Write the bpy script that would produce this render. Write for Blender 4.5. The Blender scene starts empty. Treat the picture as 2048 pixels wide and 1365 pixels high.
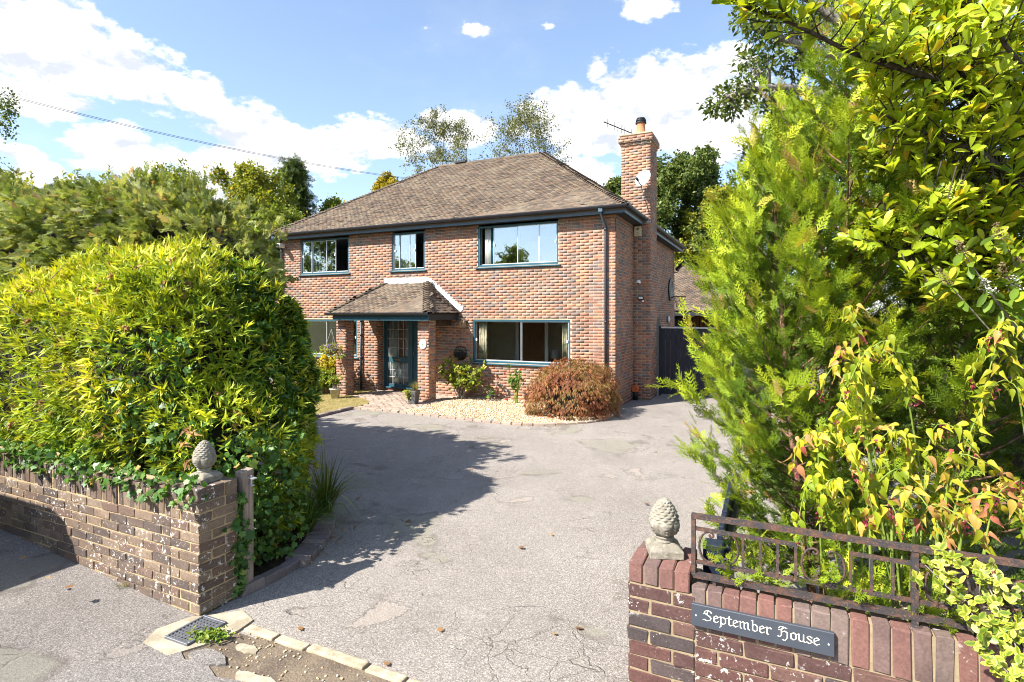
import bpy, math, random
import numpy as np
from mathutils import Vector, Matrix
random.seed(7); rng = np.random.default_rng(11)
R = math.radians
sc = bpy.context.scene
col = sc.collection
PI = math.pi

# ------------------------------------------------------------------ camera
cam_d = bpy.data.cameras.new('camera'); cam = bpy.data.objects.new('camera', cam_d); col.objects.link(cam)
cam.location = (0, 0, 2.25); cam.rotation_euler = (R(90), 0, 0)
cam_d.sensor_width = 36; cam_d.lens = 36 * 1111 / 2048; cam_d.shift_y = -50.5 / 2048
cam_d.clip_start = .05; cam_d.clip_end = 3000
sc.camera = cam
def at(u, v, D):                     # a point D metres in front of the camera's station
    return Vector(((u - 1024) / 1111 * D, D, 2.25 + (632 - v) / 1111 * D))

# ------------------------------------------------------------------ light
SUN_AZ = math.atan2(-.858, -.513)    # bearing of the sun, from +Y clockwise
SUN_EL = R(44)
EXPOSURE = 1.38
SKY_STRENGTH = .105
sd = bpy.data.lights.new('sun', 'SUN'); so = bpy.data.objects.new('sun', sd); col.objects.link(so)
sd.energy = 5.0; sd.angle = R(.55); sd.color = (1, .955, .88)
sdir = Vector((math.sin(SUN_AZ) * math.cos(SUN_EL), math.cos(SUN_AZ) * math.cos(SUN_EL), math.sin(SUN_EL)))
so.rotation_euler = sdir.to_track_quat('Z', 'Y').to_euler(); so.location = (-20, -12, 20)
vs = sc.view_settings; vs.view_transform = 'Standard'; vs.look = 'None'; vs.exposure = EXPOSURE; vs.gamma = 1
sc.display_settings.display_device = 'sRGB'
sc.cycles.use_denoising = True; sc.cycles.filter_width = 1.05
sc.cycles.max_bounces = 6; sc.cycles.diffuse_bounces = 4; sc.cycles.glossy_bounces = 3; sc.cycles.transparent_max_bounces = 10
sc.cycles.sample_clamp_indirect = 6

class NT:                            # small node-tree writer
    def __init__(s, name, tree=None):
        if tree is None:
            s.m = bpy.data.materials.new(name); s.m.use_nodes = True; s.t = s.m.node_tree
        else: s.t = tree
        s.t.nodes.clear()
    def n(s, typ, ins=None, **kw):
        d = s.t.nodes.new(typ)
        for k, v in kw.items(): setattr(d, k, v)
        for k, v in (ins or {}).items():
            sk = d.inputs[k]
            if isinstance(v, bpy.types.NodeSocket): s.t.links.new(v, sk)
            else: sk.default_value = v
        return d
    def math(s, op, a, b=0., c=0., clamp=False):
        d = s.n('ShaderNodeMath', {0: a, 1: b, 2: c}, operation=op); d.use_clamp = clamp; return d.outputs[0]
    def vec(s, op, a, b=(0, 0, 0)):
        d = s.n('ShaderNodeVectorMath', {0: a, 1: b}, operation=op)
        return d.outputs['Value'] if op in ('LENGTH', 'DOT_PRODUCT', 'DISTANCE') else d.outputs[0]
    def mix(s, f, a, b, blend='MIX'):
        d = s.n('ShaderNodeMix', data_type='RGBA', blend_type=blend)
        for i, v in ((0, f), (6, a), (7, b)):
            if isinstance(v, bpy.types.NodeSocket): s.t.links.new(v, d.inputs[i])
            else: d.inputs[i].default_value = v if i == 0 else (*v[:3], 1)
        return d.outputs[2]
    def ramp(s, f, stops, mode='LINEAR'):
        d = s.n('ShaderNodeValToRGB', {0: f}); r = d.color_ramp; r.interpolation = mode
        while len(r.elements) < len(stops): r.elements.new(.5)
        for e, (p, c) in zip(r.elements, stops):
            e.position = p; e.color = (*c[:3], 1) if hasattr(c, '__len__') else (c, c, c, 1)
        return d.outputs[0]
    def noise(s, scale, detail=4, rough=.55, vec=None, dist=0.):
        i = {'Scale': scale, 'Detail': detail, 'Roughness': rough, 'Distortion': dist}
        if vec is not None: i['Vector'] = vec
        return s.n('ShaderNodeTexNoise', i).outputs[0]
    def voro(s, scale, vec=None, feature='F1', rnd=1., out=0):
        i = {'Scale': scale, 'Randomness': rnd}
        if vec is not None: i['Vector'] = vec
        return s.n('ShaderNodeTexVoronoi', i, feature=feature).outputs[out]
    def pos(s): return s.n('ShaderNodeNewGeometry').outputs['Position']
    def smooth(s, v, a, b): return s.n('ShaderNodeMapRange', {0: v, 1: a, 2: b, 3: 0., 4: 1.}, interpolation_type='SMOOTHSTEP').outputs[0]
    def bump(s, h, strength=.4, dist=.01):
        return s.n('ShaderNodeBump', {'Height': h, 'Strength': strength, 'Distance': dist}).outputs[0]
    def rnd(s):                      # one random number per piece: per object, and per island through the tint attribute
        a = s.n('ShaderNodeAttribute', attribute_name='tint').outputs['Fac']
        o = s.n('ShaderNodeObjectInfo').outputs['Random']
        return s.math('FRACT', s.math('ADD', a, o))
    def tint(s): return s.n('ShaderNodeAttribute', attribute_name='tint').outputs['Fac']
    def pbr(s, color, rough=.7, normal=None, metal=0., spec=.4, **kw):
        i = {'Base Color': color if isinstance(color, bpy.types.NodeSocket) else (*color[:3], 1), 'Roughness': rough, 'Metallic': metal, 'Specular IOR Level': spec}
        if normal is not None: i['Normal'] = normal
        i.update(kw)
        return s.n('ShaderNodeBsdfPrincipled', i).outputs[0]
    def out(s, sh):
        s.n('ShaderNodeOutputMaterial', {0: sh}); return s.m

# ------------------------------------------------------------------ sky with cumulus
w = bpy.data.worlds.new('World'); sc.world = w; w.use_nodes = True
w.cycles.sampling_method = 'MANUAL'; w.cycles.sample_map_resolution = 256
g = NT('', w.node_tree)
sky = g.n('ShaderNodeTexSky', sky_type='NISHITA', sun_disc=False, sun_elevation=SUN_EL, sun_rotation=SUN_AZ, altitude=60, air_density=1.0, dust_density=.6, ozone_density=1.6).outputs[0]
dirv = g.n('ShaderNodeTexCoord').outputs['Generated']
sx = g.n('ShaderNodeSeparateXYZ', {0: dirv})
az = g.math('ARCTAN2', sx.outputs[0], sx.outputs[1]); el = g.math('ARCSINE', sx.outputs[2])
ae = g.n('ShaderNodeCombineXYZ', {0: az, 1: el}).outputs[0]
n3 = g.vec('MULTIPLY', dirv, (1, 1, 1.9))
wob = g.n('ShaderNodeTexNoise', {'Vector': n3, 'Scale': 7., 'Detail': 5., 'Roughness': .6}).outputs['Color']
wv = g.vec('MULTIPLY', g.vec('SUBTRACT', wob, (.5, .5, .5)), (.16, .09, 0))
aw = g.vec('ADD', ae, wv)
clouds = [(90, 100, 170, 76), (240, 150, 110, 52), (60, 205, 120, 30), (390, 190, 60, 16), (255, 318, 95, 36), (545, 285, 135, 52), (440, 335, 120, 40), (760, 282, 95, 30), (640, 300, 110, 34),
          (1190, 235, 140, 55), (1330, 215, 170, 70), (1430, 260, 110, 46), (1285, 22, 70, 16, .8), (1215, 116, 44, 14, .72), (1450, 122, 66, 20, .85), (952, 62, 46, 16, .6), (862, 56, 40, 8, .5), (1092, 66, 26, 6, .45), (25, 335, 70, 34), (1175, 352, 60, 30), (940, 260, 60, 30), (440, 395, 160, 30)]
blobs = []
for (u, v, hw, hh, *am) in clouds:
    a = math.atan((u - 1024) / 1111); e = math.atan((632 - v) / 1111 * math.cos(a)); k = math.cos(a) ** 2
    blobs.append((a, e, hw / 1111 * k + .012, hh / 1111 * math.cos(a) + .012, am[0] if am else 1.2))
rr = random.Random(5)
for i in range(18):                  # the same kind of sky all round
    a = rr.uniform(.85, 2 * PI - .85); a = a if a < PI else a - 2 * PI
    e = rr.uniform(.08, .75); s = rr.uniform(.08, .2); blobs.append((a, e, s * 1.3, s * .55, 1.))
mx = None
for (a, e, sa, se, am) in blobs:
    q = g.vec('MULTIPLY', g.vec('SUBTRACT', aw, (a, e, 0)), (1 / sa, 1 / se, 0))
    d = g.vec('LENGTH', q); d = g.math('SUBTRACT', am, d)
    mx = d if mx is None else g.math('MAXIMUM', mx, d)
f1 = g.noise(16, 8, .62, n3); f2 = g.noise(5, 6, .6, n3)
dens = g.math('ADD', mx, g.math('MULTIPLY', g.math('SUBTRACT', f1, .5), 1.8))
cl = g.smooth(dens, .12, .46)
veil = g.math('MULTIPLY', g.smooth(f2, .5, .78), .14)
cover = g.math('MAXIMUM', cl, veil)
up = g.vec('MULTIPLY', g.vec('SUBTRACT', dirv, (0, 0, -.035)), (1, 1, 1.9))
shade = g.smooth(g.math('ADD', g.math('SUBTRACT', f1, g.noise(16, 8, .62, g.vec('ADD', n3, (0, 0, .05)))), g.math('MULTIPLY', dens, .18)), -.12, .2)
ccol = g.mix(shade, (3.1, 3.3, 3.75), (5.2, 5.15, 5.1))
skyc = g.mix(.10, g.mix(1., sky, (1., 1.03, 1.06), 'MULTIPLY'), (4.2, 4.6, 5.2))
horizon = g.smooth(el, .5, .0)
skyc = g.mix(g.math('MULTIPLY', horizon, .18), skyc, (3.4, 3.9, 4.7))
fin = g.mix(cover, skyc, ccol)
bg = g.n('ShaderNodeBackground', {0: fin, 1: SKY_STRENGTH})
g.n('ShaderNodeOutputWorld', {0: bg.outputs[0]})

# ------------------------------------------------------------------ mesh helpers
def np_mesh(name, V, F, mat=None, smooth=False, tint=None, sharp=None):
    V = np.asarray(V, np.float32); F = np.asarray(F, np.int32)
    me = bpy.data.meshes.new(name); me.vertices.add(len(V)); me.vertices.foreach_set('co', V.ravel())
    m, k = F.shape
    me.loops.add(m * k); me.loops.foreach_set('vertex_index', F.ravel())
    me.polygons.add(m); me.polygons.foreach_set('loop_start', np.arange(0, m * k, k, dtype=np.int32))
    if smooth: me.polygons.foreach_set('use_smooth', np.ones(m, bool))
    if tint is not None:
        a = me.attributes.new('tint', 'FLOAT', 'POINT'); a.data.foreach_set('value', np.asarray(tint, np.float32))
    me.update(calc_edges=True)
    if mat: me.materials.append(mat)
    return me
def put(name, me, parent=None, loc=None, rotz=None, mw=None, label=None, cat=None, group=None, kind=None):
    o = bpy.data.objects.new(name, me); col.objects.link(o)
    if parent: o.parent = parent
    if mw is not None: o.matrix_local = mw
    if loc is not None: o.location = loc
    if rotz is not None: o.rotation_euler = (0, 0, rotz)
    if label: o['label'] = label
    if cat: o['category'] = cat
    if group: o['group'] = group
    if kind: o['kind'] = kind
    return o
def thing(name, label, cat, loc=(0, 0, 0), rotz=0., group=None):
    return put(name, None, None, loc, rotz, None, label, cat, group)
BOXF = [(0, 3, 2, 1), (4, 5, 6, 7), (0, 1, 5, 4), (1, 2, 6, 5), (2, 3, 7, 6), (3, 0, 4, 7)]
class MB:
    def __init__(s): s.V = []; s.F = []
    def add(s, V, F):
        b = len(s.V); s.V += [tuple(v) for v in V]; s.F += [tuple(i + b for i in f) for f in F]; return s
    def box(s, x0, x1, y0, y1, z0, z1):
        return s.add([(x0, y0, z0), (x1, y0, z0), (x1, y1, z0), (x0, y1, z0), (x0, y0, z1), (x1, y0, z1), (x1, y1, z1), (x0, y1, z1)], BOXF)
    def hexa(s, P): return s.add(P, BOXF)
    def bar(s, p, q, w, h=None, up=(0, 0, 1)):          # rectangular bar between two points
        p = Vector(p); q = Vector(q); d = (q - p).normalized(); h = w if h is None else h
        x = d.cross(Vector(up));
        if x.length < 1e-4: x = d.cross(Vector((0, 1, 0)))
        x.normalize(); y = x.cross(d); x *= w / 2; y *= h / 2
        return s.add([p - x - y, p + x - y, p + x + y, p - x + y, q - x - y, q + x - y, q + x + y, q - x + y], BOXF)
    def tube(s, pts, r, seg=8, cap=True):
        pts = [Vector(p) for p in pts]; n = len(pts); rs = r if hasattr(r, '__len__') else [r] * n
        b = len(s.V); ref = None
        for i, p in enumerate(pts):
            t = (pts[min(i + 1, n - 1)] - pts[max(i - 1, 0)]).normalized()
            if ref is None:
                ref = t.orthogonal().normalized()
            ref = (ref - t * ref.dot(t)).normalized(); bi = t.cross(ref)
            for k in range(seg):
                a = 2 * PI * k / seg; s.V.append(tuple(p + (ref * math.cos(a) + bi * math.sin(a)) * rs[i]))
        for i in range(n - 1):
            for k in range(seg):
                k2 = (k + 1) % seg; s.F.append((b + i * seg + k, b + i * seg + k2, b + (i + 1) * seg + k2, b + (i + 1) * seg + k))
        if cap:
            s.F.append(tuple(b + k for k in reversed(range(seg)))); s.F.append(tuple(b + (n - 1) * seg + k for k in range(seg)))
        return s
    def lathe(s, prof, seg=20, c=(0, 0, 0), cap=True, sx=1., sy=1.):
        b = len(s.V); n = len(prof)
        for (r, z) in prof:
            for k in range(seg):
                a = 2 * PI * k / seg; s.V.append((c[0] + r * math.cos(a) * sx, c[1] + r * math.sin(a) * sy, c[2] + z))
        for i in range(n - 1):
            for k in range(seg):
                k2 = (k + 1) % seg; s.F.append((b + i * seg + k, b + i * seg + k2, b + (i + 1) * seg + k2, b + (i + 1) * seg + k))
        if cap:
            s.F.append(tuple(b + k for k in reversed(range(seg)))); s.F.append(tuple(b + (n - 1) * seg + k for k in range(seg)))
        return s
    def prism(s, poly, h0, h1, ax='z'):                  # polygon (CCW) extruded along an axis
        n = len(poly)
        def P(a, b, h): return {'z': (a, b, h), 'y': (a, h, b), 'x': (h, a, b)}[ax]
        V = [P(a, b, h0) for a, b in poly] + [P(a, b, h1) for a, b in poly]
        F = [tuple(reversed(range(n))), tuple(range(n, 2 * n))] + [(i, (i + 1) % n, n + (i + 1) % n, n + i) for i in range(n)]
        return s.add(V, F)
    def sweep(s, prof, path, closed=False):              # (a,b) profile across a path of (origin, a-axis, b-axis)
        b = len(s.V); k = len(prof)
        for o, A, B in path:
            for (p, q) in prof: s.V.append(tuple(Vector(o) + Vector(A) * p + Vector(B) * q))
        for i in range(len(path) - 1):
            for j in range(k if closed else k - 1):
                j2 = (j + 1) % k; s.F.append((b + i * k + j, b + i * k + j2, b + (i + 1) * k + j2, b + (i + 1) * k + j))
        return s
    def mesh(s, name, mat=None, smooth=False):
        me = bpy.data.meshes.new(name); me.from_pydata(s.V, [], s.F)
        if smooth: me.polygons.foreach_set('use_smooth', np.ones(len(me.polygons), bool))
        if mat: me.materials.append(mat)
        me.update(); return me
    def put(s, name, mat, parent=None, smooth=False, **kw): return put(name, s.mesh(name, mat, smooth), parent, **kw)
def bevel(o, w=.004, seg=1):
    m = o.modifiers.new('bevel', 'BEVEL'); m.width = w; m.segments = seg; m.limit_method = 'ANGLE'; return o
def boxes_np(C, A, B, N):            # boxes from centres and three half-axis vectors, 5 faces each (no back)
    C = np.asarray(C, float)
    sg = np.array([(-1, -1, -1), (1, -1, -1), (1, 1, -1), (-1, 1, -1), (-1, -1, 1), (1, -1, 1), (1, 1, 1), (-1, 1, 1)], float)
    V = C[:, None, :] + sg[None, :, 0, None] * A[:, None, :] + sg[None, :, 1, None] * B[:, None, :] + sg[None, :, 2, None] * N[:, None, :]
    f = np.array([(4, 5, 6, 7), (0, 1, 5, 4), (1, 2, 6, 5), (2, 3, 7, 6), (3, 0, 4, 7)])
    F = (np.arange(len(C)) * 8)[:, None, None] + f[None]
    return V.reshape(-1, 3), F.reshape(-1, 4)

# ------------------------------------------------------------------ materials
def m_brick(name, stops, lichen=0., bumpd=.004, stain=.0, sat=1.):
    g = NT(name); r = g.rnd(); P = g.pos()
    c = g.ramp(r, stops, 'CONSTANT')
    n1 = g.noise(9, 5, .6, P); n2 = g.noise(70, 4, .65, P)
    c = g.mix(g.math('MULTIPLY', g.smooth(n1, .35, .7), .5), c, g.mix(1., c, (.62, .62, .66), 'MULTIPLY'))
    c = g.mix(1., c, g.ramp(n2, [(.25, .7), (.5, 1.), (.75, 1.25)]), 'MULTIPLY')
    dr_ = g.noise(.45, 4, .6, P); c = g.mix(1., c, g.mix(g.smooth(dr_, .3, .7), (.86, .84, .84), (1.12, 1.12, 1.1)), 'MULTIPLY')
    if stain: c = g.mix(g.math('MULTIPLY', g.smooth(g.noise(1.3, 5, .6, P), .5, .72), stain), c, g.mix(1., c, (.5, .52, .5), 'MULTIPLY'))
    if lichen:
        m = g.math('MULTIPLY', g.smooth(g.noise(34, 6, .62, P, .4), .575, .63), g.smooth(g.noise(2.3, 5, .65, P), .60 - .12 * lichen, .68 - .08 * lichen))
        sp = g.math('MULTIPLY', g.smooth(g.voro(48, g.vec('ADD', P, g.vec('MULTIPLY', g.n('ShaderNodeTexNoise', {'Vector': P, 'Scale': 60.}).outputs['Color'], (.02, .02, .02)))), .2, .08), g.smooth(g.noise(3.6, 4, .6, P), .54, .66))
        c = g.mix(g.math('MAXIMUM', m, sp), c, (.62, .6, .55))
    return g.out(g.pbr(c, .88, g.bump(g.math('ADD', g.math('MULTIPLY', n2, .6), n1), .5, bumpd), spec=.2))
HB = [(0, (0.424, 0.193, 0.124)), (0.15, (0.33, 0.171, 0.124)), (0.27, (0.259, 0.171, 0.14)), (0.37, (0.451, 0.226, 0.135)), (0.48, (0.303, 0.209, 0.167)), (0.57, (0.204, 0.16, 0.146)), (0.65, (0.396, 0.176, 0.117)), (0.77, (0.297, 0.154, 0.113)), (0.87, (0.341, 0.226, 0.173)), (0.95, (0.237, 0.187, 0.167))]
brick_house = m_brick('house_brick', HB, stain=.35)
brick_left = m_brick('buff_brown_brick', [(0, (.17, .122, .088)), (.25, (.125, .092, .073)), (.45, (.21, .152, .108)), (.65, (.10, .076, .064)), (.8, (.15, .10, .076)), (.92, (.22, .165, .12))], lichen=1.15, stain=.3)
brick_right = m_brick('plum_brick', [(0, (.082, .044, .040)), (.25, (.10, .05, .043)), (.42, (.06, .047, .046)), (.6, (.115, .064, .052)), (.75, (.075, .056, .053)), (.88, (.095, .04, .036))], lichen=.85, stain=.3)
brick_cap = m_brick('rose_capping_brick', [(0, (.165, .085, .072)), (.25, (.145, .095, .084)), (.45, (.18, .09, .074)), (.65, (.13, .09, .082)), (.82, (.16, .115, .10))], lichen=.35, stain=.5)
paver_m = m_brick('paver', [(0, (.36, .275, .215)), (.3, (.31, .24, .195)), (.6, (.40, .315, .245)), (.85, (.33, .27, .22))], stain=.3)
edge_m = m_brick('edging_brick', [(0, (.24, .19, .17)), (.3, (.19, .15, .14)), (.6, (.27, .22, .2)), (.85, (.2, .16, .16))], lichen=.25, stain=.4)
def m_plain(name, c, rough=.6, var=.25, scale=6, bump=.15, metal=0., spec=.4, fine=60, **kw):
    g = NT(name); P = g.pos(); n = g.noise(scale, 5, .6, P); n2 = g.noise(fine, 3, .6, P)
    cc = g.mix(1., c, g.ramp(n, [(.2, 1 - var), (.8, 1 + var)]), 'MULTIPLY')
    return g.out(g.pbr(cc, rough, g.bump(n2, bump, .004) if bump else None, metal, spec, **kw))
mortar_h = m_plain('mortar_buff', (.50, .395, .27), .95, .2, 5, .4)
mortar_l = m_plain('mortar_sand', (.38, .28, .155), .95, .25, 8, .5)
mortar_r = m_plain('mortar_tan', (.27, .205, .125), .95, .3, 9, .6)
def m_tile():
    g = NT('roof_tile'); r = g.rnd(); P = g.pos()
    c = g.ramp(r, [(0, (.128, .092, .067)), (.2, (.094, .071, .056)), (.4, (.155, .118, .085)), (.6, (.075, .059, .049)), (.75, (.137, .095, .066)), (.9, (.113, .088, .067))], 'CONSTANT')
    n = g.noise(1.1, 6, .6, P); n2 = g.noise(45, 5, .65, P)
    c = g.mix(g.math('MULTIPLY', g.smooth(n, .42, .7), .35), c, (.24, .2, .145))
    c = g.mix(g.math('MULTIPLY', g.smooth(n2, .6, .7), .5), c, (.34, .31, .24))
    c = g.mix(g.smooth(n2, .42, .25), c, (.07, .055, .045))
    return g.out(g.pbr(c, .92, g.bump(n2, .6, .006), spec=.15))
tile_m = m_tile()
teal = m_plain('teal_paint', (.028, .088, .12), .38, .12, 5, .08, spec=.5)
fascia_m = m_plain('slate_blue_paint', (.05, .085, .115), .45, .3, 3, .2, spec=.4)
gutter_m = m_plain('black_plastic', (.022, .024, .032), .42, .15, 4, .05, spec=.5)
pipe_m = m_plain('grey_black_plastic', (.045, .05, .062), .45, .15, 4, .05)
soffit_m = m_plain('dark_soffit', (.03, .035, .035), .7, .2, 4, .1)
white_m = m_plain('white_plastic', (.78, .78, .75), .4, .05, 4, .03)
cream_m = m_plain('cream_plastic', (.62, .55, .38), .5, .1, 5, .05)
black_m = m_plain('black_metal', (.012, .012, .014), .5, .2, 6, .1)
lead_m = m_plain('lead_flashing', (.72, .72, .71), .55, .15, 3, .15)
leadgrey_m = m_plain('lead_step', (.42, .44, .47), .55, .2, 3, .15)
alu_m = m_plain('aluminium', (.62, .64, .64), .35, .08, 4, .03, metal=.4)
terra_m = m_plain('terracotta', (.52, .21, .1), .8, .25, 7, .2)
orange_m = m_plain('orange_clay', (.5, .12, .035), .8, .2, 7, .2)
wood_grey = None
def m_wood(name, c1, c2, scale=(60, 60, 4), rough=.8):
    g = NT(name); P = g.pos(); v = g.vec('MULTIPLY', P, scale); n = g.noise(1., 6, .65, v, .4); n2 = g.noise(4, 4, .6, P)
    c = g.mix(g.smooth(n, .3, .7), c1, c2); c = g.mix(g.math('MULTIPLY', g.smooth(n2, .45, .7), .4), c, g.mix(1., c, (.6, .6, .6), 'MULTIPLY'))
    return g.out(g.pbr(c, rough, g.bump(n, .6, .004), spec=.2))
post_wood = m_wood('weathered_oak', (.20, .15, .115), (.36, .29, .235))
nest_wood = m_wood('nest_box_wood', (.3, .19, .1), (.45, .3, .17))
door_wood = m_wood('brown_door_wood', (.16, .07, .025), (.24, .11, .04))
navy_gate = m_wood('black_stained_boards', (.022, .022, .03), (.04, .04, .05), rough=.6)
navy_paint = m_wood('navy_gate_paint', (.012, .016, .03), (.022, .03, .05), rough=.35)
def m_stone(name, c, lich=.5, scale=1.):
    g = NT(name); P = g.pos(); n = g.noise(14 * scale, 6, .65, P); n2 = g.noise(90 * scale, 5, .7, P); n3 = g.noise(30 * scale, 5, .6, P)
    cc = g.mix(g.smooth(n, .35, .68), g.mix(1., c, (.62, .62, .6), 'MULTIPLY'), c)
    cc = g.mix(g.math('MULTIPLY', g.smooth(n3, .55, .68), lich), cc, (.5, .48, .36))
    cc = g.mix(g.math('MULTIPLY', g.smooth(n2, .62, .72), .6), cc, (.12, .11, .1))
    return g.out(g.pbr(cc, .92, g.bump(g.math('ADD', n2, n3), .6, .005), spec=.15))
stone_m = m_stone('cast_stone', (.285, .255, .205))
conc_m = m_stone('concrete', (.42, .36, .265), .3, .6)
kerb_m = m_stone('kerb_stone', (.45, .37, .26), .5, .8)
def m_rust():
    g = NT('rusty_iron'); P = g.pos(); n = g.noise(22, 6, .65, P); n2 = g.noise(120, 4, .6, P)
    c = g.mix(g.smooth(n, .42, .62), (.045, .04, .042), (.115, .06, .042)); c = g.mix(g.smooth(n2, .55, .75), c, (.24, .15, .1))
    return g.out(g.pbr(c, .75, g.bump(g.math('ADD', n, n2), .6, .003), .25, .35))
rust_m = m_rust()
def m_slate():
    g = NT('slate'); P = g.pos(); n = g.noise(10, 4, .6, P); n2 = g.noise(150, 3, .7, P)
    c = g.mix(n, (.035, .042, .054), (.055, .064, .08)); c = g.mix(g.smooth(n2, .62, .8), c, (.1, .11, .13))
    return g.out(g.pbr(c, .5, g.bump(n2, .25, .001), spec=.5))
slate_m = m_slate()
letter_m = m_plain('cream_lettering', (.72, .66, .54), .6, .05, 5, 0)
def m_glass(name, refl=.2, tintc=(.9, .95, .95)):
    g = NT(name)
    fr = g.n('ShaderNodeLayerWeight', {0: .25}).outputs['Fresnel']
    f = g.math('MULTIPLY_ADD', fr, .8, refl, clamp=True)
    nz = g.noise(1.6, 2, .5, g.pos())
    gl = g.n('ShaderNodeBsdfGlossy', {'Color': (.95, .97, 1, 1), 'Roughness': .015, 'Normal': g.bump(nz, .12, .02)}).outputs[0]
    tr = g.n('ShaderNodeBsdfTransparent', {'Color': (*tintc, 1)}).outputs[0]
    return g.out(g.n('ShaderNodeMixShader', {0: f, 1: tr, 2: gl}).outputs[0])
glass_up = m_glass('upper_glass', .28, (.75, .85, .88)); glass_lo = m_glass('lower_glass', .05, (.98, .98, .96)); glass_door = m_glass('door_glass', .08)
def m_asphalt(name, base, patch, warm):
    g = NT(name); P = g.pos()
    v1 = g.voro(150, P, out=1); big = g.noise(.55, 6, .62, P); mid = g.noise(3.2, 6, .65, P); fine = g.noise(210, 3, .7, P); f2 = g.noise(55, 4, .7, P)
    c = g.mix(g.smooth(big, .35, .68), base, patch)
    c = g.mix(g.math('MULTIPLY', g.smooth(mid, .5, .72), .55), c, warm)
    c = g.mix(1., c, g.ramp(g.n('ShaderNodeSeparateColor', {0: v1}).outputs[0], [(0, .55), (.45, .95), (.8, 1.15), (1, 1.7)]), 'MULTIPLY')
    c = g.mix(1., c, g.ramp(fine, [(.25, .72), (.75, 1.25)]), 'MULTIPLY')
    # old patches with irregular outlines, slightly smoother and greener
    pn = g.noise(.75, 3, .5, g.vec('ADD', P, (13.7, 4.1, 0)), .6)
    pm = g.smooth(pn, .615, .63)
    c = g.mix(g.math('MULTIPLY', pm, .55), c, g.mix(1., patch, (.82, .86, .74), 'MULTIPLY'))
    rim = g.math('MULTIPLY', g.smooth(pn, .58, .612), g.smooth(pn, .645, .622))
    c = g.mix(g.math('MULTIPLY', g.math('MULTIPLY', rim, g.smooth(mid, .42, .6)), .6), c, g.mix(1., base, (.5, .47, .44), 'MULTIPLY'))
    # fretted cracks
    wv = g.vec('ADD', P, g.vec('MULTIPLY', g.n('ShaderNodeTexNoise', {'Vector': P, 'Scale': 1.7, 'Detail': 5.}).outputs['Color'], (.9, .9, 0)))
    cr = g.voro(.8, wv, 'DISTANCE_TO_EDGE'); crk = g.math('MULTIPLY', g.smooth(cr, .009, .001), g.math('MULTIPLY', g.smooth(g.noise(.9, 3, .5, P), .5, .62), g.smooth(mid, .4, .6)))
    c = g.mix(g.math('MULTIPLY', crk, .5), c, (.05, .043, .038))
    # scabbed places where the surface dressing has worn off: paler, with a ragged dark lip
    sn = g.noise(1.15, 6, .58, g.vec('ADD', P, (3.1, 8.2, 0)), .3); sc1 = g.smooth(sn, .625, .655); lip = g.math('MULTIPLY', g.smooth(sn, .60, .622), g.smooth(sn, .65, .63))
    c = g.mix(g.math('MULTIPLY', sc1, .4), c, g.mix(1., warm, (1.15, 1.1, 1.05), 'MULTIPLY')); c = g.mix(g.math('MULTIPLY', g.math('MULTIPLY', lip, g.smooth(f2, .4, .6)), .6), c, g.mix(1., base, (.42, .4, .38), 'MULTIPLY'))
    # hairline crazing and damp, darker lanes
    hc = g.math('MULTIPLY', g.smooth(g.voro(3.4, wv, 'DISTANCE_TO_EDGE'), .02, .002), g.smooth(g.noise(.5, 4, .6, g.vec('ADD', P, (1.2, 7.7, 0))), .5, .62)); c = g.mix(g.math('MULTIPLY', hc, .45), c, g.mix(1., base, (.4, .38, .36), 'MULTIPLY'))
    c = g.mix(g.math('MULTIPLY', g.smooth(g.noise(1., 5, .6, g.vec('MULTIPLY', P, (.9, .35, 1))), .52, .72), .3), c, g.mix(1., base, (.6, .6, .6), 'MULTIPLY'))
    h = g.math('SUBTRACT', g.math('ADD', g.math('MULTIPLY', fine, .5), f2), g.math('ADD', g.math('MULTIPLY', crk, 1.5), g.math('ADD', g.math('MULTIPLY', sc1, .8), hc)))
    return g.out(g.pbr(c, .93, g.bump(h, .75, .009), spec=.2))
drive_m = m_asphalt('worn_drive_asphalt', (.235, .207, .182), (.275, .245, .217), (.30, .265, .23))
road_m = m_asphalt('street_asphalt', (.185, .166, .152), (.215, .193, .177), (.225, .2, .178))
def m_dirt(name, c1, c2, c3=None, s=1.):
    g = NT(name); P = g.pos(); n = g.noise(5 * s, 6, .65, P); n2 = g.noise(60 * s, 5, .7, P)
    c = g.mix(g.smooth(n, .35, .65), c1, c2)
    if c3: c = g.mix(g.smooth(n2, .55, .7), c, c3)
    return g.out(g.pbr(c, .97, g.bump(g.math('ADD', n, n2), .8, .02), spec=.1))
dirt_m = m_dirt('gravelly_dirt', (.13, .1, .075), (.2, .155, .11), (.3, .25, .18))
soil_m = m_dirt('garden_soil', (.03, .022, .015), (.06, .045, .03), (.1, .075, .05))
lawn_m = m_dirt('dry_turf', (.20, .17, .06), (.30, .23, .1), (.36, .28, .15))
land_m = m_dirt('far_ground', (.05, .07, .025), (.09, .09, .04), None, .3)
pebbed_m = m_dirt('gravel_bedding', (.42, .33, .2), (.5, .41, .27), (.3, .23, .14))
def m_pebble():
    g = NT('pebble'); r = g.tint()
    c = g.ramp(r, [(0, (.5, .37, .21)), (.25, (.56, .46, .31)), (.5, (.4, .28, .155)), (.65, (.6, .53, .42)), (.8, (.32, .245, .17)), (.92, (.22, .2, .185)), (.96, (.52, .39, .23))], 'CONSTANT')
    return g.out(g.pbr(c, .8, spec=.25))
pebble_m = m_pebble()
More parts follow.
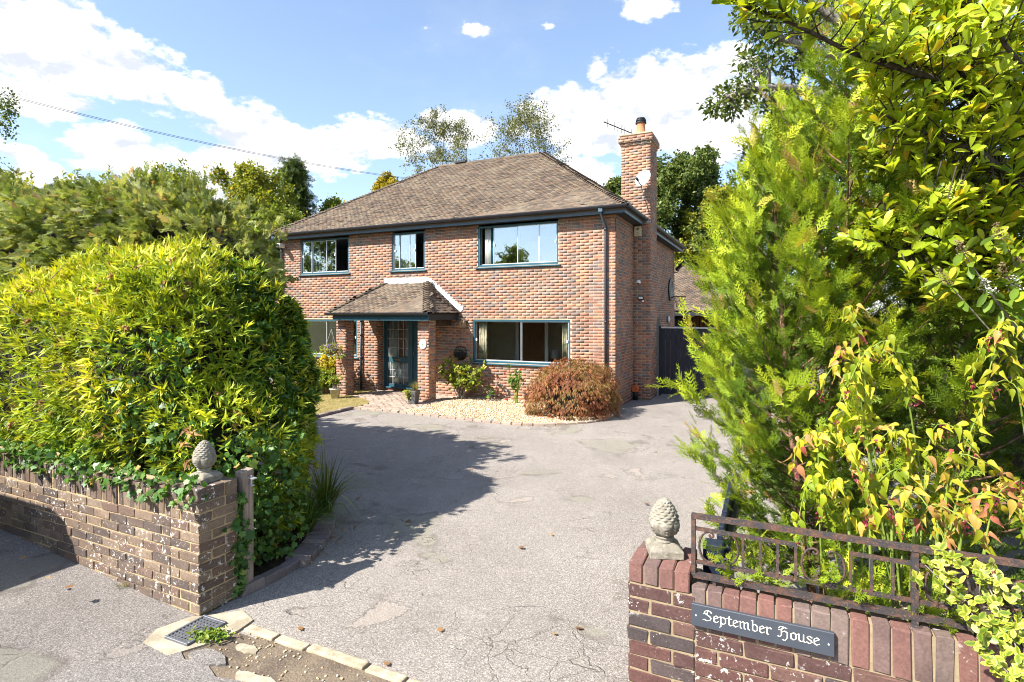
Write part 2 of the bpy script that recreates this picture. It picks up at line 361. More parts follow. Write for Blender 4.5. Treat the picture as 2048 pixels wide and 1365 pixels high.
def m_leaf(name, stops, trans=.38, rough=.42, spec=.4, tmul=(1.35, 1.25, .6), fleck=.35, mode='LINEAR', gain=1.):
    stops = [(p, tuple(min(.75, q * gain) for q in c)) for p, c in stops]
    g = NT(name); c = g.ramp(g.tint(), stops, mode); P = g.pos()
    if fleck: c = g.mix(1., c, g.ramp(g.noise(2.2, 3, .6, P), [(.3, 1 - fleck), (.7, 1 + fleck)]), 'MULTIPLY')
    b = g.pbr(c, rough, spec=spec)
    t = g.n('ShaderNodeBsdfTranslucent', {'Color': g.mix(1., c, tmul, 'MULTIPLY')}).outputs[0]
    return g.out(g.n('ShaderNodeMixShader', {0: trans, 1: b, 2: t}).outputs[0])
def m_bark(name, c1, c2, sc_=1.):
    g = NT(name); P = g.pos(); n = g.noise(1., 6, .65, g.vec('MULTIPLY', P, (40 * sc_, 40 * sc_, 9 * sc_))); n2 = g.noise(25 * sc_, 4, .6, P)
    return g.out(g.pbr(g.mix(g.smooth(g.math('ADD', n, n2), .75, 1.2), c1, c2), .9, g.bump(n, .7, .01), spec=.15))
bark_red = m_bark('reddish_bark', (.10, .05, .032), (.26, .15, .10))
bark_dark = m_bark('dark_bark', (.028, .022, .018), (.08, .065, .05))
bark_grey = m_bark('grey_bark', (.12, .1, .085), (.3, .26, .22))
bark_birch = m_bark('birch_bark', (.1, .09, .08), (.34, .31, .28))
cane_m = m_bark('green_cane', (.13, .2, .03), (.24, .3, .06))

# ------------------------------------------------------------------ frames of reference
HA = math.atan2(-.428, .904); HXv = Vector((math.cos(HA), math.sin(HA), 0)); HYv = Vector((-math.sin(HA), math.cos(HA), 0))
HO = Vector((2.509, 13.4, 0)); LO = Vector((-2.324, 4.125, 0)); RO = Vector((.61, 2.91, 0))
def fr(O, x, y, z=0.): return O + HXv * x + HYv * y + Vector((0, 0, z))
def hw(x, y, z=0.): return fr(HO, x, y, z)
def lw(x, y, z=0.): return fr(LO, x, y, z)
def rw(x, y, z=0.): return fr(RO, x, y, z)
def rise(x): return .066 * max(0., -x - .15) * min(1, max(0, (-x - .15) / .8))
def smooth_path(P, n=8, closed=False):
    P = [np.array(p, float) for p in P]; out = []
    for i in range(len(P) - 1):
        p0 = P[max(i - 1, 0)]; p1 = P[i]; p2 = P[i + 1]; p3 = P[min(i + 2, len(P) - 1)]
        for t in np.linspace(0, 1, n, endpoint=False):
            out.append(.5 * ((2 * p1) + (-p0 + p2) * t + (2 * p0 - 5 * p1 + 4 * p2 - p3) * t * t + (-p0 + 3 * p1 - 3 * p2 + p3) * t ** 3))
    out.append(P[-1]); return out
def resample(P, step):
    P = np.array(P); d = np.r_[0, np.cumsum(np.linalg.norm(np.diff(P, axis=0), axis=1))]
    n = max(2, int(round(d[-1] / step)) + 1); s = np.linspace(0, d[-1], n)
    return np.stack([np.interp(s, d, P[:, k]) for k in range(P.shape[1])], 1)
def inside(poly, pts):
    x, y = pts[:, 0], pts[:, 1]; c = np.zeros(len(pts), bool); n = len(poly)
    for i in range(n):
        x1, y1 = poly[i][:2]; x2, y2 = poly[(i + 1) % n][:2]
        c ^= ((y1 > y) != (y2 > y)) & (x < (x2 - x1) * (y - y1) / (y2 - y1 + 1e-12) + x1)
    return c
def sheet(name, fn, x0, x1, y0, y1, nx, ny, mat, zf=lambda x, y: 0.):
    V = []; F = []
    for j in range(ny + 1):
        for i in range(nx + 1):
            x = x0 + (x1 - x0) * i / nx; y = y0 + (y1 - y0) * j / ny
            p = fn(x, y); V.append((p.x, p.y, zf(x, y)))
    for j in range(ny):
        for i in range(nx):
            a = j * (nx + 1) + i; F.append((a, a + 1, a + nx + 2, a + nx + 1))
    return put(name, np_mesh(name, V, F, mat, True), kind='structure')
def polysheet(name, pts, z, mat, depth=.05, kind='structure'):
    P = [(p[0], p[1]) for p in pts]
    a = sum(P[i][0] * P[(i + 1) % len(P)][1] - P[(i + 1) % len(P)][0] * P[i][1] for i in range(len(P)))
    if a < 0: P = P[::-1]
    return MB().prism(P, z - depth, z, 'z').put(name, mat, kind=kind)

# ------------------------------------------------------------------ ground, street, drive
put('ground', np_mesh('ground', [(-900, -900, -.12), (900, -900, -.12), (900, 900, -.12), (-900, 900, -.12)], [(0, 1, 2, 3)], land_m), kind='structure')
_sn = np.random.default_rng(3).normal(0, 1, (40, 4))
def wavy(x, y):
    s = 0.
    for a, b, c, d in _sn[:9]: s += math.sin(a * x * .9 + b * y * .9 + c * 5)
    return s * .0016
sheet('driveway', lw, -13, 16, .0, 24, 116, 96, drive_m, lambda x, y: wavy(x, y) - (.0 if y > .1 else .004))
def road_edge(x): return -.34 - .05 * math.sin(x * 3.1) - .035 * math.sin(x * 7.7 + 1) - .02 * math.sin(x * 17 + 2)
def rz(x, y): return rise(x) + wavy(x, y) * .8 + .012
V = []; F = []; nx, ny = 150, 26
for j in range(ny + 1):
    for i in range(nx + 1):
        x = -14 + 26 * i / nx; ye = road_edge(x) if x > .26 else .03
        if .0 < x <= .26: ye = .03 + (road_edge(x) - .03) * x / .26
        t = j / ny; y = ye + (-9 - ye) * t ** 1.6; p = lw(x, y); V.append((p.x, p.y, rz(x, y)))
for j in range(ny):
    for i in range(nx): a = j * (nx + 1) + i; F.append((a, a + nx + 1, a + nx + 2, a + 1))
put('road', np_mesh('road', V, F, road_m, True), kind='structure')
sheet('verge', lw, -.3, 8, -.6, .06, 70, 8, dirt_m, lambda x, y: .004 + .006 * math.sin(x * 9) * math.sin(y * 13 + x * 4))
# kerb stones across the entrance
kerb = thing('kerb', 'row of worn cream kerb stones across the drive entrance', 'kerb', lw(0, 0), HA)
kx = .44; krr = random.Random(4)
while kx < 4.2:
    L = krr.uniform(.24, .52); y0 = .03 + krr.uniform(-.008, .008); z1 = .02 + krr.uniform(-.004, .008)
    o = MB().box(kx, kx + L - .02, y0, y0 + .075, -.05, z1).put('kerb_stone', kerb_m, kerb); bevel(o, .01, 2); kx += L
# drain
dr = thing('drain_grate', 'rectangular iron drain grate in concrete beside the ivy-topped pier', 'drain', lw(.045, -.29, .004), HA + .02)
fm = MB().box(0, .235, 0, .018, .0, .03).box(0, .235, .29, .308, 0, .03).box(0, .018, .018, .29, 0, .03).box(.217, .235, .018, .29, 0, .03); bevel(fm.put('frame', m_plain('cast_iron', (.16, .165, .18), .55, .25, 20, .3, metal=.5), dr), .002)
iron = bpy.data.materials['cast_iron']
for i in range(10):
    y = .03 + i * .0275; MB().box(.018, .217, y, y + .0105, .006, .026).put('bar', iron, dr)
for i in range(6):
    x = .018 + .199 * (i + .5) / 6; MB().box(x - .006, x + .006, .02, .288, .004, .022).put('cross_bar', iron, dr)
MB().box(.012, .223, .012, .296, -.04, .001).put('sump', black_m, dr)
polysheet('concrete_pad', [lw(x, y) for x, y in ((-.12, -.24), (-.04, -.38), (.26, -.40), (.36, -.22), (.42, .0), (.40, .14), (.22, .2), (.02, .02), (-.05, -.02))], .0175, conc_m)
# ragged patch of tarmac and bald concrete in the verge
for i, (cx, cy, r1, r2) in enumerate(((.52, -.3, .15, .07), (1.0, -.33, .2, .06), (1.42, -.3, .18, .06), (.66, -.12, .1, .04))):
    pr = random.Random(i); pts = [lw(cx + math.cos(a) * r1 * pr.uniform(.75, 1.15), cy + math.sin(a) * r2 * pr.uniform(.75, 1.2)) for a in np.linspace(0, 2 * PI, 15)[:-1]]
    polysheet('tarmac_patch' if i == 0 else 'bald_patch', pts, .022 if i == 0 else .014, road_m if i == 0 else conc_m, .03)

# ------------------------------------------------------------------ beds, lawn and path in front of the house
edge_c = smooth_path([(-4.35, -2.70), (-3.93, -2.72), (-2.69, -2.80), (-1.69, -2.86), (-1.06, -2.76), (-.5, -2.42), (-.02, -1.9), (.2, -1.2), (.14, -.1)], 10)
polysheet('gravel_bed', [hw(x, y) for x, y in [(p[0], p[1]) for p in edge_c] + [(.0, -.0), (-4.35, -.0)]], .03, pebbed_m)
path_poly = [(-7.15, -1.2), (-6.5, -1.45), (-6.03, -1.72), (-5.78, -2.1), (-5.72, -2.62), (-4.35, -2.62), (-4.35, .2), (-7.19, .26)]
polysheet('path', [hw(*p) for p in path_poly], .02, m_dirt('joint_sand', (.3, .23, .16), (.36, .28, .2)))
pathp = thing('paving', 'buff brick paving leading to the porch', 'paving', hw(0, 0), HA)
def bev_brick(name, L, D, H, mat, seed, w=.006, jit=.0015):
    import bmesh
    bm = bmesh.new(); bmesh.ops.create_cube(bm, size=1.)
    for v in bm.verts: v.co = Vector((v.co.x * L, v.co.y * D, v.co.z * H))
    bmesh.ops.bevel(bm, geom=bm.edges[:], offset=w, segments=1, affect='EDGES')
    r_ = random.Random(seed)
    for v in bm.verts: v.co += Vector((r_.gauss(0, jit), r_.gauss(0, jit), r_.gauss(0, jit)))
    me = bpy.data.meshes.new(name); bm.to_mesh(me); bm.free(); me.materials.append(mat)
    me.polygons.foreach_set('use_smooth', np.zeros(len(me.polygons), bool)); return me
pav = [bev_brick('paver', .205, .098, .05, paver_m, i) for i in range(4)]
k = 0; ys = -2.56
while ys < .2:
    x = -7.3 + (k % 2) * .108
    while x < -4.4:
        if inside(path_poly, np.array([[x, ys]]))[0] and (ys < .1):
            o = put('paver', pav[random.randrange(4)], pathp, (x, ys, .012 + random.gauss(0, .002)), random.gauss(0, .012))
            o.rotation_euler = (random.gauss(0, .006), random.gauss(0, .006), random.gauss(0, .012))
        x += .216
    ys += .107; k += 1
lawn_poly = [(-16, -6.2), (-5.66, -6.2), (-5.68, -4.41), (-5.79, -2.5), (-5.80, -2.1), (-6.06, -1.70), (-6.5, -1.43), (-7.15, -1.18), (-7.3, -.02), (-16, -.02)]
polysheet('lawn', [hw(*p) for p in lawn_poly], .035, lawn_m)
edgeb = [bev_brick('edging_brick', .21, .1, .08, edge_m, i, .008, .002) for i in range(4)]
paleb = [bev_brick('edging_brick', .21, .1, .08, paver_m, i + 9, .008, .002) for i in range(4)]
def edging(root, path, fn, z=.012, turn=False, B=None):
    step = .116 if turn else .226; B = B or edgeb
    P = resample(path, step)
    for i in range(len(P) - 1):
        c = (P[i] + P[i + 1]) / 2; d = P[i + 1] - P[i]; a = math.atan2(d[1], d[0]) + (PI / 2 if turn else 0)
        o = put('brick', B[random.randrange(4)], root); o.location = (c[0], c[1], z + random.gauss(0, .004)); o.rotation_euler = (random.gauss(0, .02), random.gauss(0, .02), a + random.gauss(0, .015))
ge = thing('gravel_edging', 'single row of flush bricks edging the gravel bed', 'edging', hw(0, 0), HA)
edging(ge, edge_c, None, B=paleb); edging(ge, [(-5.72, -2.66), (-4.4, -2.68)], None, B=paleb)
le = thing('lawn_edging', 'raised brick kerb along the parched lawn', 'edging', hw(0, 0), HA)
edging(le, smooth_path([(-5.64, -6.2), (-5.66, -4.41), (-5.74, -2.75)]), None, .03)
def pebbles(name, poly, n, r0, r1, z, label, zs=.6):
    P = np.array([(p.x, p.y) for p in poly]); lo = P.min(0); hi = P.max(0)
    q = rng.uniform(lo, hi, (int(n * 2.2), 2)); q = q[inside(P, q)][:n]; n = len(q)
    t = (1 + 5 ** .5) / 2
    IV = np.array([(-1, t, 0), (1, t, 0), (-1, -t, 0), (1, -t, 0), (0, -1, t), (0, 1, t), (0, -1, -t), (0, 1, -t), (t, 0, -1), (t, 0, 1), (-t, 0, -1), (-t, 0, 1)]); IV /= np.linalg.norm(IV[0])
    IF = np.array([(0, 11, 5), (0, 5, 1), (0, 1, 7), (0, 7, 10), (0, 10, 11), (1, 5, 9), (5, 11, 4), (11, 10, 2), (10, 7, 6), (7, 1, 8), (3, 9, 4), (3, 4, 2), (3, 2, 6), (3, 6, 8), (3, 8, 9), (4, 9, 5), (2, 4, 11), (6, 2, 10), (8, 6, 7), (9, 8, 1)])
    s = rng.uniform(r0, r1, n); a = rng.uniform(0, 2 * PI, n); ex = rng.uniform(.7, 1.35, n)
    V = IV[None] * s[:, None, None]; x = V[..., 0] * ex[:, None]; y = V[..., 1]; zz = V[..., 2] * zs
    X = x * np.cos(a)[:, None] - y * np.sin(a)[:, None] + q[:, 0, None]; Y = x * np.sin(a)[:, None] + y * np.cos(a)[:, None] + q[:, 1, None]; Z = zz + z + rng.uniform(-.3, 1, n)[:, None] * r0
    F = (np.arange(n) * 12)[:, None, None] + IF[None]
    me = np_mesh(name, np.stack([X, Y, Z], -1).reshape(-1, 3), F.reshape(-1, 3), pebble_m, True, np.repeat(rng.random(n), 12))
    return put(name, me, kind='stuff', label=label, cat='gravel')
pebbles('gravel', [hw(x, y) for x, y in [(p[0] , p[1] + .06) for p in edge_c] + [(-.05, -.03), (-4.3, -.03)]], 9000, .012, .024, .036, 'cream and honey pebbles covering the bed below the window')
pebbles('grit', [lw(x, y) for x, y in ((.3, -.3), (3, -.34), (3, .02), (.4, .02))], 500, .003, .010, .008, 'loose grit and stones in the dirt beside the kerb', .7)

# ------------------------------------------------------------------ the house
house = thing('house', 'two-storey red-brown brick house with hipped tile roof and teal windows', 'house', HO, HA)
NB = {}
def course_rects(a0, a1, z0, z1, openings, bl=.225, ch=.075, j=.0125, off=0., phase=0):
    out = []; nc = int(round((z1 - z0) / ch))
    for k in range(nc):
        zb = z0 + k * ch; zm = zb + ch / 2
        iv = [(a0, a1)]
        for (oa, ob, oz0, oz1) in openings:
            if oz0 < zm < oz1:
                nv = []
                for (p, q) in iv:
                    if ob <= p or oa >= q: nv.append((p, q)); continue
                    if oa > p: nv.append((p, oa))
                    if ob < q: nv.append((ob, q))
                iv = nv
        sft = off + ((k + phase) % 2) * bl / 2
        for (p, q) in iv:
            i0 = math.floor((p - sft) / bl)
            x = sft + i0 * bl
            while x < q - 1e-6:
                b0 = max(x, p); b1 = min(x + bl, q); x += bl
                if b1 - b0 < .035: continue
                out.append((b0 + (j / 2 if b0 > p + 1e-6 else 0), b1 - (j / 2 if b1 < q - 1e-6 else 0), zb + j / 2, zb + ch - j / 2))
    return np.array(out)
def wall_core(mb, a0, a1, z0, z1, openings, boxf):
    xs = sorted({a0, a1, *[min(max(o[k], a0), a1) for o in openings for k in (0, 1)]}); 
    for i in range(len(xs) - 1):
        xa, xb = xs[i], xs[i + 1]; xm = (xa + xb) / 2; zs = [(z0, z1)]
        for (oa, ob, p, q) in openings:
            if oa < xm < ob:
                nz = []
                for (u, v) in zs:
                    if q <= u or p >= v: nz.append((u, v)); continue
                    if p > u: nz.append((u, p))
                    if q < v: nz.append((q, v))
                zs = nz
        for (u, v) in zs: boxf(mb, xa, xb, u, v)
class Bricks:                        # collects brick faces; the nearest become objects, the rest one mesh
    def __init__(s): s.C = []; s.A = []; s.B = []; s.N = []
    def face(s, rects, origin, ax, nrm, proud=.006, depth=.03):
        if len(rects) == 0: return
        ax = np.array(ax, float); nrm = np.array(nrm, float); up = np.array((0, 0, 1.))
        c = np.array(origin)[None] + ((rects[:, 0] + rects[:, 1]) / 2)[:, None] * ax + ((rects[:, 2] + rects[:, 3]) / 2)[:, None] * up
        pr = proud + rng.normal(0, .0012, len(c))
        c = c + nrm * ((pr - depth) / 2)[:, None]
        s.C.append(c); s.A.append(((rects[:, 1] - rects[:, 0]) / 2)[:, None] * ax); s.B.append(((rects[:, 3] - rects[:, 2]) / 2)[:, None] * up); s.N.append(((pr + depth) / 2)[:, None] * nrm)
    def done(s, parent, mat, nobj, cam_local, name='brick'):
        C, A, B, N = (np.concatenate(k) for k in (s.C, s.A, s.B, s.N))
        # handedness so that faces look outward
        flip = np.einsum('ij,ij->i', np.cross(A, B), N) < 0; A[flip] *= -1
        d = np.linalg.norm(C - np.array(cam_local), axis=1) - 6 * (np.linalg.norm(A, axis=1) > .1); o_ = np.argsort(d)
        vis = np.einsum('ij,ij->i', np.array(cam_local) - C, N) > 0
        pick = [i for i in o_ if vis[i]][:nobj]; rest = np.setdiff1d(np.arange(len(C)), pick)
        if len(rest):
            V, F = boxes_np(C[rest], A[rest], B[rest], N[rest])
            put('bricks', np_mesh('bricks', V, F, mat, tint=np.repeat(rng.random(len(rest)), 8)), parent, kind='stuff')
        if name not in NB:
            V, F = boxes_np(np.zeros((1, 3)), np.array([[.5, 0, 0]]), np.array([[0, .5, 0]]), np.array([[0, 0, .5]])); NB[name] = {}
            NB[name]['v'] = (V, F)
        if mat.name not in NB[name]: NB[name][mat.name] = np_mesh(name, *NB[name]['v'], mat, tint=np.zeros(8))
        for i in pick:
            mw = Matrix(((2 * A[i][0], 2 * B[i][0], 2 * N[i][0], C[i][0]), (2 * A[i][1], 2 * B[i][1], 2 * N[i][1], C[i][1]), (2 * A[i][2], 2 * B[i][2], 2 * N[i][2], C[i][2]), (0, 0, 0, 1)))
            put(name, NB[name][mat.name], parent, mw=mw)
CL = (3.47, -13.18, 2.25)            # camera's station in the house's frame
W1 = (-3.80, -1.48, 3.56, 4.70); W2 = (-6.66, -5.51, 3.56, 4.70); W3 = (-10.27, -8.28, 3.56, 4.70); W4 = (-3.96, -1.16, .99, 2.15); W5 = (-10.3, -7.95, .99, 2.14)
DR = (-7.20, -5.25, -.1, 2.28)
ops = [W1, W2, W3, W4, W5, DR]
wl = MB()
wall_core(wl, -11.1, 0, -.1, 4.70, ops, lambda m, a, b, u, v: m.box(a, b, 0, .26, u, v))
wl.box(-.26, 0, .26, 8.6, -.1, 4.70)
wall = wl.put('wall', mortar_h, house)
MB().box(-11.1, -10.84, .26, 8.34, -.1, 4.7).box(-11.1, -.26, 8.34, 8.6, -.1, 4.7).put('rear_wall', brick_house, house)
bk = Bricks()
bk.face(course_rects(-11.1, 0, 0, 4.725, ops), (0, 0, 0), (1, 0, 0), (0, -1, 0))
bk.face(course_rects(0, 8.6, 0, 4.725, [(1.84, 2.68, 0, 5)], phase=1), (0, 0, 0), (0, 1, 0), (1, 0, 0))
bk.face(course_rects(0, .27, 0, 2.25, []), (-7.20, 0, 0), (0, 1, 0), (1, 0, 0), .006)
bk.done(wall, brick_house, 160, CL)
MB().box(-7.2, -5.25, .27, .34, -.1, .10).put('door_step', brick_house, house)
# chimney: outside breast, then the stack that rises through the eaves
chb = MB().box(0, .45, 1.83, 2.69, -.1, 4.55).box(-.33, .45, 1.83, 2.69, 4.55, 6.88).box(-.36, .48, 1.80, 2.72, 6.88, 6.955).box(-.40, .52, 1.76, 2.76, 6.955, 7.10).box(-.34, .46, 1.82, 2.70, 7.10, 7.14)
chim = chb.put('chimney', mortar_h, house)
bk = Bricks()
bk.face(course_rects(0, .45, 0, 4.575, [], off=.0), (0, 1.83, 0), (1, 0, 0), (0, -1, 0))
bk.face(course_rects(-.33, .45, 4.575, 6.90, [], off=.12), (0, 1.83, 0), (1, 0, 0), (0, -1, 0))
bk.face(course_rects(1.83, 2.69, 0, 6.90, [], phase=1, off=.02), (.45, 0, 0), (0, 1, 0), (1, 0, 0))
bk.face(course_rects(1.83, 2.69, 4.575, 6.90, [], phase=1), (-.33, 0, 0), (0, 1, 0), (-1, 0, 0))
bk.face(course_rects(-.36, .48, 6.885, 6.96, []), (0, 1.80, 0), (1, 0, 0), (0, -1, 0)); bk.face(course_rects(-.40, .52, 6.96, 7.11, []), (0, 1.76, 0), (1, 0, 0), (0, -1, 0))
bk.face(course_rects(1.80, 2.72, 6.885, 6.96, []), (.48, 0, 0), (0, 1, 0), (1, 0, 0)); bk.face(course_rects(1.76, 2.76, 6.96, 7.11, []), (.52, 0, 0), (0, 1, 0), (1, 0, 0))
bk.done(chim, brick_house, 80, CL)
bevel(MB().box(-.38, .50, 1.78, 2.74, 7.14, 7.185).put('chimney_cap', conc_m, chim), .008)
MB().lathe([(.15, 7.185), (.16, 7.21), (.128, 7.24), (.118, 7.55), (.125, 7.56)], 20, (.12, 2.2, 0)).put('chimney_pot', terra_m, chim, True)
MB().lathe([(.128, 7.545), (.15, 7.55), (.15, 7.59), (.125, 7.595), (.125, 7.61), (.142, 7.615), (.142, 7.645), (.12, 7.65), (.12, 7.665), (.128, 7.67), (.11, 7.70), (.03, 7.715)], 20, (.12, 2.2, 0)).put('cowl', black_m, chim, False)
# roof -----------------------------------------------------------------
EO = .29; ZE = 4.86; RY = 4.3; RZ = 7.76; XL, XR = -11.1 - EO, EO; YF, YB = -EO, 8.6 + EO; RL, RR = -7.74, -3.68
zt = -.05
deck = MB().add([(XL, YF, ZE + zt), (XR, YF, ZE + zt), (XR, YB, ZE + zt), (XL, YB, ZE + zt), (RL, RY, RZ + zt), (RR, RY, RZ + zt), (XL, YF, ZE - .12), (XR, YF, ZE - .12), (XR, YB, ZE - .12), (XL, YB, ZE - .12)],
                [(0, 1, 5, 4), (1, 2, 5), (2, 3, 4, 5), (3, 0, 4), (0, 6, 7, 1), (1, 7, 8, 2), (2, 8, 9, 3), (3, 9, 6, 0)])
roof = deck.put('roof', tile_m, house)
class Tiles:
    def __init__(s): s.C = []; s.A = []; s.B = []; s.N = []
    def slope(s, o, ax, upv, L, lim, w=.165, gauge=.1, thick=.016, n=None):
        o = np.array(o, float); ax = np.array(ax, float); upv = np.array(upv, float); nn = np.cross(ax, upv); nn /= np.linalg.norm(nn)
        rows = n or int(L / gauge)
        for i in range(rows):
            sp = i * gauge; a, b = lim(sp); x = np.arange(math.floor((a - (i % 2) * w / 2) / w), math.ceil((b - (i % 2) * w / 2) / w) + 1) * w + (i % 2) * w / 2
            x = x[(x + w * .3 > a) & (x - w * .3 < b)]; k = len(x)
            if k == 0: continue
            tl = gauge * 1.5
            lift = rng.normal(0, .0035, k); j = rng.normal(0, .006, k)
            c = o + (x + rng.normal(0, .002, k))[:, None] * ax + (sp + tl / 2 - .02 + j)[:, None] * upv + (.012 + lift)[:, None] * nn
            tilt = .14 + rng.normal(0, .03, k); roll = rng.normal(0, .015, k)
            B = (upv[None] - tilt[:, None] * nn); B /= np.linalg.norm(B, axis=1)[:, None]
            A = ax[None] + roll[:, None] * nn; A /= np.linalg.norm(A, axis=1)[:, None]
            N = np.cross(A, B)
            s.C.append(c); s.A.append(A * (w / 2 - .0025)); s.B.append(B * tl / 2); s.N.append(N * thick / 2)
    def done(s, parent, mat, nobj, cam_local):
        b = Bricks(); b.C, b.A, b.B, b.N = s.C, s.A, s.B, s.N
        Bricks.done(b, parent, mat, nobj, cam_local, 'tile')
        for o in parent.children:
            if o.name.startswith('bricks'): o.name = 'tiles'; o.data.name = 'tiles'
def unit(v): v = np.array(v, float); return v / np.linalg.norm(v)
tl = Tiles()
Ls = math.hypot(RY - YF, RZ - ZE)
tl.slope((0, YF - .03, ZE), (1, 0, 0), unit((0, RY - YF, RZ - ZE)), Ls, lambda s: (XL + (RL - XL) * s / Ls, XR + (RR - XR) * s / Ls))
Lr = math.hypot(RR - XR, RZ - ZE)
tl.slope((XR + .03, 0, ZE), (0, 1, 0), unit((RR - XR, 0, RZ - ZE)), Lr, lambda s: (YF + (RY - YF) * s / Lr, YB + (RY - YB) * s / Lr))
tl.done(roof, tile_m, 200, CL)
def bonnet(name, seed, w=.125, L=.19, t=.026, drop=.46):
    mb = MB(); prof = []
    for k in range(7):
        a = -1 + 2 * k / 6; prof.append((a * w, -drop * w * (abs(a) ** 1.35)))
    top = [(p, q + t) for p, q in prof]
    ring = prof + top[::-1]
    path = [((0, 0, 0.018), (1, 0, 0), (0, 0, 1)), ((0, L, 0), (.8, 0, 0), (0, 0, .9))]
    mb.sweep(ring, path, True); k = len(ring)
    mb.F.append(tuple(range(k))); 
    return mb.mesh(name, tile_m, False)
hip_me = [bonnet('hip_tile', i) for i in range(2)]
def hip_run(parent, p, q, n1, n2, step=.105, me=hip_me, scale=1.):
    p = Vector(p); q = Vector(q); d = (q - p); L = d.length; d.normalize()
    upn = (Vector(n1) + Vector(n2)).normalized(); x = d.cross(upn).normalized(); z = x.cross(d)
    for i in range(int(L / step)):
        c = p + d * (i * step - .03) + z * .055
        o = put('hip_tile', me[i % 2], parent); rj = random.gauss(0, .02)
        m = Matrix((x, d, z)).transposed().to_4x4(); m.translation = c; o.matrix_local = m @ Matrix.Rotation(-.2 + rj, 4, 'X') @ Matrix.Diagonal((scale, scale, scale, 1))
nf = Vector((0, -(RZ - ZE), RY - YF)); nr = Vector((RZ - ZE, 0, XR - RR)); nl_ = Vector((-(RZ - ZE), 0, RL - XL))
hip_run(roof, (XR, YF, ZE), (RR, RY, RZ), nf.normalized(), nr.normalized(), .118); hip_run(roof, (XL, YF, ZE), (RL, RY, RZ), nf.normalized(), nl_.normalized(), .118)
ridge_me = MB().sweep([(math.cos(a) * .13, math.sin(a) * .11 - .03) for a in np.linspace(0, PI, 9)] + [(math.cos(a) * .115, math.sin(a) * .095 - .03) for a in np.linspace(PI, 0, 9)], [((0, 0, 0), (0, 1, 0), (0, 0, 1)), ((.445, 0, .004), (0, 1, 0), (0, 0, 1))], True).mesh('ridge_tile', tile_m, True)
x = RL - .05; i = 0
while x < RR - .1:
    o = put('ridge_tile', ridge_me, roof, (x, RY, RZ - .02 + random.gauss(0, .006))); x += .45; i += 1
MB().box(-7.05, -6.6, RY - .16, RY + .16, RZ + .03, RZ + .1).put('ridge_vent', black_m, roof)
# eaves
bevel(MB().box(XL + .05, XR - .03, -.285, -.26, 4.68, 4.845).put('fascia', fascia_m, house), .004)
bevel(MB().box(XR - .03, XR - .005, -.285, 1.83, 4.68, 4.845).box(XR - .03, XR - .005, 2.69, 8.88, 4.68, 4.845).put('fascia', fascia_m, house), .004)
MB().box(XL + .05, XR - .03, -.26, 0, 4.702, 4.72).box(0, XR - .03, 0, 1.83, 4.702, 4.72).box(0, XR - .03, 2.69, 8.88, 4.702, 4.72).put('soffit', soffit_m, house)
MB().box(XL + .02, XL + .05, -.285, 8.88, 4.68, 4.845).put('fascia', fascia_m, house)
gp = [(math.cos(a) * .066, math.sin(a) * .074) for a in np.linspace(PI, 2 * PI, 11)] + [(math.cos(a) * .059, math.sin(a) * .067) for a in np.linspace(2 * PI, PI, 11)]
def gutter(parent, p, q, side):      # trough along p-q, side = outward
    p = Vector(p); q = Vector(q); mb = MB(); mb.sweep(gp, [(p, side, (0, 0, 1)), (q, side, (0, 0, 1))], True); k = len(gp)
    mb.F.append(tuple(range(k))); mb.F.append(tuple(range(2 * k - 1, k - 1, -1)))
    o = mb.put('gutter', gutter_m, parent, False); d = (q - p).normalized(); L = (q - p).length; gq = [(x * 1.09, y * 1.09) for x, y in gp[:11]] + [(x * 1.02, y * 1.02) for x, y in gp[:11][::-1]]
    n = int(L / 1.35)
    for i in range(n + 1):
        c = p + d * (.35 + i * 1.35)
        if (c - p).length < L - .1: MB().sweep(gq, [(c - d * .03, side, (0, 0, 1)), (c + d * .03, side, (0, 0, 1))], True).put('joint', gutter_m, o)
    return o
gutter(house, (XL - .02, -.352, 4.862), (XR + .07, -.352, 4.862), (0, -1, 0)); gutter(house, (XR + .055, -.35, 4.862), (XR + .055, 1.83, 4.862), (1, 0, 0)); gutter(house, (XR + .055, 2.69, 4.862), (XR + .055, 8.91, 4.862), (1, 0, 0))
def downpipe(parent, x, topz, y0=-.345, mat=None, bend=True):
    mb = MB()
    pts = [(x - .04, y0, topz - .02), (x - .04, y0, topz - .16), (x, -.06, topz - .46), (x, -.06, topz - .56), (x, -.06, .05)] if bend else [(x, -.06, topz), (x, -.06, .05)]
    mb.tube(pts, .034, 10); o = mb.put('downpipe', mat or pipe_m, parent, True)
    for z in ((topz - .52), 2.1 if bend else topz - .1, 1.0): MB().tube([(x, -.06, z - .03), (x, -.06, z + .03)], .041, 10).put('collar', gutter_m, o, True)
    if bend: MB().box(x - .09, x + .01, y0 - .045, y0 + .045, topz - .14, topz - .02).put('hopper', fascia_m, o)
downpipe(house, -.24, 4.86); downpipe(house, -11.04, 4.86)
downpipe(house, -7.76, 2.2, bend=False)
MB().box(-.012, .004, -.016, -.004, .3, 4.6).put('corner_cable', black_m, house)
# stepped lead flashing against the stack
for i in range(7):
    z = 4.72 + i * .105; x0 = .42 - i * .148
    if x0 > -.32: MB().prism([(x0 - .16, z + .115), (x0 - .02, z), (x0 + .01, z + .02), (x0 - .02, z + .16), (x0 - .14, z + .17)], 1.815, 1.822, 'y').put('flashing', leadgrey_m, chim)

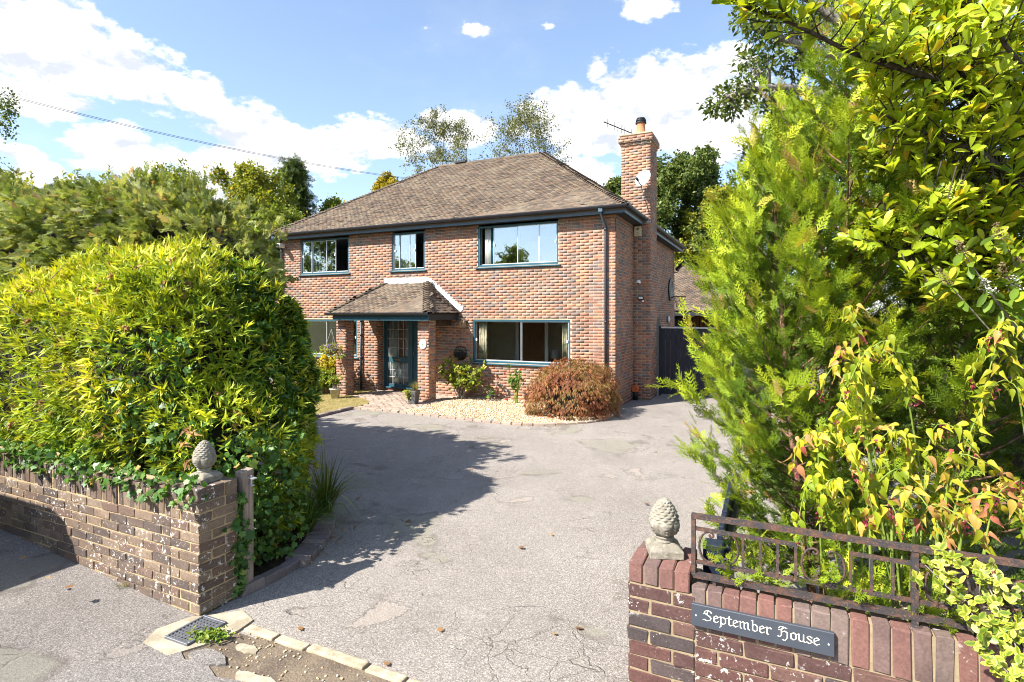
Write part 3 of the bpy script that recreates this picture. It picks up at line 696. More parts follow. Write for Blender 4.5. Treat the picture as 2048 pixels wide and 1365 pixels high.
# windows --------------------------------------------------------------
inner_m = m_plain('room_plaster', (.78, .72, .56), .9, .1, 3, .05); floor_in = m_plain('room_floor', (.12, .09, .07), .8); inner_up = m_plain('bedroom_wall', (.2, .215, .23), .9, .1, 3, .05)
def room(x0, x1, z0, z1, mat, depth=3.4):
    a, b = x0, x1; c, d = .265, depth
    MB().add([(a, c, z0), (b, c, z0), (b, d, z0), (a, d, z0), (a, c, z1), (b, c, z1), (b, d, z1), (a, d, z1)], [(0, 1, 2, 3), (4, 7, 6, 5), (3, 2, 6, 7), (0, 3, 7, 4), (1, 5, 6, 2)]).put('room', mat, house)
room(-5.15, -.3, .02, 2.55, inner_m); room(-10.8, -7.3, .02, 2.55, inner_m, 3.); room(-4.8, -.3, 2.75, 4.68, inner_up); room(-7.6, -4.9, 2.75, 4.68, inner_up, 2.6); room(-10.8, -7.75, 2.75, 4.68, inner_up); room(-7.19, -5.2, .02, 2.55, inner_m, 2.8)
def window(W, panes, glass, label=None):
    x0, x1, z0, z1 = W; z1 = min(z1, 4.66)
    f = .055; fm = MB()
    fm.box(x0, x0 + f, .015, .10, z0, z1).box(x1 - f, x1, .015, .10, z0, z1).box(x0 + f, x1 - f, .015, .10, z1 - f, z1).box(x0 + f, x1 - f, .015, .10, z0, z0 + f)
    wn = fm.put('window', teal, house); bevel(wn, .003)
    if label: wn['label'] = label
    bevel(MB().prism([(-.065, z0 - .045), (-.065, z0 - .015), (.10, z0 - .001), (.10, z0 - .045)], x0 - .065, x1 + .065, 'x').put('sill', teal, wn), .004)
    for (xa, xb, y, kind) in panes:
        s = .016; za, zb = z0 + f, z1 - f
        if kind != 'open':
            fr_ = MB().box(xa, xa + s, y, y + .022, za, zb).box(xb - s, xb, y, y + .022, za, zb).box(xa + s, xb - s, y, y + .022, za, za + s * 1.6).box(xa + s, xb - s, y, y + .022, zb - s, zb)
            fr_.put('pane_frame', alu_m, wn)
            MB().box(xa + s, xb - s, y + .008, y + .013, za + s * 1.6, zb - s).put('pane', glass, wn)
            if kind != 'fixed':
                hx = xa + .01 if kind == 'l' else xb - .05; zc = (za + zb) / 2 + .03
                bevel(MB().box(hx, hx + .04, y - .022, y - .001, zc - .035, zc + .035).put('handle', white_m, wn), .004)
        else:
            MB().box(xa, xb, y, y + .03, za, za + .02).put('track', white_m, wn)
    return wn
window(W1, [(-3.74, -3.36, .08, 'open'), (-3.36, -2.60, .075, 'l'), (-2.64, -2.02, .04, 'fixed'), (-2.02, -1.535, .045, 'r')], glass_up)
window(W2, [(-6.60, -6.42, .04, 'l'), (-6.44, -6.02, .065, 'fixed'), (-6.06, -5.85, .04, 'r'), (-5.85, -5.57, .07, 'open')], glass_up)
window(W3, [(-10.21, -9.82, .04, 'l'), (-9.84, -9.19, .065, 'fixed'), (-9.23, -8.83, .04, 'r'), (-8.83, -8.34, .07, 'open')], glass_up)
window(W4, [(-3.90, -2.50, .065, 'l'), (-2.54, -1.22, .035, 'r')], glass_lo)
window(W5, [(-10.24, -9.2, .04, 'l'), (-9.24, -8.62, .065, 'fixed'), (-8.66, -8.01, .04, 'r')], glass_lo)
# curtains and furnishings behind the glass
def curtain(x0, x1, z0, z1, y, c, label, pat=False):
    g = NT('curtain_cloth_%d' % len(bpy.data.materials)); P = g.pos(); n = g.noise(9, 4, .6, P)
    cc = g.mix(g.smooth(n, .5, .6), c, g.mix(1., c, (.45, .6, .55), 'MULTIPLY')) if pat else g.mix(.0, c, c)
    mt = g.out(g.pbr(cc, .9, spec=.1))
    V = []; F = []; n_ = 28
    for i in range(n_ + 1):
        x = x0 + (x1 - x0) * i / n_; yy = y + .035 * math.sin(i * 1.6) + .01 * math.sin(i * 4.1)
        for z in (z0, z1): p = hw(x, yy, z); V.append(tuple(p))
    F = [(2 * i, 2 * i + 2, 2 * i + 3, 2 * i + 1) for i in range(n_)]
    o = put('curtain', np_mesh('curtain', V, F, mt, True), label=label, cat='curtain'); s = o.modifiers.new('solid', 'SOLIDIFY'); s.thickness = .004
    return o
curtain(-3.86, -3.62, 1.0, 2.12, .2, (.62, .56, .4), 'cream patterned curtain at the left of the large ground-floor window', True)
curtain(-1.45, -1.22, 1.0, 2.12, .2, (.55, .5, .36), 'cream patterned curtain at the right of the large ground-floor window', True)
curtain(-3.66, -3.48, 3.6, 4.63, .16, (.75, .74, .66), 'white blind edge in the open part of the large upstairs window')
curtain(-3.50, -3.36, 3.6, 4.63, .22, (.05, .2, .28), 'dark teal curtain in the open part of the large upstairs window', True)
curtain(-10.2, -9.75, 3.6, 4.63, .3, (.6, .62, .6), 'pale curtain at the left of the left upstairs window')
curtain(-6.6, -6.35, 3.6, 4.63, .3, (.6, .62, .6), 'pale curtain in the narrow upstairs window')
for i, (a, b, c, d) in enumerate(((-7.12, -6.8, .15, 2.2), (-6.5, -6.25, .15, 2.2))): curtain(a, b, c, d, .44, (.8, .79, .76), ('pale drape at the left inside the glazed front door', 'pale drape at the right inside the glazed front door')[i])
curtain(-7.1, -6.25, .16, .84, .47, (.72, .71, .68), 'white net panel behind the lower glazing of the front door')
idr = thing('interior_door', 'brown panelled room door seen through the ground-floor window', 'door', hw(-3.45, 1.9, .02), HA)
MB().box(0, .84, 0, .04, 0, 2.02).put('leaf', door_wood, idr)
for (a, b, c, d) in ((.1, .38, .15, .9), (.46, .74, .15, .9), (.1, .38, 1.05, 1.9), (.46, .74, 1.05, 1.9)): bevel(MB().box(a, b, -.012, 0, c, d).put('panel', door_wood, idr), .01)
MB().box(-.1, 0, -.02, .04, 0, 2.1).box(.84, .94, -.02, .04, 0, 2.1).put('architrave', white_m, idr)
def armchair(x, y, rot, label, c):
    m = m_plain('upholstery_%d' % len(bpy.data.materials), c, .9, .2); t = thing('armchair', label, 'armchair', hw(x, y, .02), HA + rot)
    for nme, bx in (('seat', (-.35, .35, -.35, .3, .2, .45)), ('backrest', (-.38, .38, .25, .45, .2, 1.05)), ('armrest', (-.48, -.34, -.38, .4, .1, .65)), ('armrest', (.34, .48, -.38, .4, .1, .65))):
        bevel(MB().box(*bx).put(nme, m, t), .06, 3)
    for sx in (-.38, .38):
        for sy in (-.3, .35): MB().lathe([(.025, 0), (.03, .12)], 10, (sx, sy, 0)).put('leg', door_wood, t)
armchair(-1.9, 2.3, .2, 'dark armchair near the middle of the ground-floor room', (.02, .018, .02)); armchair(-1.15, 1.4, -.4, 'dark navy armchair at the right of the ground-floor room', (.02, .022, .035))
lp = thing('table_lamp', 'white table lamp at the back of the ground-floor room', 'lamp', hw(-2.6, 2.6, .02), HA)
MB().lathe([(.16, 0), (.16, .02), (.02, .04), (.02, 1.0)], 14).put('stand', black_m, lp, True); MB().lathe([(.16, .95), (.11, 1.2)], 16, cap=False).put('lamp_shade', white_m, lp, True)

# front door -----------------------------------------------------------
def fdoor():
    y = .275; fmb = MB(); x0, x1, z0, z1 = -7.20, -5.25, .1, 2.26
    fmb.box(x0, x0 + .07, y, y + .1, z0, z1).box(x1 - .07, x1, y, y + .1, z0, z1).box(x0 + .07, x1 - .07, y, y + .1, z1 - .07, z1).box(-6.22, -6.14, y, y + .1, z0 + .04, z1 - .07).box(x0 + .07, x1 - .07, y - .06, y + .1, z0, z0 + .04)
    d = fmb.put('door_frame', teal, house); bevel(d, .004)
    st = .075; xa, xb = x0 + .075, -6.225; za, zb = z0 + .045, z1 - .075
    leaf = MB().box(xa, xa + st, y + .02, y + .07, za, zb).box(xb - st, xb, y + .02, y + .07, za, zb).box(xa + st, xb - st, y + .02, y + .07, zb - st, zb).box(xa + st, xb - st, y + .02, y + .07, za, za + st).box(xa + st, xb - st, y + .02, y + .07, .86, 1.02)
    lf = leaf.put('door', teal, house); lf['label'] = 'glazed teal front door with leaded panes'; bevel(lf, .003)
    for (p, q) in ((za + st, .86), (1.02, zb - st)):
        MB().box(xa + st, xb - st, y + .042, y + .047, p, q).put('pane', glass_door, lf)
        nx = 4; nz = 4 if p > .9 else 3
        for i in range(1, nx): xx = xa + st + (xb - xa - 2 * st) * i / nx; MB().box(xx - .007, xx + .007, y + .034, y + .05, p, q).put('lead_bar', leadgrey_m, lf)
        for i in range(1, nz): zz = p + (q - p) * i / nz; MB().box(xa + st, xb - st, y + .034, y + .052, zz - .007, zz + .007).put('lead_bar', leadgrey_m, lf)
    bevel(MB().box(-6.8, -6.58, y + .01, y + .02, .915, .965).put('letter_box', m_plain('brass', (.3, .24, .14), .35, .1, 5, 0, metal=.8), lf), .004)
    dl = MB().box(-6.135, -5.325, y + .04, y + .08, z0 + .045, z1 - .075).put('door', teal, house); dl['label'] = 'solid panelled teal front door'
    for (a, b, c, e) in ((-6.04, -5.78, .3, .95), (-5.68, -5.42, .3, .95), (-6.04, -5.78, 1.15, 2.0), (-5.68, -5.42, 1.15, 2.0)):
        bevel(MB().box(a, b, y + .025, y + .04, c, e).put('panel', teal, dl), .012)
    MB().tube([(-6.08, y + .04, 1.1), (-6.08, y - .0, 1.1), (-6.08, y - .0, 1.2)], .012, 8).put('handle', bpy.data.materials['brass'], dl, True)
fdoor()
# porch ----------------------------------------------------------------
for px in (-7.62, -4.88):
    pm = MB().box(px + .006, px + .331, -1.244, -.92, -.1, 2.13).put('porch_pillar', mortar_h, house)
    b = Bricks()
    b.face(course_rects(0, .337, 0, 2.14, []), (px, -1.25 + .006, 0), (1, 0, 0), (0, -1, 0)); b.face(course_rects(0, .337, 0, 2.14, [], phase=1), (px + .331, -1.25, 0), (0, 1, 0), (1, 0, 0)); b.face(course_rects(0, .337, 0, 2.14, [], phase=1), (px + .006, -1.25, 0), (0, 1, 0), (-1, 0, 0)); b.face(course_rects(0, .337, 0, 2.14, []), (px, -.92, 0), (1, 0, 0), (0, 1, 0))
    b.done(pm, brick_house, 30, CL)
PX0, PX1, PY, PZ = -7.60, -4.38, -1.52, 2.33; TX0, TX1, TZ = -6.86, -5.40, 3.19
pr = MB().add([(PX0, PY, PZ - .05), (PX1, PY, PZ - .05), (PX1, -.01, PZ - .05), (PX0, -.01, PZ - .05), (TX0, -.01, TZ - .05), (TX1, -.01, TZ - .05)], [(0, 1, 5, 4), (1, 2, 5), (3, 0, 4), (0, 3, 2, 1), (2, 3, 4, 5)]).put('porch_roof', tile_m, house)
t2 = Tiles(); Lp = math.hypot(PY, TZ - PZ); t2.slope((0, PY - .03, PZ), (1, 0, 0), unit((0, -PY, TZ - PZ)), Lp, lambda s: (PX0 + (TX0 - PX0) * s / Lp, PX1 + (TX1 - PX1) * s / Lp))
Lp2 = math.hypot(PX1 - TX1, TZ - PZ); t2.slope((PX1 + .03, 0, PZ), (0, 1, 0), unit((TX1 - PX1, 0, TZ - PZ)), Lp2, lambda s: (PY + (-.02 - PY) * s / Lp2, -.02)); 
Lp3 = math.hypot(PX0 - TX0, TZ - PZ); t2.slope((PX0 - .03, 0, PZ), (0, -1, 0), unit((TX0 - PX0, 0, TZ - PZ)), Lp3, lambda s: (.02, -PY + (.02 + PY) * s / Lp3))
t2.done(pr, tile_m, 100, CL)
npf = unit((0, -(TZ - PZ), -PY)); npr = unit((TZ - PZ, 0, PX1 - TX1)); npl = unit((-(TZ - PZ), 0, TX0 - PX0))
hip_run(pr, (PX1, PY, PZ), (TX1, -.02, TZ), npf, npr, .125, scale=1.15); hip_run(pr, (PX0, PY, PZ), (TX0, -.02, TZ), npf, npl, .125, scale=1.)
bevel(MB().box(PX0 + .06, PX1 - .02, PY + .04, PY + .065, 2.125, 2.28).put('porch_fascia', teal, house), .004)
MB().box(PX1 - .045, PX1 - .02, PY + .065, 0, 2.14, 2.28).put('porch_fascia', soffit_m, house); MB().box(PX0 + .06, PX0 + .085, PY + .065, 0, 2.14, 2.28).put('porch_fascia', soffit_m, house)
MB().box(PX0 + .085, PX1 - .045, PY + .065, -.01, 2.145, 2.16).put('porch_ceiling', m_wood('dark_timber', (.05, .035, .025), (.09, .06, .04)), house)
MB().box(-4.80, -4.62, -.92, -.01, 1.98, 2.14).put('porch_beam', bpy.data.materials['dark_timber'], house)
gutter(house, (PX0 - .12, PY - .032, 2.335), (PX1 + .04, PY - .032, 2.335), (0, -1, 0))
bevel(MB().prism([(-.06, TZ - .02), (-.02, TZ + .15), (-.008, TZ + .15), (-.008, TZ - .02)], TX0 - .06, TX1 + .03, 'x').put('porch_flashing', lead_m, house), .003)
pf = Vector((TX1 - .02, 0, TZ + .02)); qf = Vector((PX1 + .06, 0, PZ + .02)); df = (qf - pf).normalized(); nfv = Vector((-df.z, 0, df.x)) * -1
if nfv.z < 0: nfv = -nfv
MB().hexa([pf + Vector((0, -.03, 0)), qf + Vector((0, -.03, 0)), qf + Vector((0, -.008, 0)), pf + Vector((0, -.008, 0)), pf + nfv * .1 + Vector((0, -.022, 0)), qf + nfv * .1 + Vector((0, -.022, 0)), qf + nfv * .1 + Vector((0, -.008, 0)), pf + nfv * .1 + Vector((0, -.008, 0))]).put('porch_flashing', lead_m, house)
nT = 13; Lf = (qf - pf).length
for i in range(nT):
    c0 = pf + df * (Lf * i / nT) + nfv * .09; c1 = pf + df * (Lf * (i + 1) / nT - .006) + nfv * .09
    MB().prism([(c0.x, c0.z), (c1.x, c1.z), (c1.x + .03, c0.z + .01), (c0.x + .03, c0.z + .03)][::-1], -.019, -.008, 'y').put('flashing_step', lead_m, house)

# ------------------------------------------------------------------ garden walls
def brickset(mat, tag):
    d = {}
    for k, (a, b, c) in dict(st=(.215, .1025, .065), hd=(.1025, .1025, .065), so=(.065, .1025, .215), ro=(.068, .215, .1025), rh=(.068, .1025, .1025), h2=(.16, .1025, .065)).items():
        d[k] = [bev_brick('brick', a, b, c, mat, i * 7 + len(k), .0045, .002) for i in range(4)]
    return d
BL = brickset(brick_left, 'l'); BR = brickset(brick_right, 'r'); BC = brickset(brick_cap, 'c')
def lay(root, S, k, x, y, z, rz=0., j=.0016):
    o = put('brick', S[k][random.randrange(4)], root); o.location = (x + random.gauss(0, j), y + random.gauss(0, j), z + random.gauss(0, j)); f = random.choice((0, PI))
    o.rotation_euler = (random.gauss(0, .006), random.gauss(0, .006), rz + f + random.gauss(0, .006)); return o
def pier(root, S, x0, top, n, s=1):   # 1.5-brick square pier whose front-left corner is x0, courses downward from top
    for k in range(n):
        z = top - .075 * (k + .5)
        if k % 2 == 0:
            lay(root, S, 'st', x0 + .1075, .051, z); lay(root, S, 'st', x0 + .2788, .1075, z, PI / 2); lay(root, S, 'hd', x0 + .2788, .2788, z); lay(root, S, 'hd', x0 + .051, .166, z); lay(root, S, 'st', x0 + .1075, .2788, z)
        else:
            lay(root, S, 'hd', x0 + .051, .051, z); lay(root, S, 'st', x0 + .2225, .051, z); lay(root, S, 'st', x0 + .2788, .2225, z, PI / 2); lay(root, S, 'st', x0 + .051, .2225, z, PI / 2)
lwall = thing('garden_wall', 'lichened brown brick garden wall with soldier capping under the ivy', 'wall', LO, HA)
MB().box(-.324, -.006, .006, .324, -.1, .85).box(-.32, -.012, .012, .32, .85, .945).box(-6, -.326, .009, .21, -.1, .90).put('mortar', mortar_l, lwall)
pier(lwall, BL, -.33, .85, 12)
for i in range(4):
    lay(lwall, BL, 'ro', -.33 + .036 + i * .0855, .1085, .906); lay(lwall, BL, 'rh', -.33 + .036 + i * .0855, .276, .906)
x = -.372
while x > -4.4: lay(lwall, BL, 'so', x, .055, .8135 + random.gauss(0, .003)); x -= .0755
for k in range(10):
    z = .70 - .075 * (k + .5); x = -.335 - .1075 + (k % 2) * .1125
    if k % 2: lay(lwall, BL, 'hd', -.39, .052, z); x = -.335 - .1125 - .11
    while x > -4.5:
        if z > rise(x) - .06: lay(lwall, BL, 'st', x, .052, z)
        x -= .225
rwall = thing('garden_wall', 'plum brick garden wall and pier carrying the slate name sign', 'wall', RO, HA)
MB().box(.006, .324, .006, .324, -.1, .855).box(.012, .30, .012, .32, .855, .95).box(.326, 4.2, .009, .10, -.1, .885).put('mortar', mortar_r, rwall)
pier(rwall, BR, 0., .855, 12)
for i in range(4): lay(rwall, BC, 'ro', .037 + i * .0775, .1085, .911); lay(rwall, BC, 'rh', .037 + i * .0775, .277, .905)
x = .352
while x < 3.0: lay(rwall, BC, 'so', x, .053, .7925 + random.gauss(0, .002)); x += .0762
for k in range(9):
    z = .68 - .075 * (k + .5); x = .335 + .1075 + (k % 2) * .1125
    if k % 2: lay(rwall, BR, 'hd', .387, .052, z); x = .335 + .1125 + .11
    while x < 3.0: lay(rwall, BR, 'st', x, .052, z); x += .225
# stone finials -----------------------------------------------------------
def finial(loc, label, rot, s=1.):
    t = thing('stone_finial', label, 'finial', loc, HA + rot)
    o = MB().lathe([(.142, 0), (.142, .045), (.132, .052), (.105, .07), (.07, .082)], 4).put('plinth', stone_m, t); o.rotation_euler = (0, 0, PI / 4); bevel(o, .005, 2)
    MB().lathe([(.06, .08), (.052, .088), (.05, .1), (.058, .106), (.058, .114)], 24).put('neck', stone_m, t, True)
    nt, nz = 72, 60; V = []; H0, H1 = .108, .345
    for j in range(nz + 1):
        tt = j / nz; z = H0 + (H1 - H0) * tt
        r = .083 * max(0., math.sin(PI * min(1, (tt * .93 + .07)) ** .82)) ** .72 if tt < .999 else 0
        for i in range(nt):
            th = 2 * PI * i / nt
            if tt > .42:
                rows = 8.5; q = (tt - .42) / .58 * rows; row = math.floor(q); b = q - row; a = (th / (2 * PI) * 11 + row * .5) % 1 - .5
                d = .016 * max(0, 1 - abs(a) * 2.1) ** .6 * (1 - b) * (1 if tt < .96 else .4) - .002
                c2 = (th / (2 * PI) * 11 + row * .5 + .5) % 1 - .5; d = max(d, .007 * max(0, 1 - abs(c2) * 2.1) * max(0, b - .35))
            else:
                a = (th / (2 * PI) * 6) % 1 - .5; rad = math.hypot(a * 1.15, (tt - .2) * 2.6)
                d = .014 * max(0, 1 - abs(a) * 2.0) ** .5 * min(1, tt / .1)
                d += .008 * math.cos(rad * 26) * max(0, 1 - rad / .34)
                if tt > .36: d *= (1 - (tt - .36) / .06 * .6)
            rr_ = max(0, r + (d if tt < .99 else 0)); V.append((rr_ * math.cos(th), rr_ * math.sin(th), z))
    F = [(j * nt + i, j * nt + (i + 1) % nt, (j + 1) * nt + (i + 1) % nt, (j + 1) * nt + i) for j in range(nz) for i in range(nt)]
    put('cone', np_mesh('cone', V, F, stone_m, True), t)
    t.scale = (s, s, s)
finial(lw(-.185, .175, .955), 'carved stone pine-cone finial on the left wall pier below the ivy', .1, .93)
finial(rw(.15, .19, .962), 'carved stone pine-cone finial on the right pier beside the iron railing', .35, .88)
# slate sign ---------------------------------------------------------------
sg = thing('name_sign', 'dark slate house sign lettered September House on the plum brick wall', 'sign', rw(.32, -.014, .72), HA)
bevel(MB().box(0, .615, -.014, .006, 0, .108).put('slate_plate', slate_m, sg), .0025)
for x in (.022, .592): MB().lathe([(.0045, 0), (.004, .002)], 12).put('screw', alu_m, sg, loc=(x, -.0141, .054)).rotation_euler = (R(90), 0, 0)
GL = {
 'S': (1.12, [[(.98, 1.18), (.82, 1.42), (.5, 1.5), (.2, 1.32), (.16, 1.08), (.42, .88), (.78, .68), (.92, .42), (.78, .12), (.45, -.02), (.12, .14), (0, .02)], [(.52, 1.4), (.46, .98)], [(.16, 1.08), (.05, .9)]]),
 'e': (.74, [[(.62, .22), (.36, 0), (.12, .18), (.12, .78), (.38, 1.), (.6, .78), (.2, .48)]]),
 'p': (.82, [[(.0, .92), (.16, 1.02), (.16, -.42), (.02, -.52)], [(.16, .8), (.44, 1.), (.68, .8), (.68, .2), (.44, 0), (.16, .16)]]),
 't': (.62, [[(.26, 1.3), (.26, .16), (.42, 0), (.6, .16)], [(.02, .98), (.55, .98)]]),
 'm': (1.3, [[(.0, .9), (.14, 1.), (.14, .1), (.26, 0)], [(.18, .78), (.42, 1.), (.56, .86), (.56, .1), (.68, 0)], [(.6, .78), (.84, 1.), (.98, .86), (.98, .12), (1.14, .02)]]),
 'b': (.8, [[(.04, 1.42), (.16, 1.5), (.16, .16), (.42, 0), (.66, .2), (.66, .76), (.42, 1.), (.18, .8)]]),
 'r': (.66, [[(.0, .9), (.15, 1.), (.15, .1), (.3, 0)], [(.18, .76), (.42, 1.), (.6, .84)]]),
 'H': (1.2, [[(.08, 1.22), (.2, 1.46), (.46, 1.5), (.52, 1.26), (.3, 1.02), (.1, 1.0)], [(.46, 1.5), (.9, 1.36)], [(.36, 1.2), (.36, .3), (.18, .04), (.0, .12)], [(.36, .72), (.68, .98), (.96, .8), (.96, .1), (.72, -.34), (.5, -.28)]]),
 'o': (.78, [[(.4, 1.), (.12, .78), (.12, .2), (.38, 0), (.66, .22), (.66, .8), (.4, 1.)]]),
 'u': (.86, [[(.0, .9), (.15, 1.), (.15, .2), (.36, 0), (.62, .2)], [(.62, 1.), (.62, .12), (.78, 0)]]),
 's': (.7, [[(.6, .82), (.36, 1.), (.12, .8), (.22, .6), (.5, .44), (.6, .22), (.34, 0), (.06, .16)]]),
 ' ': (.62, [])}
tot = sum(GL[c][0] for c in 'September House'); SX = .505 / tot; SZ = .0335; xo = .055; k = 0
nib = (.06 * SX, .052 * SZ)
for ch in 'September House':
    adv, strokes = GL[ch]; letters = MB()
    for st in strokes:
        for a, b in zip(st[:-1], st[1:]):
            p = (xo + a[0] * SX, .039 + a[1] * SZ); q = (xo + b[0] * SX, .039 + b[1] * SZ); pts = []
            for c in (p, q):
                for sx_, sz_ in ((-1, -.75), (1, .75), (-.35, .45), (.35, -.45)): pts.append((c[0] + sx_ * nib[0], c[1] + sz_ * nib[1]))
            pts = sorted(set(pts)); 
            def half(P):
                h = []
                for pt in P:
                    while len(h) > 1 and (h[-1][0] - h[-2][0]) * (pt[1] - h[-2][1]) - (h[-1][1] - h[-2][1]) * (pt[0] - h[-2][0]) <= 0: h.pop()
                    h.append(pt)
                return h
            hull = half(pts)[:-1] + half(pts[::-1])[:-1]; k += 1
            letters.prism(hull, -.0150 - .00002 * (k % 40), -.0142, 'y')
    if strokes: letters.put('letter', letter_m, sg)
    xo += adv * SX
# iron railing -------------------------------------------------------------
rl = thing('iron_railing', 'rusty wrought-iron railing with scrolls on the plum brick wall', 'railing', rw(0, .055, 0), HA)
def rail(name, p, q, w=.022, h=.022): return MB().bar((p[0], 0, p[1]), (q[0], 0, q[1]), w, h).put(name, rust_m, rl)
rail('rail', (.31, 1.235), (3., 1.235), .034, .022); rail('rail', (.31, .938), (3., .938), .03, .024)
rail('rail', (.33, 1.005), (3., 1.003), .016, .017)
rail('rail', (.33, 1.172), (.785, 1.168), .016, .016); rail('rail', (1.0, 1.168), (1.46, 1.165), .016, .016); rail('rail', (1.66, 1.165), (2.1, 1.165), .016, .016)
rail('post', (.32, .938), (.32, 1.235), .02, .026); rail('post', (1.245, .89), (1.245, 1.225), .026, .026); rail('post', (2.17, .89), (2.17, 1.225), .026, .026); rail('foot', (.42, .885), (.42, .93), .016, .016)
MB().lathe([(.035, .888), (.03, .9), (.012, .905)], 10, (1.245, 0, 0)).put('foot', rust_m, rl)
for x in (.552, .63, .705, .782, 1.005, 1.085, 1.165, 1.46, 1.54, 1.66, 1.74, 1.9): rail('bar', (x, 1.005), (x, 1.168), .012, .015)
def scroll(cx, zm, h, w, d):         # C-scroll: a long spine curling in at both ends, opening towards d
    n = 90; ss = np.linspace(0, 1, n); kap = .55 + 11. * ss ** 3.2; th = np.cumsum(kap) / n; th = th * (R(400) / th[-1])
    x = np.cumsum(np.sin(th)) / n; z = np.cumsum(np.cos(th)) / n; k = (h / 2) / z.max(); x = x * k * 1.1; z = z * k
    path = [(cx - d * w / 2 + d * a, 0, zm + b) for a, b in zip(x[::-1], z[::-1])] + [(cx - d * w / 2 + d * a, 0, zm - b) for a, b in zip(x, z)]
    MB().tube(path[::3], .0058, 6).put('scroll', rust_m, rl, True)
zm = 1.088
scroll(.375, zm, .15, .055, 1); scroll(.505, zm + .005, .15, .05, -1); scroll(.835, zm, .15, .055, 1); scroll(.955, zm, .15, .055, -1); scroll(1.31, zm, .15, .055, 1); scroll(1.41, zm, .15, .055, -1); scroll(1.59, zm, .15, .05, 1)
# gate posts and gates -----------------------------------------------------
gp_ = thing('gate_post', 'weathered grey oak gate post beside the ivy and left pier', 'post', lw(-.105, .385, 0), HA)
bevel(MB().add([(0, 0, -.1), (.10, 0, -.1), (.10, .1, -.1), (0, .1, -.1), (0, 0, .985), (.10, 0, .985), (.10, .1, 1.0), (0, .1, 1.0)], BOXF).put('shaft', post_wood, gp_), .008, 2)
galv = m_plain('galvanised_steel', (.5, .51, .52), .4, .2, 20, .2, metal=.6)
hb = MB().bar((.1, .05, .935), (.175, .05, .935), .035, .008).bar((.1, .05, .875), (.15, .05, .875), .03, .008).tube([(.13, .05, .87), (.13, .05, .955)], .007, 8).put('hinge_bracket', galv, gp_)
ng = thing('timber_gate', 'navy painted timber gate standing open beside the right pier', 'gate', rw(.36, .36, 0), HA)
bevel(MB().box(-.03, .075, .0, .105, -.1, .98).put('post', navy_paint, ng), .006)
for i in range(9): bevel(MB().box(.03, .062, .14 + i * .118, .252 + i * .118, .08, .99 + .05 * math.sin(i / 8 * PI / 2)).put('board', navy_paint, ng), .004)
for z in (.2, .82): bevel(MB().box(.062, .1, .14, 1.2, z, z + .1).put('ledge', navy_paint, ng), .004)
MB().bar((.02, .09, .9), (.03, .5, .9), .008, .04).put('strap_hinge', black_m, ng)
# side gate -----------------------------------------------------------------
sgt = thing('side_gate', 'tall black boarded gate closing the passage beside the chimney', 'gate', hw(.5, 2.78, 0), HA)
x = .06; i = 0
while x < 3.1:
    z1 = 1.90; w_ = .128; bevel(MB().box(x, x + w_, random.uniform(-.003, .003), .03, .05, z1).put('board', navy_gate, sgt), .005); x += w_ + .006
MB().box(.0, .055, -.02, .08, 0, 1.97).box(3.1, 3.2, -.02, .08, 0, 1.97).put('post', navy_gate, sgt)
MB().box(.06, 3.1, -.012, .042, 1.90, 1.93).put('top_rail', galv, sgt)
for z in (.3, 1.6): MB().box(.06, 3.1, .03, .07, z, z + .12).put('ledge', navy_gate, sgt)

# ------------------------------------------------------------------ fittings on and around the house
def ht(name, label, cat, x, y, z, rot=0., group=None): return thing(name, label, cat, hw(x, y, z), HA + rot, group)
sdoor = MB().box(.0, .02, 4.65, 5.55, .05, 2.17).put('door', black_m, house); sdoor['label'] = 'dark side door behind the boarded gate'
MB().tube([(.022, 5.45, 1.05), (.06, 5.45, 1.05), (.06, 5.35, 1.05)], .01, 8).put('handle', alu_m, sdoor)
al = ht('alarm_box', 'cream burglar alarm box high on the chimney breast', 'alarm', .125, 1.82, 4.39)
bevel(MB().box(-.095, .095, -.06, 0, 0, .27).put('case', cream_m, al), .012, 2)
MB().box(-.045, .045, -.0615, -.06, .165, .175).box(-.05, -.03, -.0615, -.06, .18, .215).box(-.015, .01, -.0615, -.06, .18, .215).box(.025, .045, -.0615, -.06, .18, .215).box(-.02, .02, -.0615, -.06, .09, .1).box(-.04, .04, -.0615, -.06, .05, .056).put('print', black_m, al)
dc = ht('security_camera', 'white dome security camera on the chimney breast', 'camera', .16, 1.82, 3.1, group='security cameras on the house')
MB().lathe([(.02, 0), (.05, .01), (.062, .04), (.05, .09), (.02, .11)], 18, (0, -.11, 0)).put('housing', white_m, dc, True); MB().lathe([(.035, -.02), (.048, 0), (.045, .03)], 16, (0, -.12, .02)).put('lens_dome', black_m, dc, True); MB().tube([(0, 0, .06), (0, -.06, .06)], .02, 8).put('arm', white_m, dc)
fc = ht('security_light', 'black and white floodlight camera below the dome camera on the chimney', 'light', .22, 1.82, 2.68)
bevel(MB().box(-.07, .07, -.1, -.03, .0, .09).put('head', black_m, fc), .01); MB().box(-.055, .055, -.103, -.1, .02, .075).put('diffuser', white_m, fc); MB().tube([(-.1, 0, .03), (-.1, -.05, .03), (-.05, -.06, .04)], .014, 8).put('arm', black_m, fc)
MB().lathe([(.022, 0), (.03, .03), (.02, .05)], 12, (.05, -.07, -.06)).put('sensor', white_m, fc, True)
bc = ht('security_camera', 'white bullet security camera at the left end of the eaves', 'camera', -10.93, -.03, 4.42, .25, group='security cameras on the house')
MB().tube([(0, 0, .06), (0, -.1, .06)], .02, 8).put('arm', black_m, bc); o = bevel(MB().box(-.06, .06, -.36, -.06, .02, .14).put('housing', white_m, bc), .02, 2); MB().lathe([(.04, 0), (.042, .015), (.02, .016)], 16).put('lens', black_m, bc, loc=(0, -.36, .07)).rotation_euler = (R(90), 0, 0)
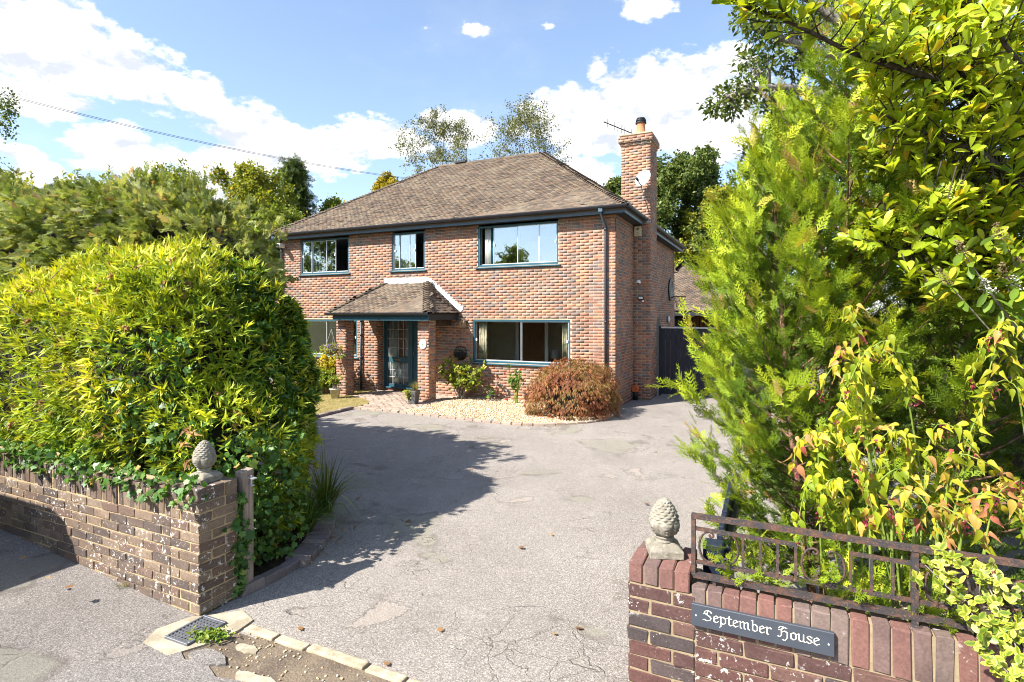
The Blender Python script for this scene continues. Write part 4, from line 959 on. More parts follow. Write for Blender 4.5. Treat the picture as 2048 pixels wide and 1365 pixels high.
bl_ = ht('bulkhead_light', 'white oval bulkhead light on the side wall above the gate', 'light', .01, 7.0, 2.02, R(90))
MB().lathe([(.06, 0), (.06, .03), (.05, .06), (.02, .075)], 18, sy=1.8).put('diffuser', white_m, bl_, True, loc=(0, -.02, .11)).rotation_euler = (R(90), 0, 0); MB().box(-.07, .07, -.02, 0, 0, .22).put('back_plate', black_m, bl_)
fl = ht('floodlight', 'black floodlight bracketed off the rear corner of the house', 'light', .02, 8.5, 3.9)
MB().tube([(0, 0, 0), (.12, -.02, 0), (.2, -.05, .15)], .018, 8).put('bracket', black_m, fl, True); bevel(MB().hexa([(.1, -.3, .02), (.42, -.3, .3), (.42, -.02, .3), (.1, -.02, .02), (.06, -.28, .12), (.38, -.28, .42), (.38, -.04, .42), (.06, -.04, .12)]).put('head', black_m, fl), .015)
# dish
ds = ht('satellite_dish', 'pale grey satellite dish fixed to the corner of the chimney', 'dish', .36, 1.5, 5.84)
nrm = Vector((-.42, -.86, .28)).normalized(); q = nrm.to_track_quat('Z', 'Y').to_matrix().to_4x4()
mb = MB(); prof = [(r * .245, .07 * r * r) for r in np.linspace(0.02, 1, 9)]; mb.lathe(prof + [(.25, .07), (.245, .062)] + [(r * .24, .07 * r * r - .012) for r in np.linspace(1, .02, 5)], 32, sy=.92)
mb.put('reflector', m_plain('dish_grey', (.3, .32, .34), .45, .05, 4, 0), ds, True, mw=q)
MB().tube([(0, -.22, .05), (0, -.14, .26)], .012, 8).tube([(0, -.14, .22), (0, -.11, .31)], .03, 10).put('lnb_arm', black_m, ds, mw=q); MB().tube([(0, 0, -.01), (.05, .15, -.1), (.06, .33, -.1)], .018, 8).put('mount', galv, ds)
cbw = [hw(.30, 1.42, 5.62), hw(.30, 1.75, 5.45), hw(.36, 1.80, 5.2), hw(.42, 1.81, 5.0), hw(.46, 1.95, 4.75)]
MB().tube(cbw, .008, 6).put('dish_cable', black_m, None, True, label='black cable drooping from the satellite dish down the chimney', cat='cable')
an = thing('tv_aerial', 'black television aerial with short cross elements beside the chimney pot', 'aerial', hw(-.36, 2.55, 6.4), 0)
p0 = at(1207, 244, 15.35); p1 = at(1266, 268, 15.45); base = Vector(an.location)
MB().bar(p0 - base, p1 - base, .022).put('boom', black_m, an); MB().tube([(0, 0, 0), (p1 - base)], .016, 8).put('mast', galv, an)
for i in range(9):
    c = p0.lerp(p1, .02 + .93 * i / 8) - base
    for ang in (.5, -.5): dv = Vector((.03 * math.sin(ang), .16 * math.sin(ang), .09)); MB().tube([c - dv, c + dv], .006, 5).put('element', black_m, an)
# nest box, wall basket, plaque
nb = ht('nest_box', 'small wooden nest box on the wall beside the porch', 'nest box', -4.22, 0, 1.93)
bevel(MB().box(-.075, .075, -.14, -.008, 0, .17).put('box', nest_wood, nb), .004); MB().prism([(-.11, .16), (0, .235), (.11, .16), (.11, .178), (0, .255), (-.11, .178)], -.17, -.008, 'y').put('roof', m_wood('nest_roof', (.09, .075, .06), (.16, .13, .1)), nb); MB().prism([(-.075, .17), (.075, .17), (0, .225)], -.14, -.02, 'y').put('gable', nest_wood, nb)
MB().lathe([(.018, 0), (.018, .003)], 14).put('entrance', black_m, nb, loc=(0, -.1405, .1)).rotation_euler = (R(90), 0, 0)
wb = ht('wall_basket', 'black wire wall basket with round back beside the porch', 'basket', -4.33, -.01, 1.16)
mb = MB()
ring = lambda r, y, z0=0, a0=0, a1=2 * PI, n=24: [(r * math.cos(a), y, z0 + r * math.sin(a)) for a in np.linspace(a0, a1, n)]
MB().tube(ring(.19, -.01, .06), .008, 6).put('hoop', black_m, wb, True)
for ph in np.linspace(0, PI, 7): MB().tube([(.19 * math.cos(ph) * math.cos(t), -.01 - .19 * math.sin(ph) * math.cos(t), .06 - .17 * math.sin(t)) for t in np.linspace(0, PI / 2, 8)], .007, 5).put('rib', black_m, wb, True)
MB().tube([(.19 * math.cos(a), -.01 - .19 * math.sin(a), .06) for a in np.linspace(0, PI, 14)], .010, 6).put('rim', black_m, wb, True)
MB().lathe([(.01, -.15), (.1, -.12), (.155, -.05), (.17, .03), (.02, .045)], 20, (0, -.02, .05)).put('liner', m_plain('coir_liner', (.03, .026, .02), .95), wb, True)
for ph in (.7, 1.2, 1.57, 1.95, 2.45): MB().tube([(.19 * math.cos(ph), -.01, .06), (.19 * math.cos(ph), -.01, .06 + .19 * math.sin(ph))], .004, 5).put('back_wire', black_m, wb)
pq = ht('door_plaque', 'white oval ceramic house plaque on the right porch pillar', 'plaque', -4.715, -1.256, 1.52)
o = MB().lathe([(.105, 0), (.11, .006), (.105, .016), (.09, .018), (.02, .018)], 36, sy=1.22).put('plate', m_plain('glazed_ceramic', (.78, .77, .72), .2, .04, 4, 0, spec=.6), pq, True); o.rotation_euler = (R(90), 0, 0)
grn = m_plain('plaque_green', (.1, .16, .04), .3, .1, 5, 0); 
mb = MB(); r_ = random.Random(3)
for i in range(16):
    a = r_.uniform(0, 6.28); rad = r_.uniform(0, .035); cx, cz = rad * math.cos(a), rad * math.sin(a) - .015; mb.prism([(cx - .01, cz), (cx, cz - .006), (cx + .011, cz + .003), (cx, cz + .008)], -.0195 - i * 2e-5, -.0185, 'y')
mb.put('painted_sprig', grn, pq)
mb = MB()
for i in range(22): a = 2 * PI * i / 22; mb.prism([(.066 * math.cos(a) + .006 * math.cos(b), .082 * math.sin(a) + .006 * math.sin(b)) for b in (0, 1.57, 3.14, 4.71)], -.0192, -.0185, 'y')
mb.put('painted_dots', m_plain('plaque_dots', (.4, .36, .34), .4, .1, 5, 0), pq)
# basketball board and ring
bb = ht('basketball_hoop', 'black fan-shaped basketball board with net on the side wall', 'basketball hoop', .02, 7.62, 2.8, 0)
fan = [(-.34, .05), (-.2, 0), (.2, 0), (.34, .05), (.45, .3), (.42, .55), (.28, .74), (0, .82), (-.28, .74), (-.42, .55), (-.45, .3)]
MB().prism(fan, 0, .03, 'x').put('board', black_m, bb)
mb = MB()
for a, b in zip(fan, fan[1:] + fan[:1]): mb.bar((.034, a[0] * .88, .05 + a[1] * .88), (.034, b[0] * .88, .05 + b[1] * .88), .008, .03, (1, 0, 0))
for a, b in (((-.17, .12), (-.17, .45)), ((.17, .12), (.17, .45)), ((-.17, .45), (.17, .45)), ((-.06, .12), (-.06, .4)), ((.06, .12), (.06, .4))): mb.bar((.034, *a), (.034, *b), .008, .028, (1, 0, 0))
mb.put('marking', m_plain('cream_line', (.6, .58, .5), .5), bb)
MB().tube([(.32 + .225 * math.cos(a), .225 * math.sin(a), .15) for a in np.linspace(0, 2 * PI, 28)], .012, 6).tube([(.03, 0, .1), (.1, 0, .15)], .02, 6).put('ring', m_plain('ring_red', (.14, .05, .04), .5), bb, True)
mb = MB()
for i in range(10):
    a = 2 * PI * i / 10
    for dlt in (.6, -.6): mb.tube([(.32 + r * math.cos(a + t * dlt), r * math.sin(a + t * dlt), .15 - .4 * t) for r, t in ((.22, 0), (.17, .35), (.13, .7), (.12, 1.))], .006, 4)
mb.put('net', m_plain('net_cord', (.08, .07, .06), .9), bb)
# terracotta-topped stub by the chimney
ob = ht('pipe_guard', 'short black pipe with an orange clay top at the chimney foot', 'pipe', .1, 1.62, 0)
MB().lathe([(.07, 0), (.07, .24), (.05, .25)], 14).put('pipe', black_m, ob, True); bevel(MB().prism([(-.085, .22), (.085, .22), (.085, .36), (.0, .42), (-.085, .36)], -.08, .08, 'y').put('clay_top', orange_m, ob), .012)
# overhead line
mb = MB(); A = at(-260, 118, 13.); B = hw(-8.15, 4.6, 7.30)
for off in (0, .035):
    mb.tube([A.lerp(B, t) + Vector((0, 0, off - 1.0 * 4 * t * (1 - t) * .35)) for t in np.linspace(0, 1, 24)], .006, 5)
mb.put('overhead_cable', black_m, None, True, label='pair of thin black overhead wires crossing the sky to the roof', cat='cable')

# ------------------------------------------------------------------ garage behind
ga = thing('garage', 'low tiled garage with dark open front behind the house', 'garage', HO, HA)
GX0, GX1, GY0, GY1, GZ = -3.9, 2.9, 11.5, 18.5, 2.44; AX = -.5; AY0, AY1 = 14.8, 15.4; AZ = 4.72
MB().box(GX0 + .4, GX1 - .4, GY1 - .4, GY1 - .2, 0, 2.4).box(GX0 + .4, GX0 + .6, GY0 + .4, GY1 - .4, 0, 2.4).box(GX1 - .6, GX1 - .4, GY0 + .4, GY1 - .4, 0, 2.4).put('wall', brick_house, ga)
MB().box(GX0, GX1, GY0, GY0 + .03, 2.25, 2.44).put('fascia', gutter_m, ga)
for a_, b_ in ((GX0 + .6, GX0 + .8), (-.6, -.3), (GX1 - .8, GX1 - .61)): MB().box(a_, b_, GY0 + .4, GY0 + .6, 0, 2.3).put('post', navy_gate, ga)
for i in range(40): x = GX0 + .6 + i * .15; MB().box(x, x + .12, GY0 + 1.2, GY0 + 1.23, 1.6, 2.25).put('slat', door_wood, ga)
MB().box(GX0 + .6, GX1 - .6, GY0 + 1.3, GY0 + 1.35, 0, 2.25).put('door', black_m, ga)
gr = MB().add([(GX0, GY0, GZ), (GX1, GY0, GZ), (GX1, GY1, GZ), (GX0, GY1, GZ), (AX, AY0, AZ), (AX, AY1, AZ)], [(0, 1, 4), (1, 2, 5, 4), (2, 3, 5), (3, 0, 4, 5), (0, 3, 2, 1)]).put('roof', tile_m, ga)
t3 = Tiles(); Lg = math.hypot(AY0 - GY0, AZ - GZ)
t3.slope((0, GY0 - .03, GZ + .03), (1, 0, 0), unit((0, AY0 - GY0, AZ - GZ)), Lg, lambda s: (GX0 + (AX - GX0) * s / Lg, GX1 + (AX - GX1) * s / Lg))
Lh = math.hypot(GX1 - AX, AZ - GZ); t3.slope((GX1 + .03, 0, GZ + .03), (0, 1, 0), unit((AX - GX1, 0, AZ - GZ)), Lh, lambda s: (GY0 + (AY0 - GY0) * s / Lh, GY1 + (AY1 - GY1) * s / Lh))
t3.done(gr, tile_m, 40, CL)
hip_run(gr, (GX1, GY0, GZ + .02), (AX, AY0, AZ + .02), unit((0, -(AZ - GZ), AY0 - GY0)), unit((AZ - GZ, 0, GX1 - AX)), .13); hip_run(gr, (GX0, GY0, GZ + .02), (AX, AY0, AZ + .02), unit((0, -(AZ - GZ), AY0 - GY0)), unit((-(AZ - GZ), 0, AX - GX0)), .13)
MB().lathe([(.2, 0), (.12, .14), (.05, .2)], 10, (AX, AY0 + .1, AZ - .05)).put('apex_cap', conc_m, gr)
# neighbour's roof over the hedge
nh = thing('neighbour_house', "neighbour's tiled roof peak just showing above the left hedge", 'house', at(140, 620, 30), HA)
nh.location.z = 0
MB().box(-4, 4, -3, 3, 0, 6.).put('wall', brick_house, nh)
MB().add([(-5, -4, 5.8), (5, -4, 5.8), (5, 4, 5.8), (-5, 4, 5.8), (-1.0, 0, 9.55), (1.0, 0, 9.55)], [(0, 1, 5, 4), (1, 2, 5), (2, 3, 4, 5), (3, 0, 4), (0, 3, 2, 1)]).put('roof', tile_m, nh)
MB().tube([(1, 0, 9.55), (5, -4, 5.82)], .22, 8).tube([(-1, 0, 9.55), (-5, -4, 5.82)], .22, 8).tube([(-1, 0, 9.56), (1, 0, 9.56)], .22, 8).put('hip_tiles', lead_m and leadgrey_m, nh, True)

# ------------------------------------------------------------------ foliage tools
def nrmz(a): a = np.asarray(a, float); return a / np.maximum(np.linalg.norm(a, axis=-1, keepdims=True), 1e-9)
def strip_leaf(ys, hws, fold=.25, bend=.18, edge=False):
    V = []; F = []; E_ = []
    for y, w_ in zip(ys, hws):
        z = -bend * y * y; V += [(-w_, y, z + fold * w_), (0, y, z), (w_, y, z + fold * w_)]; E_ += [1, 0, 1]
    for i in range(len(ys) - 1):
        a = i * 3; F += [(a, a + 1, a + 4), (a, a + 4, a + 3), (a + 1, a + 2, a + 5), (a + 1, a + 5, a + 4)]
    return np.array(V, float), np.array(F), np.array(E_, float)
T_lance = (np.array([(0, 0, 0), (.095, .36, .02), (0, 1, -.12), (-.095, .36, .02), (0, .4, -.005)], float), np.array([(0, 1, 4), (1, 2, 4), (2, 3, 4), (3, 0, 4)]))
T_rhomb = (np.array([(0, 0, 0), (.3, .5, .05), (0, 1, -.05), (-.3, .5, .05)], float), np.array([(0, 1, 2), (0, 2, 3)]))
T_oval = strip_leaf((0, .12, .34, .6, .8, .94, 1.), (.012, .06, .135, .19, .18, .09, .0), .3, .2)[:2]
T_small = strip_leaf((0, .3, .65, 1.), (.02, .22, .22, 0.), .3, .2)[:2]
_h = strip_leaf((-.04, .06, .26, .5, .76, 1.08), (.06, .19, .25, .18, .08, .0), .4, .55); T_heart = _h[:2]
_e = strip_leaf((0, .18, .45, .75, 1.), (.02, .22, .3, .24, .03), .15, .1); T_euon, E_euon = _e[:2], _e[2]
iv = [(0, -.05), (.28, -.12), (.42, .08), (.38, .3), (.55, .42), (.3, .58), (.16, .62), (0, 1.), (-.16, .62), (-.3, .58), (-.55, .42), (-.38, .3), (-.42, .08), (-.28, -.12)]
T_ivy = (np.array([(0, .3, 0)] + [(x, y, -.12 * (x * x + (y - .3) ** 2) + .04 * abs(x)) for x, y in iv], float), np.array([(0, 1 + i, 1 + (i + 1) % 14) for i in range(14)]))
def frond(n=6, ang=.75, wd=.035, seed=0):
    r_ = random.Random(seed); V = []; F = []
    def tri(p, q, w_):
        p = np.array(p); q = np.array(q); d = q - p; s = np.array((-d[1], d[0], 0)); s = s / (np.linalg.norm(s) + 1e-9) * w_; b = len(V); V.extend([p - s, p + s, q]); F.append((b, b + 1, b + 2))
    tri((0, 0, 0), (0, 1, -.05), wd * .8)
    for i in range(n):
        y = .1 + .8 * i / n
        for sd in (-1, 1):
            L = .42 * (1 - .6 * i / n) * r_.uniform(.8, 1.2); a = ang * r_.uniform(.8, 1.2); p = (0, y, 0); z = r_.uniform(-.06, .06)
            q = (sd * L * math.sin(a), y + L * math.cos(a), z); tri(p, q, wd)
            m = (sd * L * .5 * math.sin(a), y + L * .5 * math.cos(a), z / 2); tri(m, (m[0] + sd * L * .05, m[1] + L * .45, z + .03), wd * .8); tri(m, (m[0] + sd * L * .42, m[1] + L * .12, z - .02), wd * .8)
    return np.array(V, float), np.array(F)
T_frond = [frond(6, .66, .03, i) for i in range(3)]
T_cyp = [frond(5, .6, .055, i + 20) for i in range(3)]
def scat(T, pos, d, up, size, tint, tv=None, wmul=None):
    V, F = T; pos = np.asarray(pos, float); n = len(pos); d = nrmz(d); x = nrmz(np.cross(d, up)); z = np.cross(x, d)
    size = np.broadcast_to(np.asarray(size, float), (n,)); wm = np.ones(n) if wmul is None else wmul
    W = pos[:, None] + size[:, None, None] * (V[None, :, 0, None] * x[:, None] * wm[:, None, None] + V[None, :, 1, None] * d[:, None] + V[None, :, 2, None] * z[:, None])
    k = len(V); t = np.repeat(np.asarray(tint, float), k)
    if tv is not None: t = t + np.tile(tv, n)
    return W.reshape(-1, 3), ((np.arange(n) * k)[:, None, None] + F[None]).reshape(-1, 3), t
def join(parts):
    Vs, Fs, Ts = [], [], []; b = 0
    for V, F, t in parts: Vs.append(V); Fs.append(F + b); Ts.append(t); b += len(V)
    return np.concatenate(Vs), np.concatenate(Fs), np.concatenate(Ts)
def leaves(name, parts, mat, parent=None, smooth=True, **kw):
    V, F, t = join(parts) if isinstance(parts, list) else parts
    return put(name, np_mesh(name, V, F, mat, smooth, np.clip(t, 0, 1)), parent, **kw)
def rdir(n): return nrmz(rng.normal(size=(n, 3)))
def twigs(name, segs, mat, parent, sides=5, **kw):   # segs: list of (points, r0, r1)
    mb = MB()
    for pts, r0, r1 in segs: mb.tube(pts, list(np.linspace(r0, r1, len(pts))), sides, False)
    return mb.put(name, mat, parent, True, **kw)

bamboo_m = m_leaf('bamboo_leaf', [(0, (.07, .12, .010)), (.3, (.16, .215, .014)), (.65, (.30, .32, .018)), (.92, (.43, .40, .03)), (1, (.38, .27, .10))], .27, .5, .25, gain=1.5)
ivy_m = m_leaf('ivy_leaf', [(0, (.02, .055, .010)), (.4, (.05, .115, .018)), (.8, (.11, .19, .035)), (.93, (.2, .25, .05)), (1, (.3, .16, .05))], .28, .42, .35, (1.3, 1.3, .5), gain=1.35)
privet_m = m_leaf('privet_leaf', [(0, (.018, .05, .008)), (.5, (.05, .11, .012)), (1, (.13, .2, .02))], .3, .4, .4, gain=1.4)
cyp_m = m_leaf('cypress_spray', [(0, (.07, .10, .022)), (.5, (.16, .19, .05)), (.85, (.27, .28, .11)), (.95, (.34, .34, .16)), (1, (.25, .14, .07))], .3, .6, .2, gain=1.6)
thuja_m = m_leaf('thuja_spray', [(0, (.03, .055, .008)), (.35, (.085, .14, .012)), (.7, (.21, .285, .016)), (.95, (.42, .46, .03)), (1, (.33, .2, .08))], .27, .55, .2, fleck=.25, gain=1.25)
laurel_m = m_leaf('laurel_leaf', [(0, (.09, .15, .010)), (.5, (.21, .27, .014)), (.85, (.33, .37, .03)), (.97, (.42, .42, .04)), (1, (.5, .36, .03))], .42, .36, .35, (1.35, 1.35, .4), .2, gain=1.3)
ley_m = m_leaf('honeysuckle_leaf', [(0, (.15, .22, .012)), (.35, (.33, .36, .016)), (.55, (.5, .43, .03)), (.72, (.52, .30, .09)), (.88, (.5, .19, .11)), (1, (.42, .09, .07))], .4, .5, .25, (1.3, 1.2, .6), .35)
euon_m = m_leaf('variegated_leaf', [(0, (.07, .13, .012)), (.3, (.16, .22, .02)), (.55, (.5, .5, .06)), (.8, (.6, .58, .2)), (1, (.66, .64, .25))], .3, .4, .35, (1.2, 1.2, .5), .1)
maple_m = m_leaf('copper_maple_leaf', [(0, (.10, .035, .02)), (.3, (.22, .075, .035)), (.55, (.31, .125, .05)), (.75, (.26, .16, .045)), (.9, (.19, .2, .04)), (1, (.36, .16, .10))], .35, .55, .3, (1.3, 1., .7), .3)
shrub_m = m_leaf('shrub_leaf', [(0, (.05, .1, .010)), (.5, (.12, .18, .02)), (.85, (.24, .27, .035)), (1, (.36, .33, .06))], .35, .45, .3, gain=1.25)
gold_m = m_leaf('golden_leaf', [(0, (.18, .2, .01)), (.4, (.42, .38, .012)), (1, (.6, .48, .02))], .35, .4, .4, (1.2, 1.1, .4))
grass_m = m_leaf('grass_blade', [(0, (.035, .08, .012)), (.5, (.08, .15, .02)), (.85, (.16, .22, .04)), (1, (.36, .28, .12))], .35, .4)
lawngrass_m = m_leaf('lawn_grass', [(0, (.11, .15, .03)), (.45, (.22, .23, .05)), (.75, (.34, .28, .10)), (1, (.42, .33, .16))], .3, .6, .2)
dark_leaf = m_leaf('dark_evergreen_leaf', [(0, (.022, .042, .012)), (.5, (.06, .09, .02)), (.85, (.12, .145, .03)), (1, (.18, .19, .05))], .35, .5, .3, gain=1.5)
oak_m = m_leaf('autumn_green_leaf', [(0, (.05, .085, .012)), (.5, (.13, .17, .02)), (.8, (.24, .24, .025)), (1, (.36, .26, .03))], .4, .5, .25, gain=1.3)
yellow_m = m_leaf('yellow_leaf', [(0, (.16, .15, .012)), (.6, (.34, .27, .015)), (1, (.48, .34, .02))], .38, .5)
birch_m = m_leaf('birch_leaf', [(0, (.07, .09, .03)), (.6, (.15, .16, .05)), (1, (.26, .22, .08))], .38, .5)
core_m = m_plain('dark_foliage_core', (.022, .02, .012), .95, .5, 8, .6)  # dark inside of dense foliage, put into the colour of a solid shell
dead_m = m_leaf('dead_leaf', [(0, (.2, .1, .04)), (.5, (.36, .2, .09)), (1, (.5, .34, .14))], .2, .7, .2, (1.1, 1, .8), .2)

def qnorm(P, k):
    k1, k2 = k if hasattr(k, '__len__') else (k, k); A = np.abs(P); rho = (A[..., 0] ** k1 + A[..., 1] ** k1) ** (1 / k1); return (rho ** k2 + A[..., 2] ** k2) ** (1 / k2)
def superell(c, h, k, n, zmin=-9e9):
    c = np.array(c); h = np.array(h); P = rng.uniform(-1, 1, (n * 2, 3)); ax = rng.choice(3, n * 2, p=np.array([h[1] * h[2], h[0] * h[2], h[0] * h[1]]) / (h[1] * h[2] + h[0] * h[2] + h[0] * h[1]))
    P[np.arange(n * 2), ax] = np.sign(P[np.arange(n * 2), ax]) ; P /= qnorm(P, k)[:, None]; e_ = 1e-4
    N = np.stack([(qnorm(P + e_ * np.eye(3)[i], k) - qnorm(P - e_ * np.eye(3)[i], k)) for i in range(3)], 1) / h; N = nrmz(N); X = P * h + c
    m = X[:, 2] > zmin; return X[m][:n], N[m][:n]
def lump(X, f, a, seed):             # smooth pseudo-noise displacement
    r_ = np.random.default_rng(seed); s = np.zeros(len(X))
    for i in range(7): s += np.sin(X @ (r_.normal(size=3) * f * (1 + i * .35)) + r_.uniform(0, 6.3)) / (1 + i * .4)
    return a * s / 2.6
def core_mesh(name, c, h, k, parent, fn, shrink=.18, seed=0, mat=None):  # closed lumpy shell filling the inside of the foliage, no separate twigs
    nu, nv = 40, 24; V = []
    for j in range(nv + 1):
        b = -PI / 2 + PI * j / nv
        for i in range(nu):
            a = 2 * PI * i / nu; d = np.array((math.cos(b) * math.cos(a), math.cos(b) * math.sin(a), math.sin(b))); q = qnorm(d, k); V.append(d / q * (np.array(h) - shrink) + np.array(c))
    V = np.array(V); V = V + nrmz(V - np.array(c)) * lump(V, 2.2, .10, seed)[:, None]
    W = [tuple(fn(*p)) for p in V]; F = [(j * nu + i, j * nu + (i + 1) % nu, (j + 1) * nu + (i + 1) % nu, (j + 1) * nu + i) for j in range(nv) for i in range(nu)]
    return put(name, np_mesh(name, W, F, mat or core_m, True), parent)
Rm = np.array([[HXv.x, HYv.x, 0], [HXv.y, HYv.y, 0], [0, 0, 1]])
def toW(O, X): return X @ Rm.T + np.array(O)
def toD(N): return N @ Rm.T
def fan(X, N, per, L0, L1, spread, droop, T, tintf, upmix=.3, wm=None):
    n = len(X); P = np.repeat(X, per, 0); M = np.repeat(N, per, 0); d = nrmz(M * 1. + rdir(n * per) * spread + np.array((0, 0, -droop))); up = nrmz(M * .6 + np.array((-.25, -.15, upmix)) + rdir(n * per) * .5)
    return scat(T, P + rdir(n * per) * .012, d, up, rng.uniform(L0, L1, n * per), tintf(n * per, np.repeat(np.arange(n), per)))
def tn(mu, sd): 
    def f(n, idx):
        b = rng.normal(0, sd, idx.max() + 1 if n else 1)[idx]; return np.clip(mu + b + rng.normal(0, sd * .5, n), .01, .985)
    return f

# ------------------------------------------------------------------ left boundary planting
hb_ = thing('bamboo_hedge', 'yellow-green clipped bamboo hedge spilling over the left garden wall', 'hedge', lw(-1.5, 1, 0), 0)
def at_root(root, W): return W - np.array(root.location)
BODIES = [((-3.75, 1.2, 1.55), (2.5, 1.08, 1.12), (2.7, 3.0), 8000), ((-1.95, 1.28, 1.48), (1.32, 1.1, 1.36), (2.4, 2.5), 8200), ((-1.3, .92, .8), (.98, .68, .85), (2.4, 2.6), 3000), ((-3.1, 1.35, 2.1), (.95, .7, .85), (2.2, 2.3), 3400)]
def child(o, root): o.parent = root; o.location = -Vector(root.location); return o
XX, NN = [], []
for bi, (c, h, k, n) in enumerate(BODIES):
    child(core_mesh('dark_core', c, h, k, None, lw, .5 if bi < 2 else .36, 1), hb_)
    X, N = superell(c, h, k, n, .12 if bi == 2 else .5)
    X = X + N * (lump(X, 2.2, .15, 1) + lump(X, 5.5, .09, 2) - rng.uniform(-.06, .62, len(X)) ** 2 * .9)[:, None]
    ok = X[:, 1] < 2.5
    for bj, (c2, h2, k2, _) in enumerate(BODIES):
        if bj != bi: ok &= qnorm((X - np.array(c2)) / np.array(h2), k2) > .84
    XX.append(X[ok]); NN.append(N[ok])
X, N = np.concatenate(XX), np.concatenate(NN)
pz = lump(X, 1.7, .5, 5); front = X[:, 1] < .95
ivy_zone = ((X[:, 2] < 1.25 + pz * .8) & front) | ((X[:, 2] < 2.1) & (pz > .17) & front)
prv_zone = (X[:, 0] > -1.5 + .3 * pz) & (X[:, 2] > 1.1) & (X[:, 1] > 1.05)
keep = ~(ivy_zone & (rng.random(len(X)) < .42)) & ~(prv_zone & (rng.random(len(X)) < .5))
Xk, Nk = X[keep], N[keep]; Wb, Nb = toW(LO, Xk), toD(Nk)
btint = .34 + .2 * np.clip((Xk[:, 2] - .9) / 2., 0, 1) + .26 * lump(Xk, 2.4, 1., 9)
def bt(n, idx): return np.clip(btint[idx] + rng.normal(0, .2, n), .02, .97)
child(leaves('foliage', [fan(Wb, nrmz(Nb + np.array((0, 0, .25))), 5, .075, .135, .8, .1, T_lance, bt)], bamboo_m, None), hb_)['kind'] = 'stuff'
sel = rng.random(len(Xk)) < .16
child(leaves('bindweed', [fan(Wb[sel], Nb[sel], 4, .035, .06, .9, .2, T_heart, tn(.55, .2))], privet_m, None), hb_)['kind'] = 'stuff'
sel = rng.random(len(Xk)) < .018
child(leaves('dead_leaves', [fan(Wb[sel] + Nb[sel] * .05, Nb[sel], 6, .04, .08, .7, .5, T_heart, tn(.4, .25))], dead_m, None), hb_)['kind'] = 'stuff'
# sprays of bamboo standing proud
X2 = Xk[rng.random(len(Xk)) < .045]; N2 = nrmz(X2 - np.array((-2.8, 1.5, 1.3))); X2 = X2 + N2 * rng.uniform(.0, .12, len(X2))[:, None]
btint = .62 + .16 * lump(X2, 1.9, 1., 9)
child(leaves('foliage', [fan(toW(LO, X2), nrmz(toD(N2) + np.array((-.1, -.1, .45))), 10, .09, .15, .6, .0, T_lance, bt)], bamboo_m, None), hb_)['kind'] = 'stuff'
segs = []
for i in range(40):
    x = rng.uniform(-5, -1.6); y = rng.uniform(.7, 1.6); z1 = rng.uniform(1.8, 2.8); p = lw(x, y, .4); q = lw(x + rng.uniform(-.15, .15), y - rng.uniform(0, .12), z1); segs.append(([p, p.lerp(q, .5) + Vector(rng.normal(0, .03, 3)), q], .008, .003))
for i in range(40):
    x = rng.uniform(-4., .1); z = rng.uniform(1.0, 2.7); p = lw(x - 1.2, .2, z); q = p + Vector((rng.uniform(-.2, .2), -.06, rng.uniform(-.05, .2))); segs.append(([p, q], .005, .002))
child(twigs('canes', segs, bark_grey, None), hb_)['kind'] = 'stuff'
iv_t = thing('ivy', 'glossy dark green ivy hanging over the left wall and pier', 'ivy', lw(-1.2, 0, .9), 0)
Xi, Ni = X[ivy_zone], N[ivy_zone]
Xi = Xi[rng.random(len(Xi)) < .9]; Ni = Ni[:len(Xi)]
extra = []; en = []
for i in range(420):                 # fringe over the coping
    x = rng.uniform(-4.2, -.02); t = lump(np.array([[x, 0, 0]]), 3., .5, 21)[0]; extra.append((x, rng.uniform(-.05, .08), .93 + rng.uniform(-.10, .12) + t * .09)); en.append((0, -1, .3))
for i in range(520):                 # behind the post and over the bed
    extra.append((rng.uniform(-.5, -.1), rng.uniform(.42, 1.15), rng.uniform(.08, 1.2))); en.append((.9, -.4, .2))
for cx, cz, r_, n in ((-.02, .52, .09, 40), (-.01, .3, .06, 22), (-.03, .75, .06, 16), (.0, .1, .05, 14)):
    for i in range(n): extra.append((cx + rng.normal(0, .02), .345 + rng.normal(0, r_ * .5), cz + rng.normal(0, r_))); en.append((1, -.3, .1))
Xi = np.concatenate([Xi, np.array(extra)]); Ni = np.concatenate([Ni, nrmz(np.array(en, float))])
n = len(Xi); Wi = toW(LO, Xi); Di = nrmz(toD(Ni)); dd = nrmz(np.array((0, 0, -.8)) + rdir(n) * .7 + Di * .2); sz = rng.uniform(.032, .066, n) * np.where(rng.random(n) < .08, 1.5, 1.)
child(leaves('foliage', [scat(T_ivy, Wi + Di * rng.uniform(0, .05, n)[:, None], dd, nrmz(Di + rdir(n) * .55), sz, np.clip(rng.normal(.5, .2, n), .02, .99)), fan(Wi, Di, 1, .032, .06, .8, .4, T_ivy, tn(.4, .2)), fan(Wi, Di, 1, .032, .06, .8, .4, T_ivy, tn(.55, .2))], ivy_m, None), iv_t)['kind'] = 'stuff'
segs = [([lw(x, -.012, .95), lw(x + .02, -.015, .85), lw(x - .01, -.012, .8)], .004, .002) for x in (-.55, -1.1, -1.9, -2.6)] + [([lw(-.03, .4, 0), lw(-.01, .36, .5), lw(-.04, .36, .95)], .006, .003)]
child(twigs('stems', segs, bark_dark, None), iv_t)['kind'] = 'stuff'
pv = thing('privet', 'glossy privet shoots at the rounded drive end of the left hedge', 'shrub', lw(-1.2, 1.6, 0), 0)
Xp, Np_ = X[prv_zone], N[prv_zone]
child(leaves('foliage', [fan(toW(LO, Xp), nrmz(toD(Np_) + np.array((0, 0, .3))), 9, .04, .075, .9, .0, T_small, tn(.45, .2))], privet_m, None), pv)['kind'] = 'stuff'
